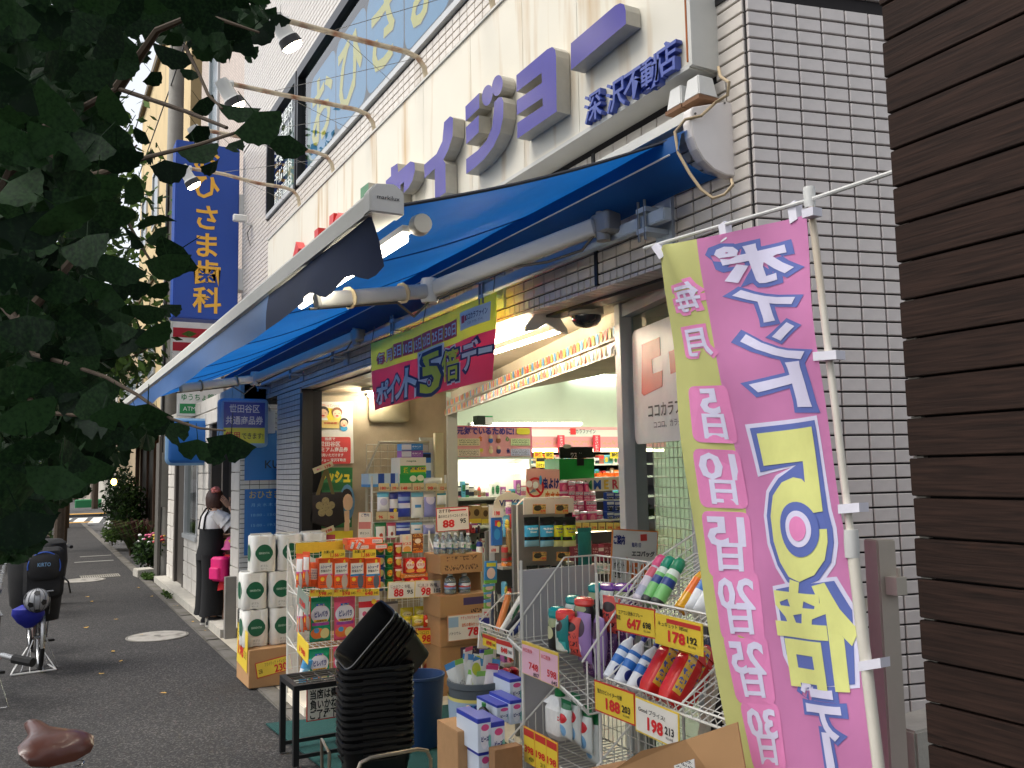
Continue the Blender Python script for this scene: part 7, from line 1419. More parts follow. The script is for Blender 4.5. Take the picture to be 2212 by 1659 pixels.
bb_ = thing('blue_bin', 'dark blue round plastic bin behind the basket stack', 'bin', (2.08, 5.0, 0)); DBL = M((34, 62, 104), .5, var=.06)
MB().use(DBL).lathe([(0, .03), (.115, .03), (.118, .04), (.145, .42), (.15, .425), (.15, .44), (.14, .44), (.112, .05), (0, .05)], (2.08, 5.0, 0), 28).build('body', bb_, smooth=True)
gbx, gby = 1.80, 3.66
gbn = thing('grey_bin', 'round grey bin full of upright sample sachets with a paper band', 'bin', (gbx, gby, 0)); GBM = M((74, 82, 88), .5, var=.06)
MB().use(GBM).lathe([(0, .03), (.095, .03), (.10, .04), (.128, .68), (.135, .685), (.135, .71), (.124, .71), (.115, .4), (0, .39)], (gbx, gby, 0), 28).build('body', gbn, smooth=True)
MB().use(PK((150, 170, 190), (('s', .9, 1, (206, 196, 110)), ('s', 0, .1, (196, 170, 110)), ('r', .15, .5, .2, .85, (40, 130, 180))))).lathe([(.1245, .50), (.1325, .645)], (gbx, gby, 0), 28, caps=False).build('paper_band', gbn, smooth=True)
l = MB(); nrm = V((-.42, -.90, 0)).normalized(); exn = V((-nrm.y, nrm.x, 0)); ink(l, '貝科学', KB, V((gbx, gby, .60))+nrm*.136, exn, (0, 0, 1), .05, wid=.11, off=.04); l.build('lettering', gbn); l = MB().use(KR); cc = V((gbx, gby, .545))+nrm*.134+exn*.045
l.add([cc+exn*(r_*math.cos(k*math.pi/8))+V((0, 0, r_*math.sin(k*math.pi/8))) for k in range(16) for r_ in (.026, .02)], [(2*k, 2*k+1, (2*k+3) % 32, (2*k+2) % 32) for k in range(16)]); l.build('ban_ring', gbn)
SAC = [PK((222, 224, 220), (('s', .9, 1, (130, 190, 90)), ('t', .2, .8, .3, .6, (90, 90, 100), 4, 5))), PK((222, 224, 222), (('s', .88, 1, (60, 130, 190)), ('s', .1, .2, (120, 180, 220)))), PK((226, 220, 220), (('s', .92, 1, (206, 70, 110)), ('t', .2, .8, .3, .6, (90, 90, 100), 4, 5))), PK((226, 226, 218), (('e', .5, .85, .4, .12, (190, 200, 60)), ('t', .2, .8, .3, .6, (110, 110, 100), 4, 5)))]
for k in range(24):
    a = k*2.4; r_ = .03+.055*((k*7) % 5)/5; put3('hang', SAC[k % 4], (gbx+r_*math.cos(a)*1.1, gby+r_*math.sin(a), .52+.015*(k % 5)+.03*(math.sin(a) > 0)), (.055, .02, .21+.015*(k % 3)), (random.uniform(-.3, .2), random.uniform(-.45, .45), random.uniform(-.5, .5)), 'sample_sachet', 'upright white sachet with a %s end in the grey bin' % ('green', 'blue', 'pink', 'lime')[k % 4], 'sachet', '%s ended sachets' % ('green', 'blue', 'pink', 'lime')[k % 4])
BEA = PK((206, 216, 230), (('s', .86, 1, (40, 60, 170)), ('e', .5, .45, .3, .36, (226, 228, 236)), ('e', .56, .72, .3, .1, (216, 80, 140)), ('e', .9, .3, .12, .2, (120, 190, 180))))
YD = 3.05
for k, (x0, x1, yt, yb, dy) in enumerate(((1725, 1842, 800, 1100, 0), (1843, 1965, 830, 1150, 0), (1735, 1842, 1080, 1400, .02), (1843, 1960, 1140, 1450, .02), (1895, 2010, 680, 840, .22), (2012, 2118, 640, 850, .2), (2008, 2120, 450, 660, .34))):
    a, b = S6(x0, yt), S6(x1, yb); o = put('box', BEA, a[0], b[0], a[1], b[1], YD+dy, .19, 'detergent_box', 'blue and white detergent box with a pink drop, ' + ('front left', 'front right', 'lower left', 'lower right', 'behind left', 'behind right', 'topmost at the back')[k], 'detergent box', None)
    letter_on(o, [('ビーズ', .45, .42, .6, .17, KB, .06)])
SOY = M((26, 20, 20), .12)
for k, (x0, x1, yt, yb, c2) in enumerate(((1640, 1720, 712, 940, M((206, 160, 60), .4)), (1780, 1855, 680, 900, M((20, 110, 50), .4)), (1590, 1635, 840, 990, M((214, 160, 60), .4)))):
    a, b = S6(x0, yt), S6(x1, yb); o = put('bottle', SOY, a[0], b[0], a[1], b[1], YD+.25, .08, 'sauce_bottle', 'dark bottle with a %s cap beside the detergent boxes' % ('yellow and white', 'green and white', 'small orange')[k], 'bottle', mat2=c2)
a, b = S6(1552, 905), S6(1722, 1450); put('box', KRAFT, a[0], b[0], a[1], b[1], YD+.12, .2, 'bottle_carrier', 'brown cardboard bottle carrier left of the detergent boxes', 'carton')
a, b = S6(1880, 1060), S6(2125, 1300); put('box', KRAFT2, a[0], b[0], a[1], b[1]+60, YD-.06, .05, 'carton_flap', 'brown carton side in front of the detergent boxes', 'carton')
RDB = PK((150, 24, 28), (('s', .0, .3, (206, 200, 196)), ('t', .1, .9, .05, .5, (40, 30, 30), 4, 5)))
for k, (x0, x1, yt, yb) in enumerate(((1905, 1980, 375, 620), (1985, 2050, 370, 600), (2055, 2110, 360, 560))): a, b = S6(x0, yt), S6(x1, yb); put('pump', RDB, a[0], b[0], a[1], b[1], YD+.75, .08, 'dark_red_bottle', '%s dark red capped bottle behind the grey bin' % ORD[k], 'bottle', mat2=M((150, 20, 26), .2))
# ================================================================ NEXT BUILDINGS ALONG THE STREET
BWH = M((206, 200, 190), .75, var=.07, vs=6, bump=.12, bs=60)
DKF = M((74, 68, 62), .5, var=.1)
bk = thing('white_block_shop', 'white block fronted shop with a display window where the woman stands', 'building', (1.9, 12, 0))
XS = 1.90
MB().use(CONC_L).bb((1.71, 9.36, 0.0), (2.3, 14.95, .09)).build('step', bk); MB().use(M((130, 126, 120), .7)).bb((1.74, 9.28, 0), (1.85, 9.355, .62)).build('plinth', bk)
MB().use(M((120, 114, 106), .8)).bb((XS+.02, 9.36, .09), (2.28, 9.8, 2.6)).bb((XS+.02, 11.22, .09), (2.28, 11.98, 2.6)).bb((XS+.02, 11.98, .09), (2.28, 13.12, .86)).bb((XS+.02, 14.16, .09), (2.28, 14.86, 2.6)).bb((XS+.02, 9.36, 2.28), (2.28, 14.86, 2.62)).build('wall_core', bk)
bmk = {}
def blk(y0, y1, z0, z1):
    k = (round(y1-y0, 3), round(z1-z0, 3))
    if k not in bmk: bmk[k] = MB().use(BWH).box((0, 0, 0), (.05, k[0]-.008, k[1]-.008)).mesh('block', bev=.006)
    o = bpy.data.objects.new('block', bmk[k]); COL.objects.link(o); o.parent = bk; o.location = V((XS+.005+random.uniform(-.002, .002), (y0+y1)/2, (z0+z1)/2))-wl(bk)
for (y0, y1, z0, z1) in ((9.36, 9.8, .09, 2.28), (11.22, 11.98, .09, 2.28), (11.98, 13.12, .09, .86), (14.16, 14.86, .09, 2.28), (9.36, 14.86, 2.28, 2.62)):
    nz = max(1, round((z1-z0)/.2)); ny = max(1, round((y1-y0)/.42))
    for j in range(nz):
        for i in range(ny): blk(y0+(y1-y0)*i/ny, y0+(y1-y0)*(i+1)/ny, z0+(z1-z0)*j/nz, z0+(z1-z0)*(j+1)/nz)
wn = MB().use(ALU).bb((XS-.03, 11.99, .86), (XS+.08, 12.05, 2.0)).bb((XS-.03, 13.05, .86), (XS+.08, 13.11, 2.0)).bb((XS-.05, 11.99, .80), (XS+.08, 13.11, .859)).bb((XS-.03, 12.05, 1.94), (XS+.08, 13.05, 2.0)).build('display_window', bk)
MB().use(GLASS((222, 230, 226), .01, .8)).add([(XS+.01, 12.05, .86), (XS+.01, 13.05, .86), (XS+.01, 13.05, 1.94), (XS+.01, 12.05, 1.94)], [(0, 1, 2, 3)]).build('pane', wn)
MB().use(M((196, 190, 176), .8)).bb((XS+.3, 11.9, .8), (XS+.32, 13.2, 2.1)).build('window_back', bk)
for k in range(6): MB().use(random.choice(MP)).bb((XS+.12, 12.1+k*.15, .9+.3*(k % 3)), (XS+.2, 12.2+k*.15, 1.1+.3*(k % 3))).build('display_goods', bk)
MB().use(DKF).bb((XS-.02, 13.13, .09), (XS+.1, 13.28, 2.28)).bb((XS-.02, 14.0, .09), (XS+.1, 14.15, 2.28)).bb((XS+.02, 13.28, .09), (XS+.05, 14.0, 2.28)).build('door', bk)
MB().use(DKF).bb((XS+.0, 9.82, .09), (XS+.12, 9.9, 2.28)).bb((XS+.0, 11.12, .09), (XS+.12, 11.2, 2.28)).bb((XS+.55, 9.8, .09), (XS+.6, 11.25, 2.5)).bb((XS+.02, 10.5, .09), (XS+.09, 10.58, 2.28)).build('door_frame', bk)
# recess between the two shops with the blue boards of the clinic
RB = M((24, 92, 160), .4, var=.06)
rec = thing('clinic_wall', 'blue tinted tile side wall with blue clinic boards beside the pilaster', 'wall', (2.1, 9.33, 0)); yR = 9.33
MB().use(GROUT).bb((1.885, yR+.008, 0), (3.2, yR+.03, 2.45)).build('wall_core', rec)
stuff_tiles([(1.93+i*.1, .05+j*.05+.025, .1, .05) for i in range(6) for j in range(47)], M((176, 178, 178), .35, var=.06), (1, 0, 0), (0, -1, 0), (0, yR+.008, 0), rec)
for k, (x0, x1, yt, yb) in enumerate(((528, 606, 930, 1038), (527, 606, 1055, 1200))):
    a, b = PY(x0, yb, yR-.01), PY(x1, yt, yR-.01); bo = MB().use(RB).bb((a.x, yR-.016, a.z), (b.x, yR-.006, b.z)).build('blue_board', rec); l = MB()
    if k == 0: ink(l, 'KU', M((16, 26, 44), .5), PY(588, 1003, yR-.018), (1, 0, 0), (0, 0, 1), .12, off=.01)
    else:
        ink(l, 'おひさま', M((170, 150, 80), .5), PY(572, 1068, yR-.018), (1, 0, 0), (0, 0, 1), .09, wid=.32, off=.01)
        for q, tx in enumerate(('月 火 水 木 金', '10:00 - 13:00', '15:00 - 19:30', '休診 日曜 祝日')): ink(l, tx, M((120, 160, 196), .5), PY(572, 1090+q*22, yR-.018), (1, 0, 0), (0, 0, 1), .04, wid=.28)
    l.build('lettering', bo)
MB().use(PK((196, 180, 170), (('t', .1, .9, .0, 1, (190, 60, 70), 2, 12), ('s', .4, .6, (226, 214, 150))))).bb(PY(597, 1190, yR-.05), PY(606, 1000, yR-.045)).build('flyer_strip', rec)
# taller tiled building above the low shop
def brickmat(col, mortar, sx, sz):
    m = bpy.data.materials.new('small_tiles'); m.use_nodes = True; t = m.node_tree; b = t.nodes['Principled BSDF']; b.inputs['Roughness'].default_value = .6
    tc = t.nodes.new('ShaderNodeTexCoord'); sp = t.nodes.new('ShaderNodeSeparateXYZ'); cm = t.nodes.new('ShaderNodeCombineXYZ'); t.links.new(tc.outputs['Object'], sp.inputs[0]); t.links.new(sp.outputs[1], cm.inputs[0]); t.links.new(sp.outputs[2], cm.inputs[1])
    br = t.nodes.new('ShaderNodeTexBrick'); br.offset = 0; br.inputs['Color1'].default_value = lin(col); br.inputs['Color2'].default_value = lin(tuple(q*.95 for q in col)); br.inputs['Mortar'].default_value = lin(mortar); br.inputs['Scale'].default_value = 1; br.inputs['Mortar Size'].default_value = .004; br.inputs['Brick Width'].default_value = sx; br.inputs['Row Height'].default_value = sz
    t.links.new(cm.outputs[0], br.inputs['Vector']); t.links.new(br.outputs['Color'], b.inputs['Base Color']); return m
tb2 = thing('beige_tiled_building', 'tall pinkish tiled building behind the blue vertical sign', 'building', (2.3, 12.5, 2.62))
MB().use(brickmat((206, 190, 178), (120, 108, 100), .1, .05)).bb((2.285, 10.72, 2.625), (7, 14.9, 15)).build('wall', tb2)
for (y0, y1, z0, z1) in ((13.2, 14.0, 6.6, 8.4), (13.2, 14.0, 10.2, 12.0), (11.2, 12.0, 10.2, 12.0)):
    wnd = MB().use(ALU).bb((2.25, y0, z0), (2.30, y0+.06, z1)).bb((2.25, y1-.06, z0), (2.30, y1, z1)).bb((2.25, y0+.06, z1-.06), (2.30, y1-.06, z1)).bb((2.25, y0+.06, z0), (2.30, y1-.06, z0+.06)).build('window', tb2)
    MB().use(M((90, 104, 110), .1)).bb((2.278, y0+.06, z0+.06), (2.283, y1-.06, z1-.06)).build('pane', wnd)
p = PX(545, 475, 2.15); t = thing('wall_camera', 'small white security camera on the tiled wall left of the shop sign', 'camera', p); MB().use(LW).rbox(p+V((-.14, 0, .0)), (.16, .07, .08), .02, n=3).build('body', t, smooth=True); MB().use(LW).tube([p+V((0, 0, -.06)), p+V((-.08, 0, -.06)), p+V((-.1, 0, -.02))], .012, 6).build('bracket', t); MB().use(BLK).tube([p+V((0, .02, -.05)), p+V((-.05, .03, -.16)), p+V((-.01, .05, -.3))], .005, 5).build('cable', t)
# utility pole, cream building, wooden shop
up = thing('utility_pole', 'grey concrete utility pole in front of the cream building', 'pole', (2.02, 16.0, 0)); MB().use(M((150, 146, 138), .8, var=.12)).lathe([(.165, 0), (.14, 6), (.12, 11)], (2.02, 16.0, 0), 18).build('shaft', up, smooth=True)
MB().use(M((176, 172, 164), .6)).bb((1.80, 15.55, 1.15), (2.08, 15.8, 2.05)).build('meter_box', up); MB().use(BLK).tube([(1.90, 15.9, 0), (1.90, 15.9, 7)], .03, 6).tube([(1.86, 15.7, 4.2), (1.75, 15.6, 4.35), (1.7, 15.6, 4.2), (1.8, 15.65, 4.05), (1.9, 15.8, 4.1)], .015, 6).build('conduit', up)
for (za_, dx) in ((8.6, -.2), (9.4, -.5)): MB().use(BLK).tube([(2.02+dx, -10, za_+.6), (2.02+dx, 3, za_-.1), (2.02+dx*.5, 16, za_), (2.02+dx, 50, za_)], .012, 5).build('power_line', up)
crm = M((206, 182, 136), .85, var=.1, vs=1.0, stain=((120, 104, 80), 1.2, .6, (1, 1, .4)))
cb2 = thing('cream_building', 'tall cream rendered building beyond the utility pole', 'building', (2.3, 21, 0)); MB().use(crm).bb((2.35, 16.6, 2.9), (9, 25.5, 11.6)).build('wall', cb2)
MB().use(M((110, 96, 70), .8)).bb((2.25, 16.5, 11.6), (9.1, 25.6, 11.8)).build('cornice', cb2); MB().use(M((110, 96, 70), .8)).bb((2.3, 16.55, 6.3), (2.345, 25.5, 6.45)).build('string_course', cb2)
for y0 in (18.4, 21.2, 23.6):
    for z0 in (4.0, 7.6):
        wnd = MB().use(ALU).bb((2.31, y0, z0), (2.36, y0+.06, z0+1.4)).bb((2.31, y0+1.1, z0), (2.36, y0+1.16, z0+1.4)).bb((2.31, y0+.06, z0+1.34), (2.36, y0+1.1, z0+1.4)).bb((2.31, y0+.06, z0), (2.36, y0+1.1, z0+.06)).build('window', cb2); MB().use(M((70, 80, 84), .1)).bb((2.335, y0+.06, z0+.06), (2.345, y0+1.1, z0+1.34)).build('pane', wnd)
dw = M((58, 40, 28), .7, var=.2, vs=5)
wsp = thing('wooden_front_shop', 'dark timber fronted shop with a brown eave and lit bulbs', 'building', (2.3, 21, 0)); MB().use(M((176, 158, 124), .85, var=.1)).bb((2.45, 16.7, 0), (8.9, 25.4, 2.9)).build('wall', wsp)
MB().use(dw).loft([[V((1.62, y, 2.50)), V((2.5, y, 2.86)), V((2.5, y, 2.74)), V((1.62, y, 2.42))] for y in (17.4, 25.4)], caps=True).build('eave', wsp)
for y in (18.6, 19.9, 21.2, 22.6, 24.0, 25.2): MB().use(dw).bb((2.36, y-.06, 0), (2.449, y+.06, 2.72)).build('post', wsp)
for y0, y1 in ((18.7, 19.8), (21.3, 22.5), (22.7, 23.9)): MB().use(M((36, 30, 26), .3)).bb((2.40, y0, .3), (2.44, y1, 2.4)).build('shop_window', wsp)
for k, (x, y, Y) in enumerate(((265, 967, 20), (271, 978, 19.4), (246, 1041, 21.5))):
    p = PY(x, y, Y); t = thing('hanging_bulb', ('upper', 'lower', 'lone low')[k] + ' lit warm bulb hanging under the brown eave', 'lamp', p); MB().use(EMI((255, 190, 90), 14)).ell(p, (.06, .06, .075), 10, 8).build('bulb', t, smooth=True); MB().use(BLK).tube([p+V((0, 0, .07)), p+V((0, 0, .12))], .025, 8).tube([p+V((0, 0, .12)), V((p.x, p.y, 2.55))], .006, 5).build('socket', t)
gw_ = MB().use(M((110, 104, 92), .9, var=.2, bump=.2)).bb((1.98, 16.3, 0), (2.9, 16.45, 1.32)); tag(gw_.build('garden_wall'), 'grey rendered garden wall behind the flower planters', 'wall')
tag(MB().use(M((90, 86, 80), .6)).bb((1.76, 15.05, 0), (1.80, 15.10, 2.3)).bb((1.76, 15.1, 0), (1.79, 15.45, 2.2)).build('shop_door_leaf'), 'dark open door leaf at the end of the white block shop', 'door')
for k, (x, y, w_, d_, h_) in enumerate(((1.66, 15.9, .28, .4, .13), (1.72, 16.3, .2, .5, .08))): tag(MB().use(CONC_L).box((x, y, h_/2), (w_, d_, h_), (.96, .1, 0), (-.1, .96, 0)).build('concrete_block', bev=.01), '%s loose concrete block by the foot of the garden wall' % ('nearer' if k == 0 else 'farther'), 'block')
# far end of the street
far = M((190, 186, 176), .9, var=.1, vs=.3)
for k, (x0, x1, y0, y1, h, c) in enumerate(((3.4, 12, 46, 60, 8, (196, 190, 180)), (3.2, 12, 62, 85, 10, (176, 164, 150)), (-30, -14, 30, 60, 9, (186, 184, 180)), (-30, -12, 66, 100, 12, (170, 166, 160)), (-8, 8, 120, 130, 9, (190, 192, 190)), (2.7, 9, 27, 36, 7, (170, 150, 120)))):
    t = thing('far_building', ('pale flat roofed building beyond the crossing on the right', 'brown grey building behind the pale one on the right', 'grey building across the road', 'taller grey building across the road', 'white building closing the end of the street', 'tan building just past the wooden shop')[k], 'building', ((x0+x1)/2, (y0+y1)/2, 0)); MB().use(M(c, .9, var=.1, vs=.4)).bb((x0, y0, -.1), (x1, y1, h)).build('wall', t)
    MB().use(M((110, 106, 100), .8)).bb((x0-.1, y0-.1, h), (x1+.1, y1+.1, h+.25)).build('roof', t)
    fx = x0-.02 if x0 > 0 else (x1+.02 if k in (2, 3) else None)
    for zz in (3.4, 5.9):
        if zz+1.4 > h: continue
        if fx is not None:
            for q in range(4): yy0 = y0+1.5+q*(y1-y0-3)/4; MB().use(M((70, 82, 90), .15)).bb((fx-.03, yy0, zz), (fx+.03, yy0+1.2, zz+1.4)).build('window', t)
        else:
            for q in range(5): xx = x0+1.2+q*3; MB().use(M((70, 82, 90), .15)).bb((xx, y0-.04, zz), (xx+1.4, y0+.02, zz+1.4)).build('window', t)
# bollard and low green barrier by the crossing
p = PZ(244, 1092); tag(MB().use(M((206, 206, 200), .5)).lathe([(.09, 0), (.09, .8), (.07, .86), (0, .87)], p, 14).build('bollard', smooth=True), 'white bollard at the corner of the crossing', 'bollard')
p = PZ(230, 1096); tag(MB().use(M((40, 130, 80), .6)).rbox((p.x-.8, p.y+1, .2), (1.5, .4, .5), .08).build('green_barrier', smooth=True), 'low green barrier beside the white bollard', 'barrier')

# ================================================================ PLANTS
def leafmat(c1, c2, tr=.3, name='leaf'):
    m = bpy.data.materials.new(name); m.use_nodes = True; t = m.node_tree; b = t.nodes['Principled BSDF']; b.inputs['Roughness'].default_value = .65; b.inputs['Specular IOR Level'].default_value = .15
    tc = t.nodes.new('ShaderNodeTexCoord'); n = t.nodes.new('ShaderNodeTexNoise'); n.inputs['Scale'].default_value = 14; t.links.new(tc.outputs['Object'], n.inputs['Vector']); oi = t.nodes.new('ShaderNodeObjectInfo')
    ad = t.nodes.new('ShaderNodeMath'); ad.operation = 'ADD'; t.links.new(n.outputs['Fac'], ad.inputs[0]); ml = t.nodes.new('ShaderNodeMath'); ml.operation = 'MULTIPLY_ADD'; ml.inputs[1].default_value = .5; ml.inputs[2].default_value = -.25; t.links.new(oi.outputs['Random'], ml.inputs[0]); t.links.new(ml.outputs[0], ad.inputs[1])
    r = t.nodes.new('ShaderNodeValToRGB'); r.color_ramp.elements[0].position = .3; r.color_ramp.elements[0].color = lin(c1); r.color_ramp.elements[1].position = .75; r.color_ramp.elements[1].color = lin(c2); t.links.new(ad.outputs[0], r.inputs[0]); t.links.new(r.outputs[0], b.inputs['Base Color'])
    tl = t.nodes.new('ShaderNodeBsdfTranslucent'); t.links.new(r.outputs[0], tl.inputs[0]); ms = t.nodes.new('ShaderNodeMixShader'); ms.inputs[0].default_value = tr; t.links.new(b.outputs[0], ms.inputs[1]); t.links.new(tl.outputs[0], ms.inputs[2]); t.links.new(ms.outputs[0], t.nodes['Material Output'].inputs[0]); return m
LF = leafmat((26, 40, 23), (56, 76, 38)); LF2 = leafmat((42, 66, 29), (84, 110, 50)); LF3 = leafmat((50, 30, 36), (80, 58, 42))
def leaf_cloud(n, fn, size, mat, mb):
    mb.use(mat)
    for _ in range(n):
        c = fn(); a = V((random.gauss(0, 1), random.gauss(0, 1), random.gauss(0, 1))).normalized(); b = a.cross(V((random.gauss(0, 1), random.gauss(0, 1), random.gauss(0, 1)))).normalized(); s = size*random.uniform(.6, 1.3)
        mb.add([c-a*s, c+b*s*.45, c+a*s, c-b*s*.45], [(0, 1, 2, 3)])
def shrub(name, label, c, rad, n, size, mats, cat='plant', stems=5, flowers=None, blade=False):
    t = thing(name, label, cat, (c[0], c[1], 0)); c = V(c)
    def rp():
        while True:
            q = V((random.uniform(-1, 1), random.uniform(-1, 1), random.uniform(-1, 1)))
            if q.length < 1: break
        q = q*(.55+.45*random.random()); return c+V((q.x*rad[0], q.y*rad[1], q.z*rad[2]))
    mb = MB()
    for m in mats:
        if blade:
            mb.use(m)
            for _ in range(n//len(mats)):
                a = random.uniform(0, 6.28); L = rad[2]*random.uniform(1.1, 2.0); o_ = V((math.cos(a), math.sin(a), 0)); q = V((c.x, c.y, c.z-rad[2])); s_ = V((-o_.y, o_.x, 0))*size*.2
                mb.add([q-s_, q+s_, q+o_*L*.45+V((0, 0, L*.8))+s_*.7, q+o_*L*.45+V((0, 0, L*.8))-s_*.7, q+o_*L*.9+V((0, 0, L*.75))], [(0, 1, 2, 3), (3, 2, 4)])
        else: leaf_cloud(n//len(mats), rp, size, m, mb)
    o = mb.build('foliage', t); o['kind'] = 'stuff'
    for k in range(stems):
        a = k*2.1; MB().use(M((70, 54, 36), .8)).tube([(c.x+.04*math.cos(a), c.y+.04*math.sin(a), 0), (c.x+rad[0]*.3*math.cos(a), c.y+rad[1]*.3*math.sin(a), c.z)], .012, 5).build('stem', t)
    if flowers:
        for fm in flowers:
            for k in range(9): q = rp(); q.z = c.z+rad[2]*random.uniform(.4, 1.0); MB().use(fm).ell(q+V((-.05, -.08, 0)), (.035, .035, .022), 7, 5).build('flower', t)
    return t
FW, FP, FR = M((226, 222, 222), .6), M((206, 90, 130), .6), M((176, 50, 50), .6)
shrub('flowering_shrub', 'low mounded shrub with white and pink flowers at the kerb of the garden wall', (1.86, 16.9, .34), (.36, .55, .32), 1500, .045, (LF2, LF), flowers=(FW, FP))
shrub('spiky_plant', 'spiky reddish plant in front of the garden wall', (1.92, 18.4, .55), (.4, .4, .5), 150, .12, (LF3, LF2), blade=True); shrub('spiky_plant', 'greener spiky plant farther along by the timber shop', (1.85, 20.2, .5), (.4, .4, .45), 150, .12, (LF2, LF3), blade=True)
shrub('tall_shrub', 'tall leafy shrub by the timber posts', (2.0, 22.5, .9), (.45, .7, .85), 1400, .06, (LF, LF2)); shrub('tall_shrub', 'tallest dark shrub at the far end of the timber shop', (2.0, 25.5, 1.1), (.5, 1.0, 1.05), 1400, .07, (LF, LF)); shrub('low_shrub', 'low shrub with white flowers along the timber shop', (1.75, 23.6, .3), (.3, .9, .3), 900, .05, (LF2, LF), flowers=(FW,)); shrub('climbing_plant', 'light green climbing plant on the garden wall end', (2.05, 16.15, 1.2), (.15, .2, .35), 220, .05, (LF2, LF2), stems=2); shrub('potted_flowers', 'red and yellow flowers beside the dark door leaf', (1.95, 16.0, .45), (.2, .2, .22), 500, .04, (LF, LF2), flowers=(FR, M((214, 180, 60), .6)), stems=3)
shrub('verge_bush', 'dark bush under the street trees on the road side', (-.30, 19.5, .4), (.5, 2.4, .4), 2200, .06, (LF, LF2)); shrub('verge_bush', 'small green bush on the road side near the orange bicycle', (.15, 24.0, .25), (.4, 1.5, .25), 1000, .06, (LF2, LF)); shrub('weed_tuft', 'weeds growing at the foot of the dark door leaf', (1.66, 15.3, .06), (.12, .35, .07), 240, .03, (LF2, LF2), stems=2); shrub('weed_tuft', 'weeds in the gutter beside the concrete step', (1.64, 12.9, .05), (.05, .5, .05), 140, .025, (LF2, LF), stems=1)
BRK = M((74, 62, 50), .9, var=.3, vs=20, bump=.5, bs=40)
def street_tree(label, x, y, h, r, trunk_r=.11, n=2600, mats=(LF, LF2), base=2.4):
    t = thing('street_tree', label, 'tree', (x, y, 0)); MB().use(BRK).tube([(x, y, -.1), (x+.03, y, h*.35), (x-.02, y+.05, h*.7), (x, y, h)], [trunk_r*1.2, trunk_r, trunk_r*.7, .03], 9).build('trunk', t, smooth=True)
    for k in range(6): a = k*1.1; z0 = base+(h-base)*.12*k; MB().use(BRK).tube([(x, y, z0), (x+r*.5*math.cos(a), y+r*.5*math.sin(a), z0+.6), (x+r*.85*math.cos(a), y+r*.85*math.sin(a), z0+.9)], [trunk_r*.45, trunk_r*.25, .012], 6).build('limb', t, smooth=True)
    cl = [V((x+random.uniform(-r, r)*.75, y+random.uniform(-r, r)*.75, base+(h+.4-base)*random.random())) for _ in range(26)]
    def fp_(): c = random.choice(cl); return c+V((random.gauss(0, .3)*r, random.gauss(0, .3)*r, random.gauss(0, .35)))
    mb = MB(); [leaf_cloud(n//2, fp_, .085, m, mb) for m in mats]; o = mb.build('crown', t); o['kind'] = 'stuff'
street_tree('second ginkgo on the road side, trunk just inside the left picture edge', .30, 13.2, 7.0, 1.3, .055, 4200, base=2.6); street_tree('thin dark street tree beyond the parked bicycles', .62, 22.5, 6.5, 1.4, .07, 3600); street_tree('street tree with a thick trunk before the crossing', .9, 33.0, 7.5, 1.9, .16, 4000)
street_tree('street tree past the crossing on the right', 2.9, 52, 7, 1.9, .14, 3000); street_tree('street tree past the crossing on the left', -1.5, 50, 7, 2.2, .14, 3000); street_tree('far street tree at the end of the walk', -.5, 70, 8, 2.6, .16, 3000); street_tree('farther street tree on the right of the far walk', 2.8, 74, 8, 2.6, .16, 3000)

# ---------------------------------------------------------------- ginkgo hanging over the camera side
def ginkgo_mesh(seed, mat):
    rnd = random.Random(seed); n = 15; P = [V((0, 0, 0))]; arc = []
    sp = rnd.uniform(66, 84); notch = rnd.random() < .6
    for i in range(n):
        u = i/(n-1)*2-1; a = R(270+sp*u); rr = .60*(1+.035*math.sin(i*2.7+seed)+rnd.uniform(-.02, .02)); rr *= .90+.10*(1-abs(u))
        if notch and abs(u) < .08: rr *= .66
        arc.append(V((rr*math.cos(a), 0, rr*math.sin(a))))
    cu = rnd.uniform(.15, .5)*rnd.choice((-1, 1)); cv = rnd.uniform(-.3, .3)
    mid = [p*.55 for p in arc]
    for p in mid+arc: p.y = cu*p.x*p.x + cv*p.z*p.z*.6 + .02*math.sin(p.x*17)
    vs = P+mid+arc; fs = [(0, 1+i, 2+i) for i in range(n-1)]+[(1+i, 1+n+i, 2+n+i, 2+i) for i in range(n-1)]
    mb = MB().use(mat).add(vs, fs); mb.add([(-.012, 0, 0), (.012, 0, 0), (.02+.1*math.sin(seed), .03, .42), (.004+.1*math.sin(seed), .03, .42)], [(0, 1, 2, 3)])
    return mb.mesh('ginkgo_leaf', smooth=True)
GK = leafmat((13, 30, 17), (36, 62, 32), .2, 'ginkgo_leaf'); GKM = [ginkgo_mesh(k, GK) for k in range(9)]
gk = thing('ginkgo_tree', 'ginkgo tree leaning in from the left with dark fan shaped leaves', 'tree', (-1.05, 3.3, 0))
MB().use(BRK).tube([(-1.05, 3.3, -.1), (-1.03, 3.3, 1.2), (-1.0, 3.25, 2.6), (-.95, 3.2, 4.2), (-1.0, 3.1, 6.0)], [.17, .14, .12, .09, .04], 12).build('trunk', gk, smooth=True)
def PD(x, y, dist): return CAM + ray(x, y).normalized()*dist
TWG = M((70, 56, 40), .8, var=.2)
def limb(pts, r): MB().use(BRK if r[0] > .012 else TWG).tube(pts, r, 7).build('branch', gk, smooth=True)
limb([V((-1.0, 3.25, 2.4)), V((-.5, 2.6, 2.35)), PD(-60, 560, 2.2), PD(60, 300, 2.1), PD(254, 191, 1.95), PD(400, 240, 1.75), PD(490, 276, 1.6)], [.05, .035, .02, .012, .005, .004, .003])
limb([PD(60, 300, 2.1), PD(200, 380, 1.9), PD(320, 339, 1.7), PD(430, 312, 1.5), PD(530, 280, 1.35), PD(575, 262, 1.32)], [.012, .007, .004, .003, .0022, .0015])
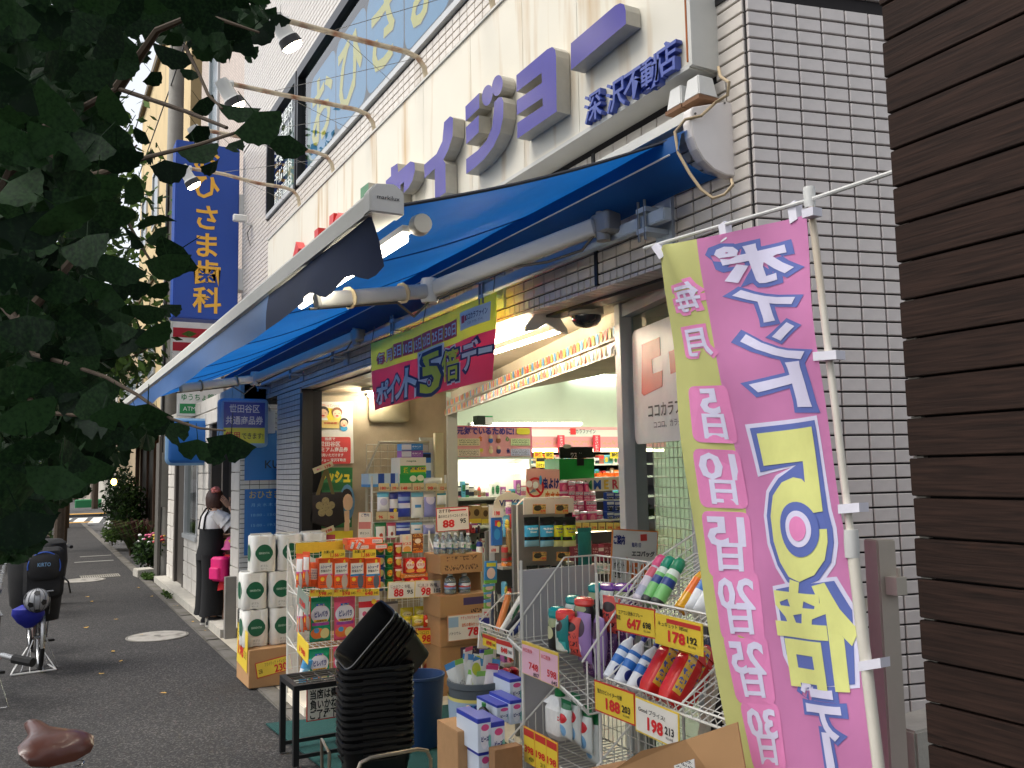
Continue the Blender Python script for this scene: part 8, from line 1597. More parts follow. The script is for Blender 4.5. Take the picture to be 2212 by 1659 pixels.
limb([PD(-60, 560, 2.2), PD(40, 700, 2.0), PD(73, 766, 1.9), PD(140, 784, 1.8), PD(230, 815, 1.7), PD(300, 855, 1.62), PD(370, 905, 1.55), PD(430, 925, 1.5), PD(486, 930, 1.46)], [.02, .007, .0045, .004, .0035, .003, .0027, .0022, .0015])
limb([PD(254, 191, 1.95), PD(340, 66, 1.9), PD(400, 40, 1.85), PD(470, 40, 1.8), PD(560, 70, 1.75)], [.011, .007, .005, .004, .002]); limb([PD(400, 100, 1.8), PD(430, 160, 1.75), PD(450, 205, 1.7), PD(480, 235, 1.65)], [.004, .003, .003, .002])
limb([PD(40, 700, 2.0), PD(250, 450, 2.3), PD(270, 470, 2.2), PD(310, 540, 2.1), PD(350, 600, 2.0)], [.012, .006, .004, .003, .002]); limb([PD(60, 850, 2.0), PD(75, 890, 1.8), PD(140, 895, 1.75), PD(200, 900, 1.7)], [.006, .004, .004, .002])
leaves = [(573, 294, 112), (617, 330, 80), (515, 256, 76), (445, 240, 52), (437, 300, 60), (515, 322, 52), (437, 345, 78), (458, 372, 52), (368, 384, 82), (338, 178, 46), (290, 144, 68), (305, 77, 72), (371, 138, 72), (408, 166, 34), (430, 62, 82), (452, 100, 78), (504, 90, 82), (544, 126, 48), (577, 82, 66), (603, 52, 42), (474, 26, 82), (397, 12, 92), (353, 46, 70), (364, 566, 92), (364, 592, 90), (349, 636, 52), (309, 742, 76), (345, 735, 74), (272, 686, 62), (423, 985, 76), (489, 985, 104), (386, 948, 78), (206, 887, 92), (257, 915, 96), (309, 917, 98), (110, 931, 66), (209, 935, 90), (110, 1060, 112), (185, 1030, 90), (49, 1165, 128), (452, 992, 70), (340, 930, 70), (160, 905, 80), (60, 985, 110), (20, 1080, 120), (150, 1000, 100), (330, 470, 70), (300, 520, 80), (345, 520, 60), (250, 600, 90), (280, 640, 80), (320, 690, 64), (240, 745, 80), (200, 690, 90), (262, 760, 70), (370, 680, 60), (300, 420, 70), (255, 360, 90), (240, 300, 70), (225, 240, 80), (330, 350, 64), (300, 300, 40), (236, 480, 90)]
leaves += [(25, 330, 130), (110, 340, 130), (60, 420, 120), (150, 400, 120), (100, 250, 100), (190, 330, 90), (210, 420, 100), (160, 480, 120), (80, 520, 130), (190, 560, 110), (30, 620, 130), (120, 640, 120), (210, 650, 90), (60, 740, 120), (150, 730, 110), (30, 850, 120), (110, 830, 110), (190, 800, 80), (230, 860, 80), (70, 920, 110), (20, 200, 110), (120, 160, 100), (200, 180, 90), (250, 110, 90), (180, 80, 100), (90, 70, 110), (20, 60, 110), (270, 40, 90), (330, 20, 80), (200, 20, 100), (110, 10, 110), (60, 1060, 100), (40, 1120, 90), (90, 1110, 80), (250, 960, 80)]
rl = random.Random(11); nleaf = 0
def add_leaf(x, y, wpx, dist=None):
    global nleaf
    size = .075*rl.uniform(.92, 1.1); dist = dist or max(1.22, min(3.4, size*1875/wpx))
    c = PD(x, y, dist); tocam = (CAM-c).normalized()
    n = (tocam + V((rl.gauss(0, .45), rl.gauss(0, .45), rl.gauss(0, .35)))).normalized()
    dn = V((rl.gauss(0, .45), rl.gauss(0, .45), -1)); dn = (dn-n*dn.dot(n)).normalized(); ex = dn.cross(n)
    o = bpy.data.objects.new('ginkgo_leaf', rl.choice(GKM)); COL.objects.link(o); o.parent = gk
    m = Matrix((ex, n, -dn)).transposed().to_4x4(); o.matrix_local = Matrix.Translation(c - dn*size*.45 - wl(gk)) @ m @ Matrix.Scale(size*1.0, 4); nleaf += 1
for (x, y, wp) in leaves: add_leaf(x, y, wp)
# outline of the leaf mass, then fill: the nearest as leaves of their own, the rest as one mass
mass = [(-80, -60), (600, -60), (570, 40), (520, 85), (455, 120), (410, 80), (330, 60), (310, 110), (255, 120), (240, 190), (232, 260), (255, 330), (222, 400), (235, 470), (215, 560), (250, 640), (262, 730), (215, 800), (240, 860), (330, 900), (320, 940), (262, 965), (235, 1000), (195, 1030), (140, 1060), (90, 1120), (50, 1190), (-80, 1190)]
def inpoly(x, y, P):
    c = False; j = len(P)-1
    for i in range(len(P)):
        if (P[i][1] > y) != (P[j][1] > y) and x < (P[j][0]-P[i][0])*(y-P[i][1])/(P[j][1]-P[i][1])+P[i][0]: c = not c
        j = i
    return c
def rmass():
    while True:
        x, y = rl.uniform(-80, 600), rl.uniform(-60, 1200)
        if inpoly(x, y, mass): return x, y
while nleaf < 300: add_leaf(*rmass(), 70, rl.uniform(1.7, 2.8))
mb = MB().use(GK); gl = [([v.co.copy() for v in m.vertices], [tuple(p.vertices) for p in m.polygons]) for m in GKM]
for q in range(3300):
    x, y = rmass(); dist = rl.uniform(2.0, 5.2) if y < 1000 else rl.uniform(2.2, 4.0); c = PD(x, y, dist)
    if c.z < .5: continue
    a = V((rl.gauss(0, 1), rl.gauss(0, 1), rl.gauss(0, .6))).normalized(); dn = V((rl.gauss(0, .5), rl.gauss(0, .5), -1)); dn = (dn-a*dn.dot(a)).normalized(); ex = dn.cross(a); s = rl.uniform(.06, .085)
    vs, fs = gl[q % 9]; mb.add([c+(ex*v.x+a*v.y-dn*v.z)*s for v in vs], fs)
o = mb.build('foliage', gk); o['kind'] = 'stuff'
# rest of the crown above and to the left of the picture
def upc(): a = rl.uniform(0, 6.28); r = rl.uniform(.2, 1.0)**.6; return V((-1.05+1.7*r*math.cos(a), 3.3+1.9*r*math.sin(a), rl.uniform(3.6, 6.4)))
mb = MB(); leaf_cloud(5200, upc, .055, GK, mb); o = mb.build('foliage', gk); o['kind'] = 'stuff'
for k in range(7): a = k*.9; z0 = 2.8+.35*k; limb([V((-1.0, 3.25, z0)), V((-1.0+.7*math.cos(a), 3.25+.7*math.sin(a), z0+.5)), V((-1.0+1.4*math.cos(a), 3.25+1.4*math.sin(a), z0+.8))], [.04, .025, .01])
# fallen leaves
YLF = M((190, 150, 60), .7, var=.2); ylm = [ginkgo_mesh(20+k, YLF) for k in range(3)]
for k, (x, y) in enumerate(((240, 1410), (222, 1457), (307, 1373), (445, 1365), (620, 1580), (350, 1500), (185, 1357), (265, 1430), (480, 1355), (380, 1310), (540, 1410), (200, 1300), (330, 1290), (420, 1345), (300, 1270), (560, 1395), (250, 1340), (190, 1290))):
    p = PZ(x, y); o = bpy.data.objects.new('fallen_leaf', ylm[k % 3]); COL.objects.link(o); o.location = (p.x, p.y, .012); o.rotation_euler = (R(90)+random.uniform(-.15, .15), 0, random.uniform(0, 6.28)); o.scale = (.055,)*3; tag(o, 'small yellow ginkgo leaf fallen on the asphalt walk', 'leaf', 'fallen leaves on the walk')

# ================================================================ PEOPLE
def skin(joints, edges, root=0, sub=2):
    me = bpy.data.meshes.new('body'); me.from_pydata([j[0] for j in joints], edges, []); o = bpy.data.objects.new('tmp_body', me); COL.objects.link(o)
    md_ = o.modifiers.new('s', 'SKIN'); ss = o.modifiers.new('d', 'SUBSURF'); ss.levels = sub; ss.render_levels = sub
    for i, j in enumerate(joints):
        sv = me.skin_vertices[0].data[i]; r = j[1]; sv.radius = (r, r) if not isinstance(r, tuple) else r; sv.use_root = (i == root)
    dg = bpy.context.evaluated_depsgraph_get(); me2 = bpy.data.meshes.new_from_object(o.evaluated_get(dg)); bpy.data.objects.remove(o); bpy.data.meshes.remove(me); return me2
def part_mesh(name, me, parent, mats, smooth=True, off=V((0, 0, 0))):
    for m in mats: me.materials.append(m)
    if smooth: me.polygons.foreach_set('use_smooth', [True]*len(me.polygons))
    o = bpy.data.objects.new(name, me); COL.objects.link(o); o.parent = parent; return o
SKIN_ = M((206, 158, 128), .55, var=.05); SHOE = M((24, 24, 28), .6); SOLE = M((214, 210, 200), .6)
def ringe(c, a, b, n=16, th=0.0, wob=0.0, k=5): return [V((c[0]+a*math.cos(2*math.pi*i/n)*math.cos(th)-b*math.sin(2*math.pi*i/n)*math.sin(th), c[1]+a*math.cos(2*math.pi*i/n)*math.sin(th)+b*math.sin(2*math.pi*i/n)*math.cos(th), c[2]+wob*math.sin(k*2*math.pi*i/n))) for i in range(n)]
# woman, facing +X in her own frame (x forward, y left)
wm = thing('person', 'woman in a white ruffled blouse and wide black overalls, hand raised to her hair', 'person')
J = [((0, 0, .86), (.10, .13)), ((.0, 0, 1.02), (.085, .115)), ((.01, 0, 1.18), (.095, .14)), ((.02, 0, 1.27), (.06, .09)), ((.045, 0, 1.335), .045), ((.075, 0, 1.40), (.075, .072)), ((.085, 0, 1.47), (.075, .072)),
     ((.01, .15, 1.245), .045), ((.05, .21, 1.02), .036), ((.22, .13, .98), .027), ((.29, .09, 1.0), .020),
     ((.01, -.15, 1.245), .045), ((.17, -.23, 1.10), .036), ((.20, -.17, 1.25), .027), ((.16, -.12, 1.34), .020),
     ((0, .085, .80), .085), ((.01, .09, .46), .058), ((-.02, .09, .09), .038), ((.10, .10, .03), .034), ((0, -.085, .80), .085), ((.02, -.09, .46), .058), ((-.0, -.09, .09), .038), ((.13, -.10, .03), .034)]
E_ = [(0, 1), (1, 2), (2, 3), (3, 4), (4, 5), (5, 6), (3, 7), (7, 8), (8, 9), (9, 10), (3, 11), (11, 12), (12, 13), (13, 14), (0, 15), (15, 16), (16, 17), (17, 18), (0, 19), (19, 20), (20, 21), (21, 22)]
part_mesh('body', skin(J, E_), wm, [SKIN_])
def hand(parent, c, dirv, palm_n, scale=1.0):
    dirv = V(dirv).normalized(); pn = V(palm_n); pn = (pn-dirv*pn.dot(dirv)).normalized(); sd = dirv.cross(pn); c = V(c); mb = MB().use(SKIN_)
    mb.rbox(c+dirv*.04*scale, (.07*scale, .024*scale, .085*scale), .011*scale, sd, pn, dirv, 3)
    for k, (L, o_) in enumerate(((.062, -.027), (.072, -.009), (.068, .009), (.052, .026))):
        b = c+dirv*.08*scale+sd*o_*scale; mb.tube([b, b+dirv*L*.5*scale+pn*.004*scale, b+dirv*L*scale+pn*.016*scale], [.0085*scale, .008*scale, .0062*scale], 6)
    b = c+dirv*.03*scale-sd*.034*scale; mb.tube([b, b+(dirv*.6-sd).normalized()*.03*scale, b+(dirv*1.2-sd).normalized()*.058*scale], [.010*scale, .009*scale, .007*scale], 6); return mb.build('hand', parent, smooth=True)
hand(wm, (.16, -.12, 1.34), (-.6, .1, .75), (-.1, 1, 0)); hand(wm, (.29, .09, 1.0), (.9, -.3, .1), (0, -.2, -1))
BLS = M((222, 218, 214), .75, var=.05, bump=.15, bs=30); OVR = M((10, 10, 12), .85, var=.15, vs=6, bump=.2, bs=24); HAIR = M((70, 38, 26), .45, var=.3, vs=30, bump=.5, bs=90)
mb = MB().use(BLS); mb.loft([ringe((0, 0, .98), .115, .155), ringe((0, 0, 1.06), .115, .16), ringe((.005, 0, 1.15), .118, .168), ringe((.01, 0, 1.23), .105, .17), ringe((.02, 0, 1.285), .075, .12), ringe((.03, 0, 1.31), .06, .075)]); mb.build('blouse', wm, smooth=True)
for s_, (sh, el) in ((1, ((.01, .16, 1.25), (.05, .21, 1.02))), (-1, ((.01, -.16, 1.25), (.17, -.23, 1.10)))):
    sh, el = V(sh), V(el); d = (el-sh).normalized(); e1 = d.cross(V((1, 0, 0))).normalized(); e2 = d.cross(e1)
    for q, (t0, t1, r0, r1) in enumerate(((-.03, .09, .055, .085), (.04, .14, .06, .10), (.10, .20, .058, .10))):
        mb = MB().use(BLS); mb.loft([[sh+d*(t0+(t1-t0)*v)+(e1*math.cos(2*math.pi*i/20)+e2*math.sin(2*math.pi*i/20))*((r0+(r1-r0)*v)*(1+.10*v*math.sin(i*2*math.pi*5/20+q))) for i in range(20)] for v in (0, .4, .75, 1)]); mb.build('sleeve_ruffle', wm, smooth=True)
mb = MB().use(OVR); mb.loft([ringe((.0, 0, 1.09), .125, .165), ringe((0, 0, 1.0), .127, .168), ringe((0, 0, .9), .132, .178), ringe((-.01, 0, .82), .142, .188), ringe((-.01, 0, .74), .145, .19)]); mb.build('overall_bib', wm, smooth=True)
for s_ in (-1, 1):
    mb = MB().use(OVR); mb.loft([ringe((-.005, s_*.095, .80), .135, .098, wob=.0), ringe((0, s_*.10, .6), .128, .10, wob=.003), ringe((.0, s_*.10, .4), .128, .105, wob=.006), ringe((-.005, s_*.10, .2), .132, .108, wob=.006, k=4), ringe((-.02, s_*.10, .125), .13, .108, wob=.008, k=3)]); mb.build('trouser_leg', wm, smooth=True)
    mb = MB().use(OVR); mb.tube([(-.115, s_*.09, 1.08), (-.095, s_*.075, 1.22), (-.045, s_*.06, 1.315), (.06, s_*.08, 1.27), (.12, s_*.09, 1.09)], .011, 6); mb.build('strap', wm, smooth=True)
    mb = MB().use(SHOE).loft([ringe((.05, s_*.10, .02), .125, .045), ringe((.05, s_*.10, .05), .125, .046), ringe((.03, s_*.10, .085), .085, .042), ringe((.0, s_*.10, .11), .05, .04)], caps=True).use(SOLE).loft([ringe((.055, s_*.10, .0), .135, .05), ringe((.055, s_*.10, .022), .135, .05)], caps=True); mb.build('shoe', wm, smooth=True)
mb = MB().use(HAIR); hc = V((.06, 0, 1.435)); n = 22
mb.loft([[hc+V((-.012+(r_*1.0)*math.cos(2*math.pi*i/n)*(1.05 if math.cos(2*math.pi*i/n) < 0 else .78), r_*math.sin(2*math.pi*i/n)*.97, z+.006*math.sin(i*3))) for i in range(n)] for r_, z in ((.072, -.125), (.098, -.105), (.108, -.05), (.110, .0), (.102, .045), (.078, .08), (.045, .098), (.008, .104))], caps=True); mb.build('hair', wm, smooth=True)
mb = MB().use(M((222, 130, 120), .7, var=.15))
for k in range(9): a = k*.7; mb.ell(hc+V((-.03+.03*math.cos(a), -.05+.03*math.sin(a), .09+.02*math.sin(k*2.3))), (.028, .028, .022), 8, 6)
mb.build('hair_flower', wm, smooth=True); MB().use(SKIN_).ell((.158, 0, 1.415), (.016, .013, .018), 8, 6).ell((.07, .076, 1.41), (.018, .010, .026), 8, 6).ell((.07, -.076, 1.41), (.018, .010, .026), 8, 6).build('nose_and_ears', wm, smooth=True); MB().use(M((40, 30, 28), .4)).ell((.147, .03, 1.435), (.006, .012, .006), 8, 6).ell((.147, -.03, 1.435), (.006, .012, .006), 8, 6).use(M((170, 80, 76), .5)).ell((.150, 0, 1.375), (.006, .02, .006), 8, 6).build('face_features', wm)
wm.location = (1.75, 10.2, .012); wm.rotation_euler = (0, 0, R(8)); wm.scale = (.97,)*3
# child with hat and backpack
ch = thing('person', 'small child in a red polka dot skirt with a bright pink backpack and hat', 'person'); K = .60
Jc = [((p[0][0]*K, p[0][1]*K, p[0][2]*K), p[1]*K*1.05 if not isinstance(p[1], tuple) else (p[1][0]*K*1.1, p[1][1]*K*1.05)) for p in J]
for i, q in ((12, (.03*K, -.22*K, 1.02*K)), (13, (.10*K, -.22*K, .92*K)), (14, (.16*K, -.2*K, .86*K))): Jc[i] = (q, Jc[i][1])
part_mesh('body', skin(Jc, E_), ch, [SKIN_])
RED = PK((196, 30, 40), tuple(('e', u, v, .028, .05, (226, 220, 218)) for u in (.1, .26, .42, .58, .74, .9) for v in (.15, .45, .75)), .8)
MB().use(RED).loft([ringe((0, 0, .40), .125, .14, 20, wob=.008, k=6), ringe((0, 0, .46), .115, .125, 20), ringe((0, 0, .54), .075, .09, 20)]).build('skirt', ch, smooth=True)
MB().use(M((190, 30, 40), .8, var=.1)).loft([ringe((0, 0, .53), .076, .092), ringe((0, 0, .64), .078, .10), ringe((.005, 0, .74), .07, .11), ringe((.01, 0, .775), .045, .06)]).build('shirt', ch, smooth=True)
mb = MB().use(M((216, 20, 110), .55, var=.12)); mb.rbox((-.125, 0, .63), (.13, .21, .26), .05, n=4); mb.rbox((-.195, 0, .585), (.05, .15, .13), .022, n=3); bp_ = mb.build('backpack', ch, smooth=True); MB().use(M((216, 20, 110), .55)).tube([(-.07, .07, .74), (.02, .085, .785), (.07, .08, .68), (0, .09, .56)], .014, 6).tube([(-.07, -.07, .74), (.02, -.085, .785), (.07, -.08, .68), (0, -.09, .56)], .014, 6).build('straps', bp_, smooth=True)
hc = V((.045, 0, .86)); HATM = PK((222, 96, 150), (('e', .3, .6, .12, .15, (236, 200, 60)), ('e', .6, .5, .12, .14, (214, 60, 60)), ('e', .75, .75, .1, .12, (236, 170, 60)), ('e', .45, .85, .1, .1, (236, 200, 80))), .8)
MB().use(HATM).loft([ringe((hc.x, 0, hc.z-.03), .13, .115), ringe((hc.x, 0, hc.z+.0), .10, .092), ringe((hc.x, 0, hc.z+.06), .09, .084), ringe((hc.x, 0, hc.z+.10), .055, .05), ringe((hc.x, 0, hc.z+.115), .01, .01)], caps=True).build('hat', ch, smooth=True)
MB().use(HAIR).loft([ringe((hc.x-.015, 0, hc.z-.10), .06, .062), ringe((hc.x-.012, 0, hc.z-.04), .076, .075), ringe((hc.x-.01, 0, hc.z+.01), .08, .078)], caps=True).build('hair', ch, smooth=True)
for s_ in (-1, 1): MB().use(M((222, 120, 150), .6)).loft([ringe((.035, s_*.06, .0), .08, .034), ringe((.035, s_*.06, .03), .08, .034), ringe((.01, s_*.06, .065), .04, .028)], caps=True).build('shoe', ch, smooth=True)
ch.location = (1.915, 10.02, .012); ch.rotation_euler = (0, 0, R(30))
# walkers far down the street
def walker(loc, top, legs, label, h=1.62, face=90, skirt=None, hair=(30, 24, 22)):
    t = thing('person', label, 'person'); k = h/1.55
    JJ = [((p[0][0]*k, p[0][1]*k, p[0][2]*k), tuple(v*k for v in p[1]) if isinstance(p[1], tuple) else p[1]*k) for p in J]
    for s0, a0 in ((7, 1), (11, -1)):
        JJ[s0+1] = ((.02*k, a0*.20*k, 1.02*k), .036*k); JJ[s0+2] = ((.06*k, a0*.20*k, .84*k), .027*k); JJ[s0+3] = ((.09*k, a0*.19*k, .78*k), .022*k)
    part_mesh('body', skin(JJ, E_, sub=1), t, [SKIN_])
    MB().use(M(top, .8, var=.1)).loft([ringe((0, 0, .84*k), .12*k, .155*k), ringe((.005, 0, 1.12*k), .118*k, .165*k), ringe((.015, 0, 1.25*k), .09*k, .15*k), ringe((.03, 0, 1.31*k), .055*k, .07*k)]).build('top', t, smooth=True)
    if skirt: MB().use(M(legs, .8)).loft([ringe((0, 0, skirt*k), .17*k, .19*k), ringe((0, 0, .88*k), .12*k, .15*k)]).build('skirt', t, smooth=True)
    else:
        for s_ in (-1, 1): MB().use(M(legs, .8)).loft([ringe((0, s_*.09*k, .06), .07*k, .06*k), ringe((0, s_*.09*k, .45*k), .08*k, .075*k), ringe((0, s_*.085*k, .86*k), .115*k, .09*k)]).build('trouser_leg', t, smooth=True)
    hc = V((.06*k, 0, 1.45*k)); MB().use(M(hair, .5)).loft([[hc+V((-.015*k+r_*k*math.cos(2*math.pi*i/12)*(1 if math.cos(2*math.pi*i/12) < 0 else .7), r_*k*math.sin(2*math.pi*i/12), z*k)) for i in range(12)] for r_, z in ((.07, -.08), (.095, -.02), (.09, .05), (.04, .1), (.005, .104))], caps=True).build('hair', t, smooth=True)
    t.location = loc; t.rotation_euler = (0, 0, R(face))
for k, (x, y, tp, lg, sk, fc, lb) in enumerate(((222.5, 1081, (22, 22, 26), (40, 60, 120), .42, 80, 'distant woman in a black top and blue skirt on the far walk'), (233, 1078, (170, 150, 120), (150, 130, 104), .5, 100, 'distant person in beige beside the woman in the blue skirt'), (248, 1074, (206, 204, 200), (60, 60, 66), None, 90, 'distant person in a white top on the far walk'), (262, 1073, (40, 60, 130), (30, 30, 40), None, 70, 'distant person in a blue top at the right of the group'), (206, 1082, (190, 186, 180), (44, 44, 50), None, 100, 'distant person in grey leaning by the bicycles'), (252, 1071, (30, 30, 34), (206, 200, 196), .4, 85, 'distant person in black with a pale skirt'))):
    p = PZ(x, y); walker((p.x, p.y, 0.01), tp, lg, lb, face=fc, skirt=sk)

# ================================================================ BICYCLES
CHR = M((170, 170, 170), .25, metal=.9); TYR = M((22, 22, 23), .8)
def wheel(parent, c, r, nm='wheel'):
    w0 = MB().use(TYR); ring = [V((c[0], c[1]+r*math.cos(k*math.pi/18), c[2]+r*math.sin(k*math.pi/18))) for k in range(37)]; w0.tube(ring, .019, 8, False); w0 = w0.build(nm, parent, smooth=True)
    rim = MB().use(CHR); rim.tube([V((c[0], c[1]+(r-.024)*math.cos(k*math.pi/18), c[2]+(r-.024)*math.sin(k*math.pi/18))) for k in range(37)], .010, 6, False); rim.build('rim', w0, smooth=True)
    sp_ = MB().use(CHR)
    for k in range(18): a = k*math.pi/9; sp_.tube([(c[0]+(.025 if k % 2 else -.025), c[1], c[2]), (c[0], c[1]+(r-.03)*math.cos(a), c[2]+(r-.03)*math.sin(a))], .0012, 3, False)
    sp_.tube([(c[0]-.045, c[1], c[2]), (c[0]+.045, c[1], c[2])], .018, 8); sp_.build('spokes', w0); return w0
def saddle_mesh(mat):
    mb = MB().use(mat); rings = []
    for (y, w_, z, th) in ((-.135, .06, -.012, .03), (-.125, .098, .0, .045), (-.09, .112, .012, .055), (-.045, .100, .012, .055), (.0, .066, .006, .05), (.05, .036, .002, .045), (.10, .027, .004, .04), (.135, .022, .0, .034), (.148, .012, -.008, .02)):
        prof = []
        for k in range(14):
            a = 2*math.pi*k/14; x = w_*math.cos(a); zz = math.sin(a); prof.append(V((x, y, z+(zz*th*.35 if zz > 0 else zz*th*(.55+.45*abs(math.cos(a)))) - .22*x*x*(1 if w_ > .08 else 0)*8*.12)))
        rings.append(prof)
    return mb.loft(rings, caps=True)
def bicycle(loc, rot, label, frame_c, saddle_c=(26, 24, 24), basket=True, r=.31, seat_z=.83, hb=.28):
    t = thing('bicycle', label, 'bicycle'); FM = M(frame_c, .3, metal=.2); yb, yf = -.42, .62
    wheel(t, (0, yb, r+.02), r, 'rear_wheel'); wheel(t, (0, yf, r+.02), r, 'front_wheel'); st, bb_2, hd = V((0, -.18, .66)), V((0, -.06, .30)), V((0, .44, .72))
    f_ = MB().use(FM); f_.tube([st, bb_2], .017, 8).tube([bb_2, (0, .30, .42), hd], .02, 8).tube([hd, (0, .40, .86)], .018, 8); [f_.tube([(s_*.05, yb, r+.02), (s_*.03, -.06, .30)], .010, 6).tube([(s_*.05, yb, r+.02), (s_*.02, -.18, .64)], .009, 6).tube([(s_*.045, yf, r+.02), (s_*.045, .50, .62), (0, .46, .68)], .011, 6) for s_ in (-1, 1)]; f_.build('frame', t, smooth=True)
    MB().use(CHR).tube([(0, .40, .86), (0, .39, 1.0)], .012, 8).tube([(-hb, .18, 1.0), (-hb+.03, .28, 1.02), (-.1, .38, 1.01), (.1, .38, 1.01), (hb-.03, .28, 1.02), (hb, .18, 1.0)], .011, 8).build('handlebar', t, smooth=True); [MB().use(TYR).tube([(s_*(hb+.005), .16, 1.0), (s_*(hb-.015), .24, 1.01)], .017, 8).build('grip', t, smooth=True) for s_ in (-1, 1)]
    sd = saddle_mesh(M(saddle_c, .35, coat=.3)); ca, sa = math.cos(R(-14)), math.sin(R(-14)); sd.v = [V((v.x*ca-v.y*sa, v.x*sa+v.y*ca-.19, v.z*1.05+.16*v.y+seat_z)) for v in sd.v]; so_ = sd.build('saddle', t, smooth=True); sp_ = MB().use(CHR)
    for s_ in (-1, 1): sp_.tube([(s_*.06+.016*math.cos(k*1.0), -.27+.016*math.sin(k*1.0), seat_z-.10+k*.0028) for k in range(28)], .003, 5)
    sp_.tube([(0, -.18, .64), (0, -.19, seat_z-.03)], .013, 8); sp_.build('seat_post', so_, smooth=True)
    for (yc, nm) in ((yb, 'rear_fender'), (yf, 'front_fender')): MB().use(CHR).tube([V((0, yc+(r+.035)*math.cos(a), r+.02+(r+.035)*math.sin(a))) for a in [R(10+20*k) for k in range(10)]], .02, 6).build(nm, t, smooth=True)
    ck = MB().use(CHR).lathe([(.085, -.004), (.085, .004)], (.05, -.06, .30), 20, (1, 0, 0)).tube([(.06, -.06, .30), (.07, .05, .17)], .009, 6).tube([(-.06, -.06, .30), (-.07, -.17, .43)], .009, 6); ck.build('crank', t, smooth=True); MB().use(TYR).box((.11, .05, .17), (.09, .06, .02)).box((-.11, -.17, .43), (.09, .06, .02)).build('pedals', t)
    cr = MB().use(CHR); cr.tube([(-.06, -.72, .70), (.06, -.72, .70), (.06, -.3, .70), (-.06, -.3, .70), (-.06, -.72, .70)], .007, 6).tube([(.06, -.6, .70), (.05, yb, r+.02)], .006, 6).tube([(-.06, -.6, .70), (-.05, yb, r+.02)], .006, 6); cr.build('carrier', t); MB().use(CHR).tube([(-.05, yb, r), (-.14, yb-.06, .015), (.14, yb-.06, .015), (.05, yb, r)], .008, 6).build('stand', t, smooth=True)
    if basket:
        bk_ = MB().use(CHR); [bk_.tube([(x*(.14+.03*q), .56+y*(.10+.02*q), .74+.22*q) for x, y in ((-1, -1), (1, -1), (1, 1), (-1, 1), (-1, -1))], .004, 4, False) for q in (0, .33, .66, 1)]
        for k in range(12): a = k/12*4; i = int(a); u = a-i; c4 = ((-1, -1), (1, -1), (1, 1), (-1, 1), (-1, -1)); x = c4[i][0]+(c4[i+1][0]-c4[i][0])*u; y = c4[i][1]+(c4[i+1][1]-c4[i][1])*u; bk_.tube([(x*.14, .56+y*.10, .74), (x*.17, .56+y*.12, .96)], .003, 4, False)
        bk_.build('basket', t)
    t.location = loc; t.rotation_euler = (0, 0, R(rot)); return t
sp3 = PY(92, 1612, 3.25)
bicycle((sp3.x+.01-.19*math.sin(R(33)), 3.25+.19*math.cos(R(33)), sp3.z-.805), 33, 'bicycle with a brown leather saddle at the bottom left corner', (206, 200, 186), (84, 44, 33), False, hb=.17)
b2 = bicycle((.06, 9.20, 0), 4, 'dark bicycle under a black child seat cover, on a white wire stand', (120, 90, 84), basket=False, r=.26)
CVR = M((9, 9, 11), .75, var=.2, vs=5, bump=.4, bs=12); mb = MB().use(CVR); ox, oy = .055, 8.85
mb.loft([[V((ox+cx+(a*(1+.04*math.sin(3*q+z*9)))*math.cos(q), oy+b*math.sin(q)+.0, z)) for q in [2*math.pi*k/20 for k in range(20)]] for cx, a, b, z in ((.03, .15, .16, .42), (.0, .20, .20, .56), (-.01, .22, .23, .75), (-.01, .235, .24, .92), (.0, .225, .23, 1.02), (.03, .19, .19, 1.085), (.06, .12, .12, 1.115), (.07, .03, .03, 1.12))], caps=True)
tag(mb.build('child_seat_cover', smooth=True), 'black rain cover draped over the child seat of the dark bicycle', 'cover')
bp2 = thing('backpack', 'black backpack with a blue piped arch pocket on the back of the dark bicycle', 'backpack', (.09, 8.58, .55)); yb3 = 8.60
MB().use(M((14, 14, 17), .7, var=.15, bump=.3, bs=40)).rbox((.10, yb3+.05, .84), (.31, .44, .14), .06, (1, 0, 0), (0, 0, 1), (0, 1, 0), 4).build('bag_body', bp2, smooth=True); MB().use(M((18, 18, 21), .7)).rbox((.10, yb3-.03, .90), (.24, .22, .05), .06, (1, 0, 0), (0, 0, 1), (0, 1, 0), 4).build('pocket', bp2, smooth=True)
MB().use(M((40, 80, 170), .6)).tube([(.10+.125*math.cos(R(a)), yb3-.045, .90+.125*math.sin(R(a))) for a in range(-20, 201, 15)], .006, 6).build('piping', bp2, smooth=True); l = MB(); ink(l, 'KIRTO', M((120, 160, 200), .5), (.10, yb3-.058, .92), (1, 0, 0), (0, 0, 1), .045, wid=.10, off=.02); l.build('lettering', bp2); MB().use(BLK).tube([(.25, yb3, .80), (.29, yb3-.02, .76), (.31, yb3-.02, .66)], .008, 5).build('strap', bp2)
sb_ = thing('soccer_ball', 'black and white soccer ball in a net under the backpack', 'ball', (.05, 8.5, .55)); bc = V((.055, 8.50, .63)); MB().use(M((150, 152, 156), .5, var=.08)).ell(bc, (.10, .10, .10), 20, 14).build('ball', sb_, smooth=True)
for (a, b) in ((-.5, -.25), (.55, -.1), (0, .75), (-1.3, .4), (.1, -.95), (1.35, .45)):
    n = V((math.sin(a)*math.cos(b), -math.cos(a)*math.cos(b), math.sin(b))); e1 = n.cross(V((0, 0, 1))).normalized(); e2 = n.cross(e1); MB().use(M((20, 20, 22), .5)).poly([bc+n*.0985+(e1*math.cos(k*1.2566)+e2*math.sin(k*1.2566))*.026 for k in range(5)], n, .004).build('black_patch', sb_)
net = MB().use(M((60, 60, 64), .8))
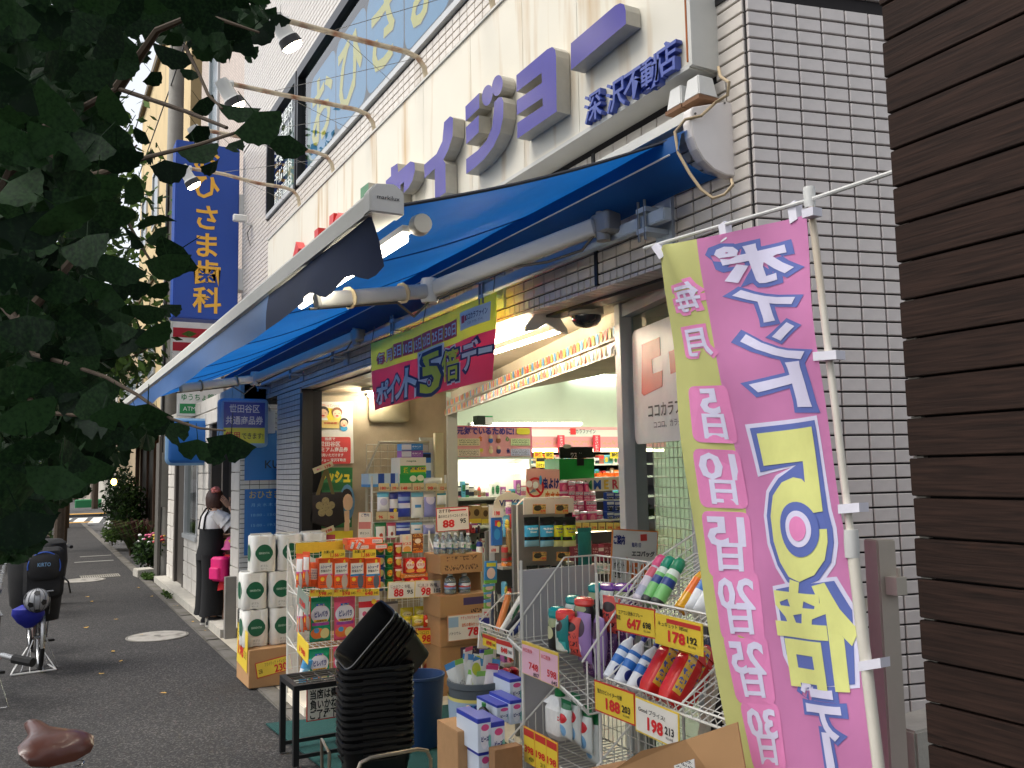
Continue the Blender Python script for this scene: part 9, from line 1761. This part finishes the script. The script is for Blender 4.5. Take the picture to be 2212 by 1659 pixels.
for k in range(7): a = k*math.pi/7; net.tube([bc+V((.103*math.cos(q)*math.cos(a), .103*math.cos(q)*math.sin(a), .103*math.sin(q))) for q in [2*math.pi*i/20 for i in range(21)]], .0022, 3, False)
net.build('net', sb_)
mb = MB().use(M((20, 30, 140), .6, var=.2, bump=.5, bs=16)); mb.loft([[V((-.0+(a*(1+.07*math.sin(3*q+z*20)))*math.cos(q), 8.56+a*.7*math.sin(q), z)) for q in [2*math.pi*k/16 for k in range(16)]] for a, z in ((.03, .40), (.09, .45), (.125, .51), (.12, .56), (.06, .59))], caps=True); tag(mb.build('blue_bag', smooth=True), 'crumpled bright blue bag below the soccer ball', 'bag')
wst = thing('cycle_stand', 'white wire bicycle stand on the asphalt under the dark bicycle', 'stand', (.04, 8.75, 0)); WSM = M((206, 206, 204), .4); MB().use(WSM).tube([(-.12, 8.62, .012), (.22, 8.66, .012)], .008, 6).tube([(-.12, 8.62, .012), (-.10, 8.80, .03), (.0, 8.80, .20)], .007, 6).tube([(.22, 8.66, .012), (.16, 8.84, .03), (.09, 8.82, .20)], .007, 6).tube([(-.12, 8.62, .012), (0, 8.80, .20)], .005, 6).tube([(.22, 8.66, .012), (.09, 8.82, .20)], .005, 6).build('wire_frame', wst, smooth=True); MB().use(WSM).tube([(.02, 8.645, .012), (.02, 8.80, .2)], .004, 5).tube([(.12, 8.655, .012), (.10, 8.82, .2)], .004, 5).build('strut', wst)
bicycle((-.30, 7.9, 0), 6, 'pink framed bicycle cut by the left picture edge', (190, 140, 144))
bicycle((.08, 14.6, 0), 12, 'bicycle with an orange frame parked on the road side', (206, 90, 40)); bicycle((-.15, 16.2, 0), 6, 'silver bicycle parked behind the orange one', (150, 150, 152)); bicycle((-.02, 12.6, 0), 14, 'red bicycle parked nearest the leaves on the left', (150, 60, 50))
for k, (x, y) in enumerate(((192, 1085), (214, 1083), (205, 1080))): p = PZ(x, y); bicycle((p.x, p.y, 0), 20+30*k, '%s far bicycle by the walkers' % ('first', 'second', 'third')[k], (50, 50, 56))
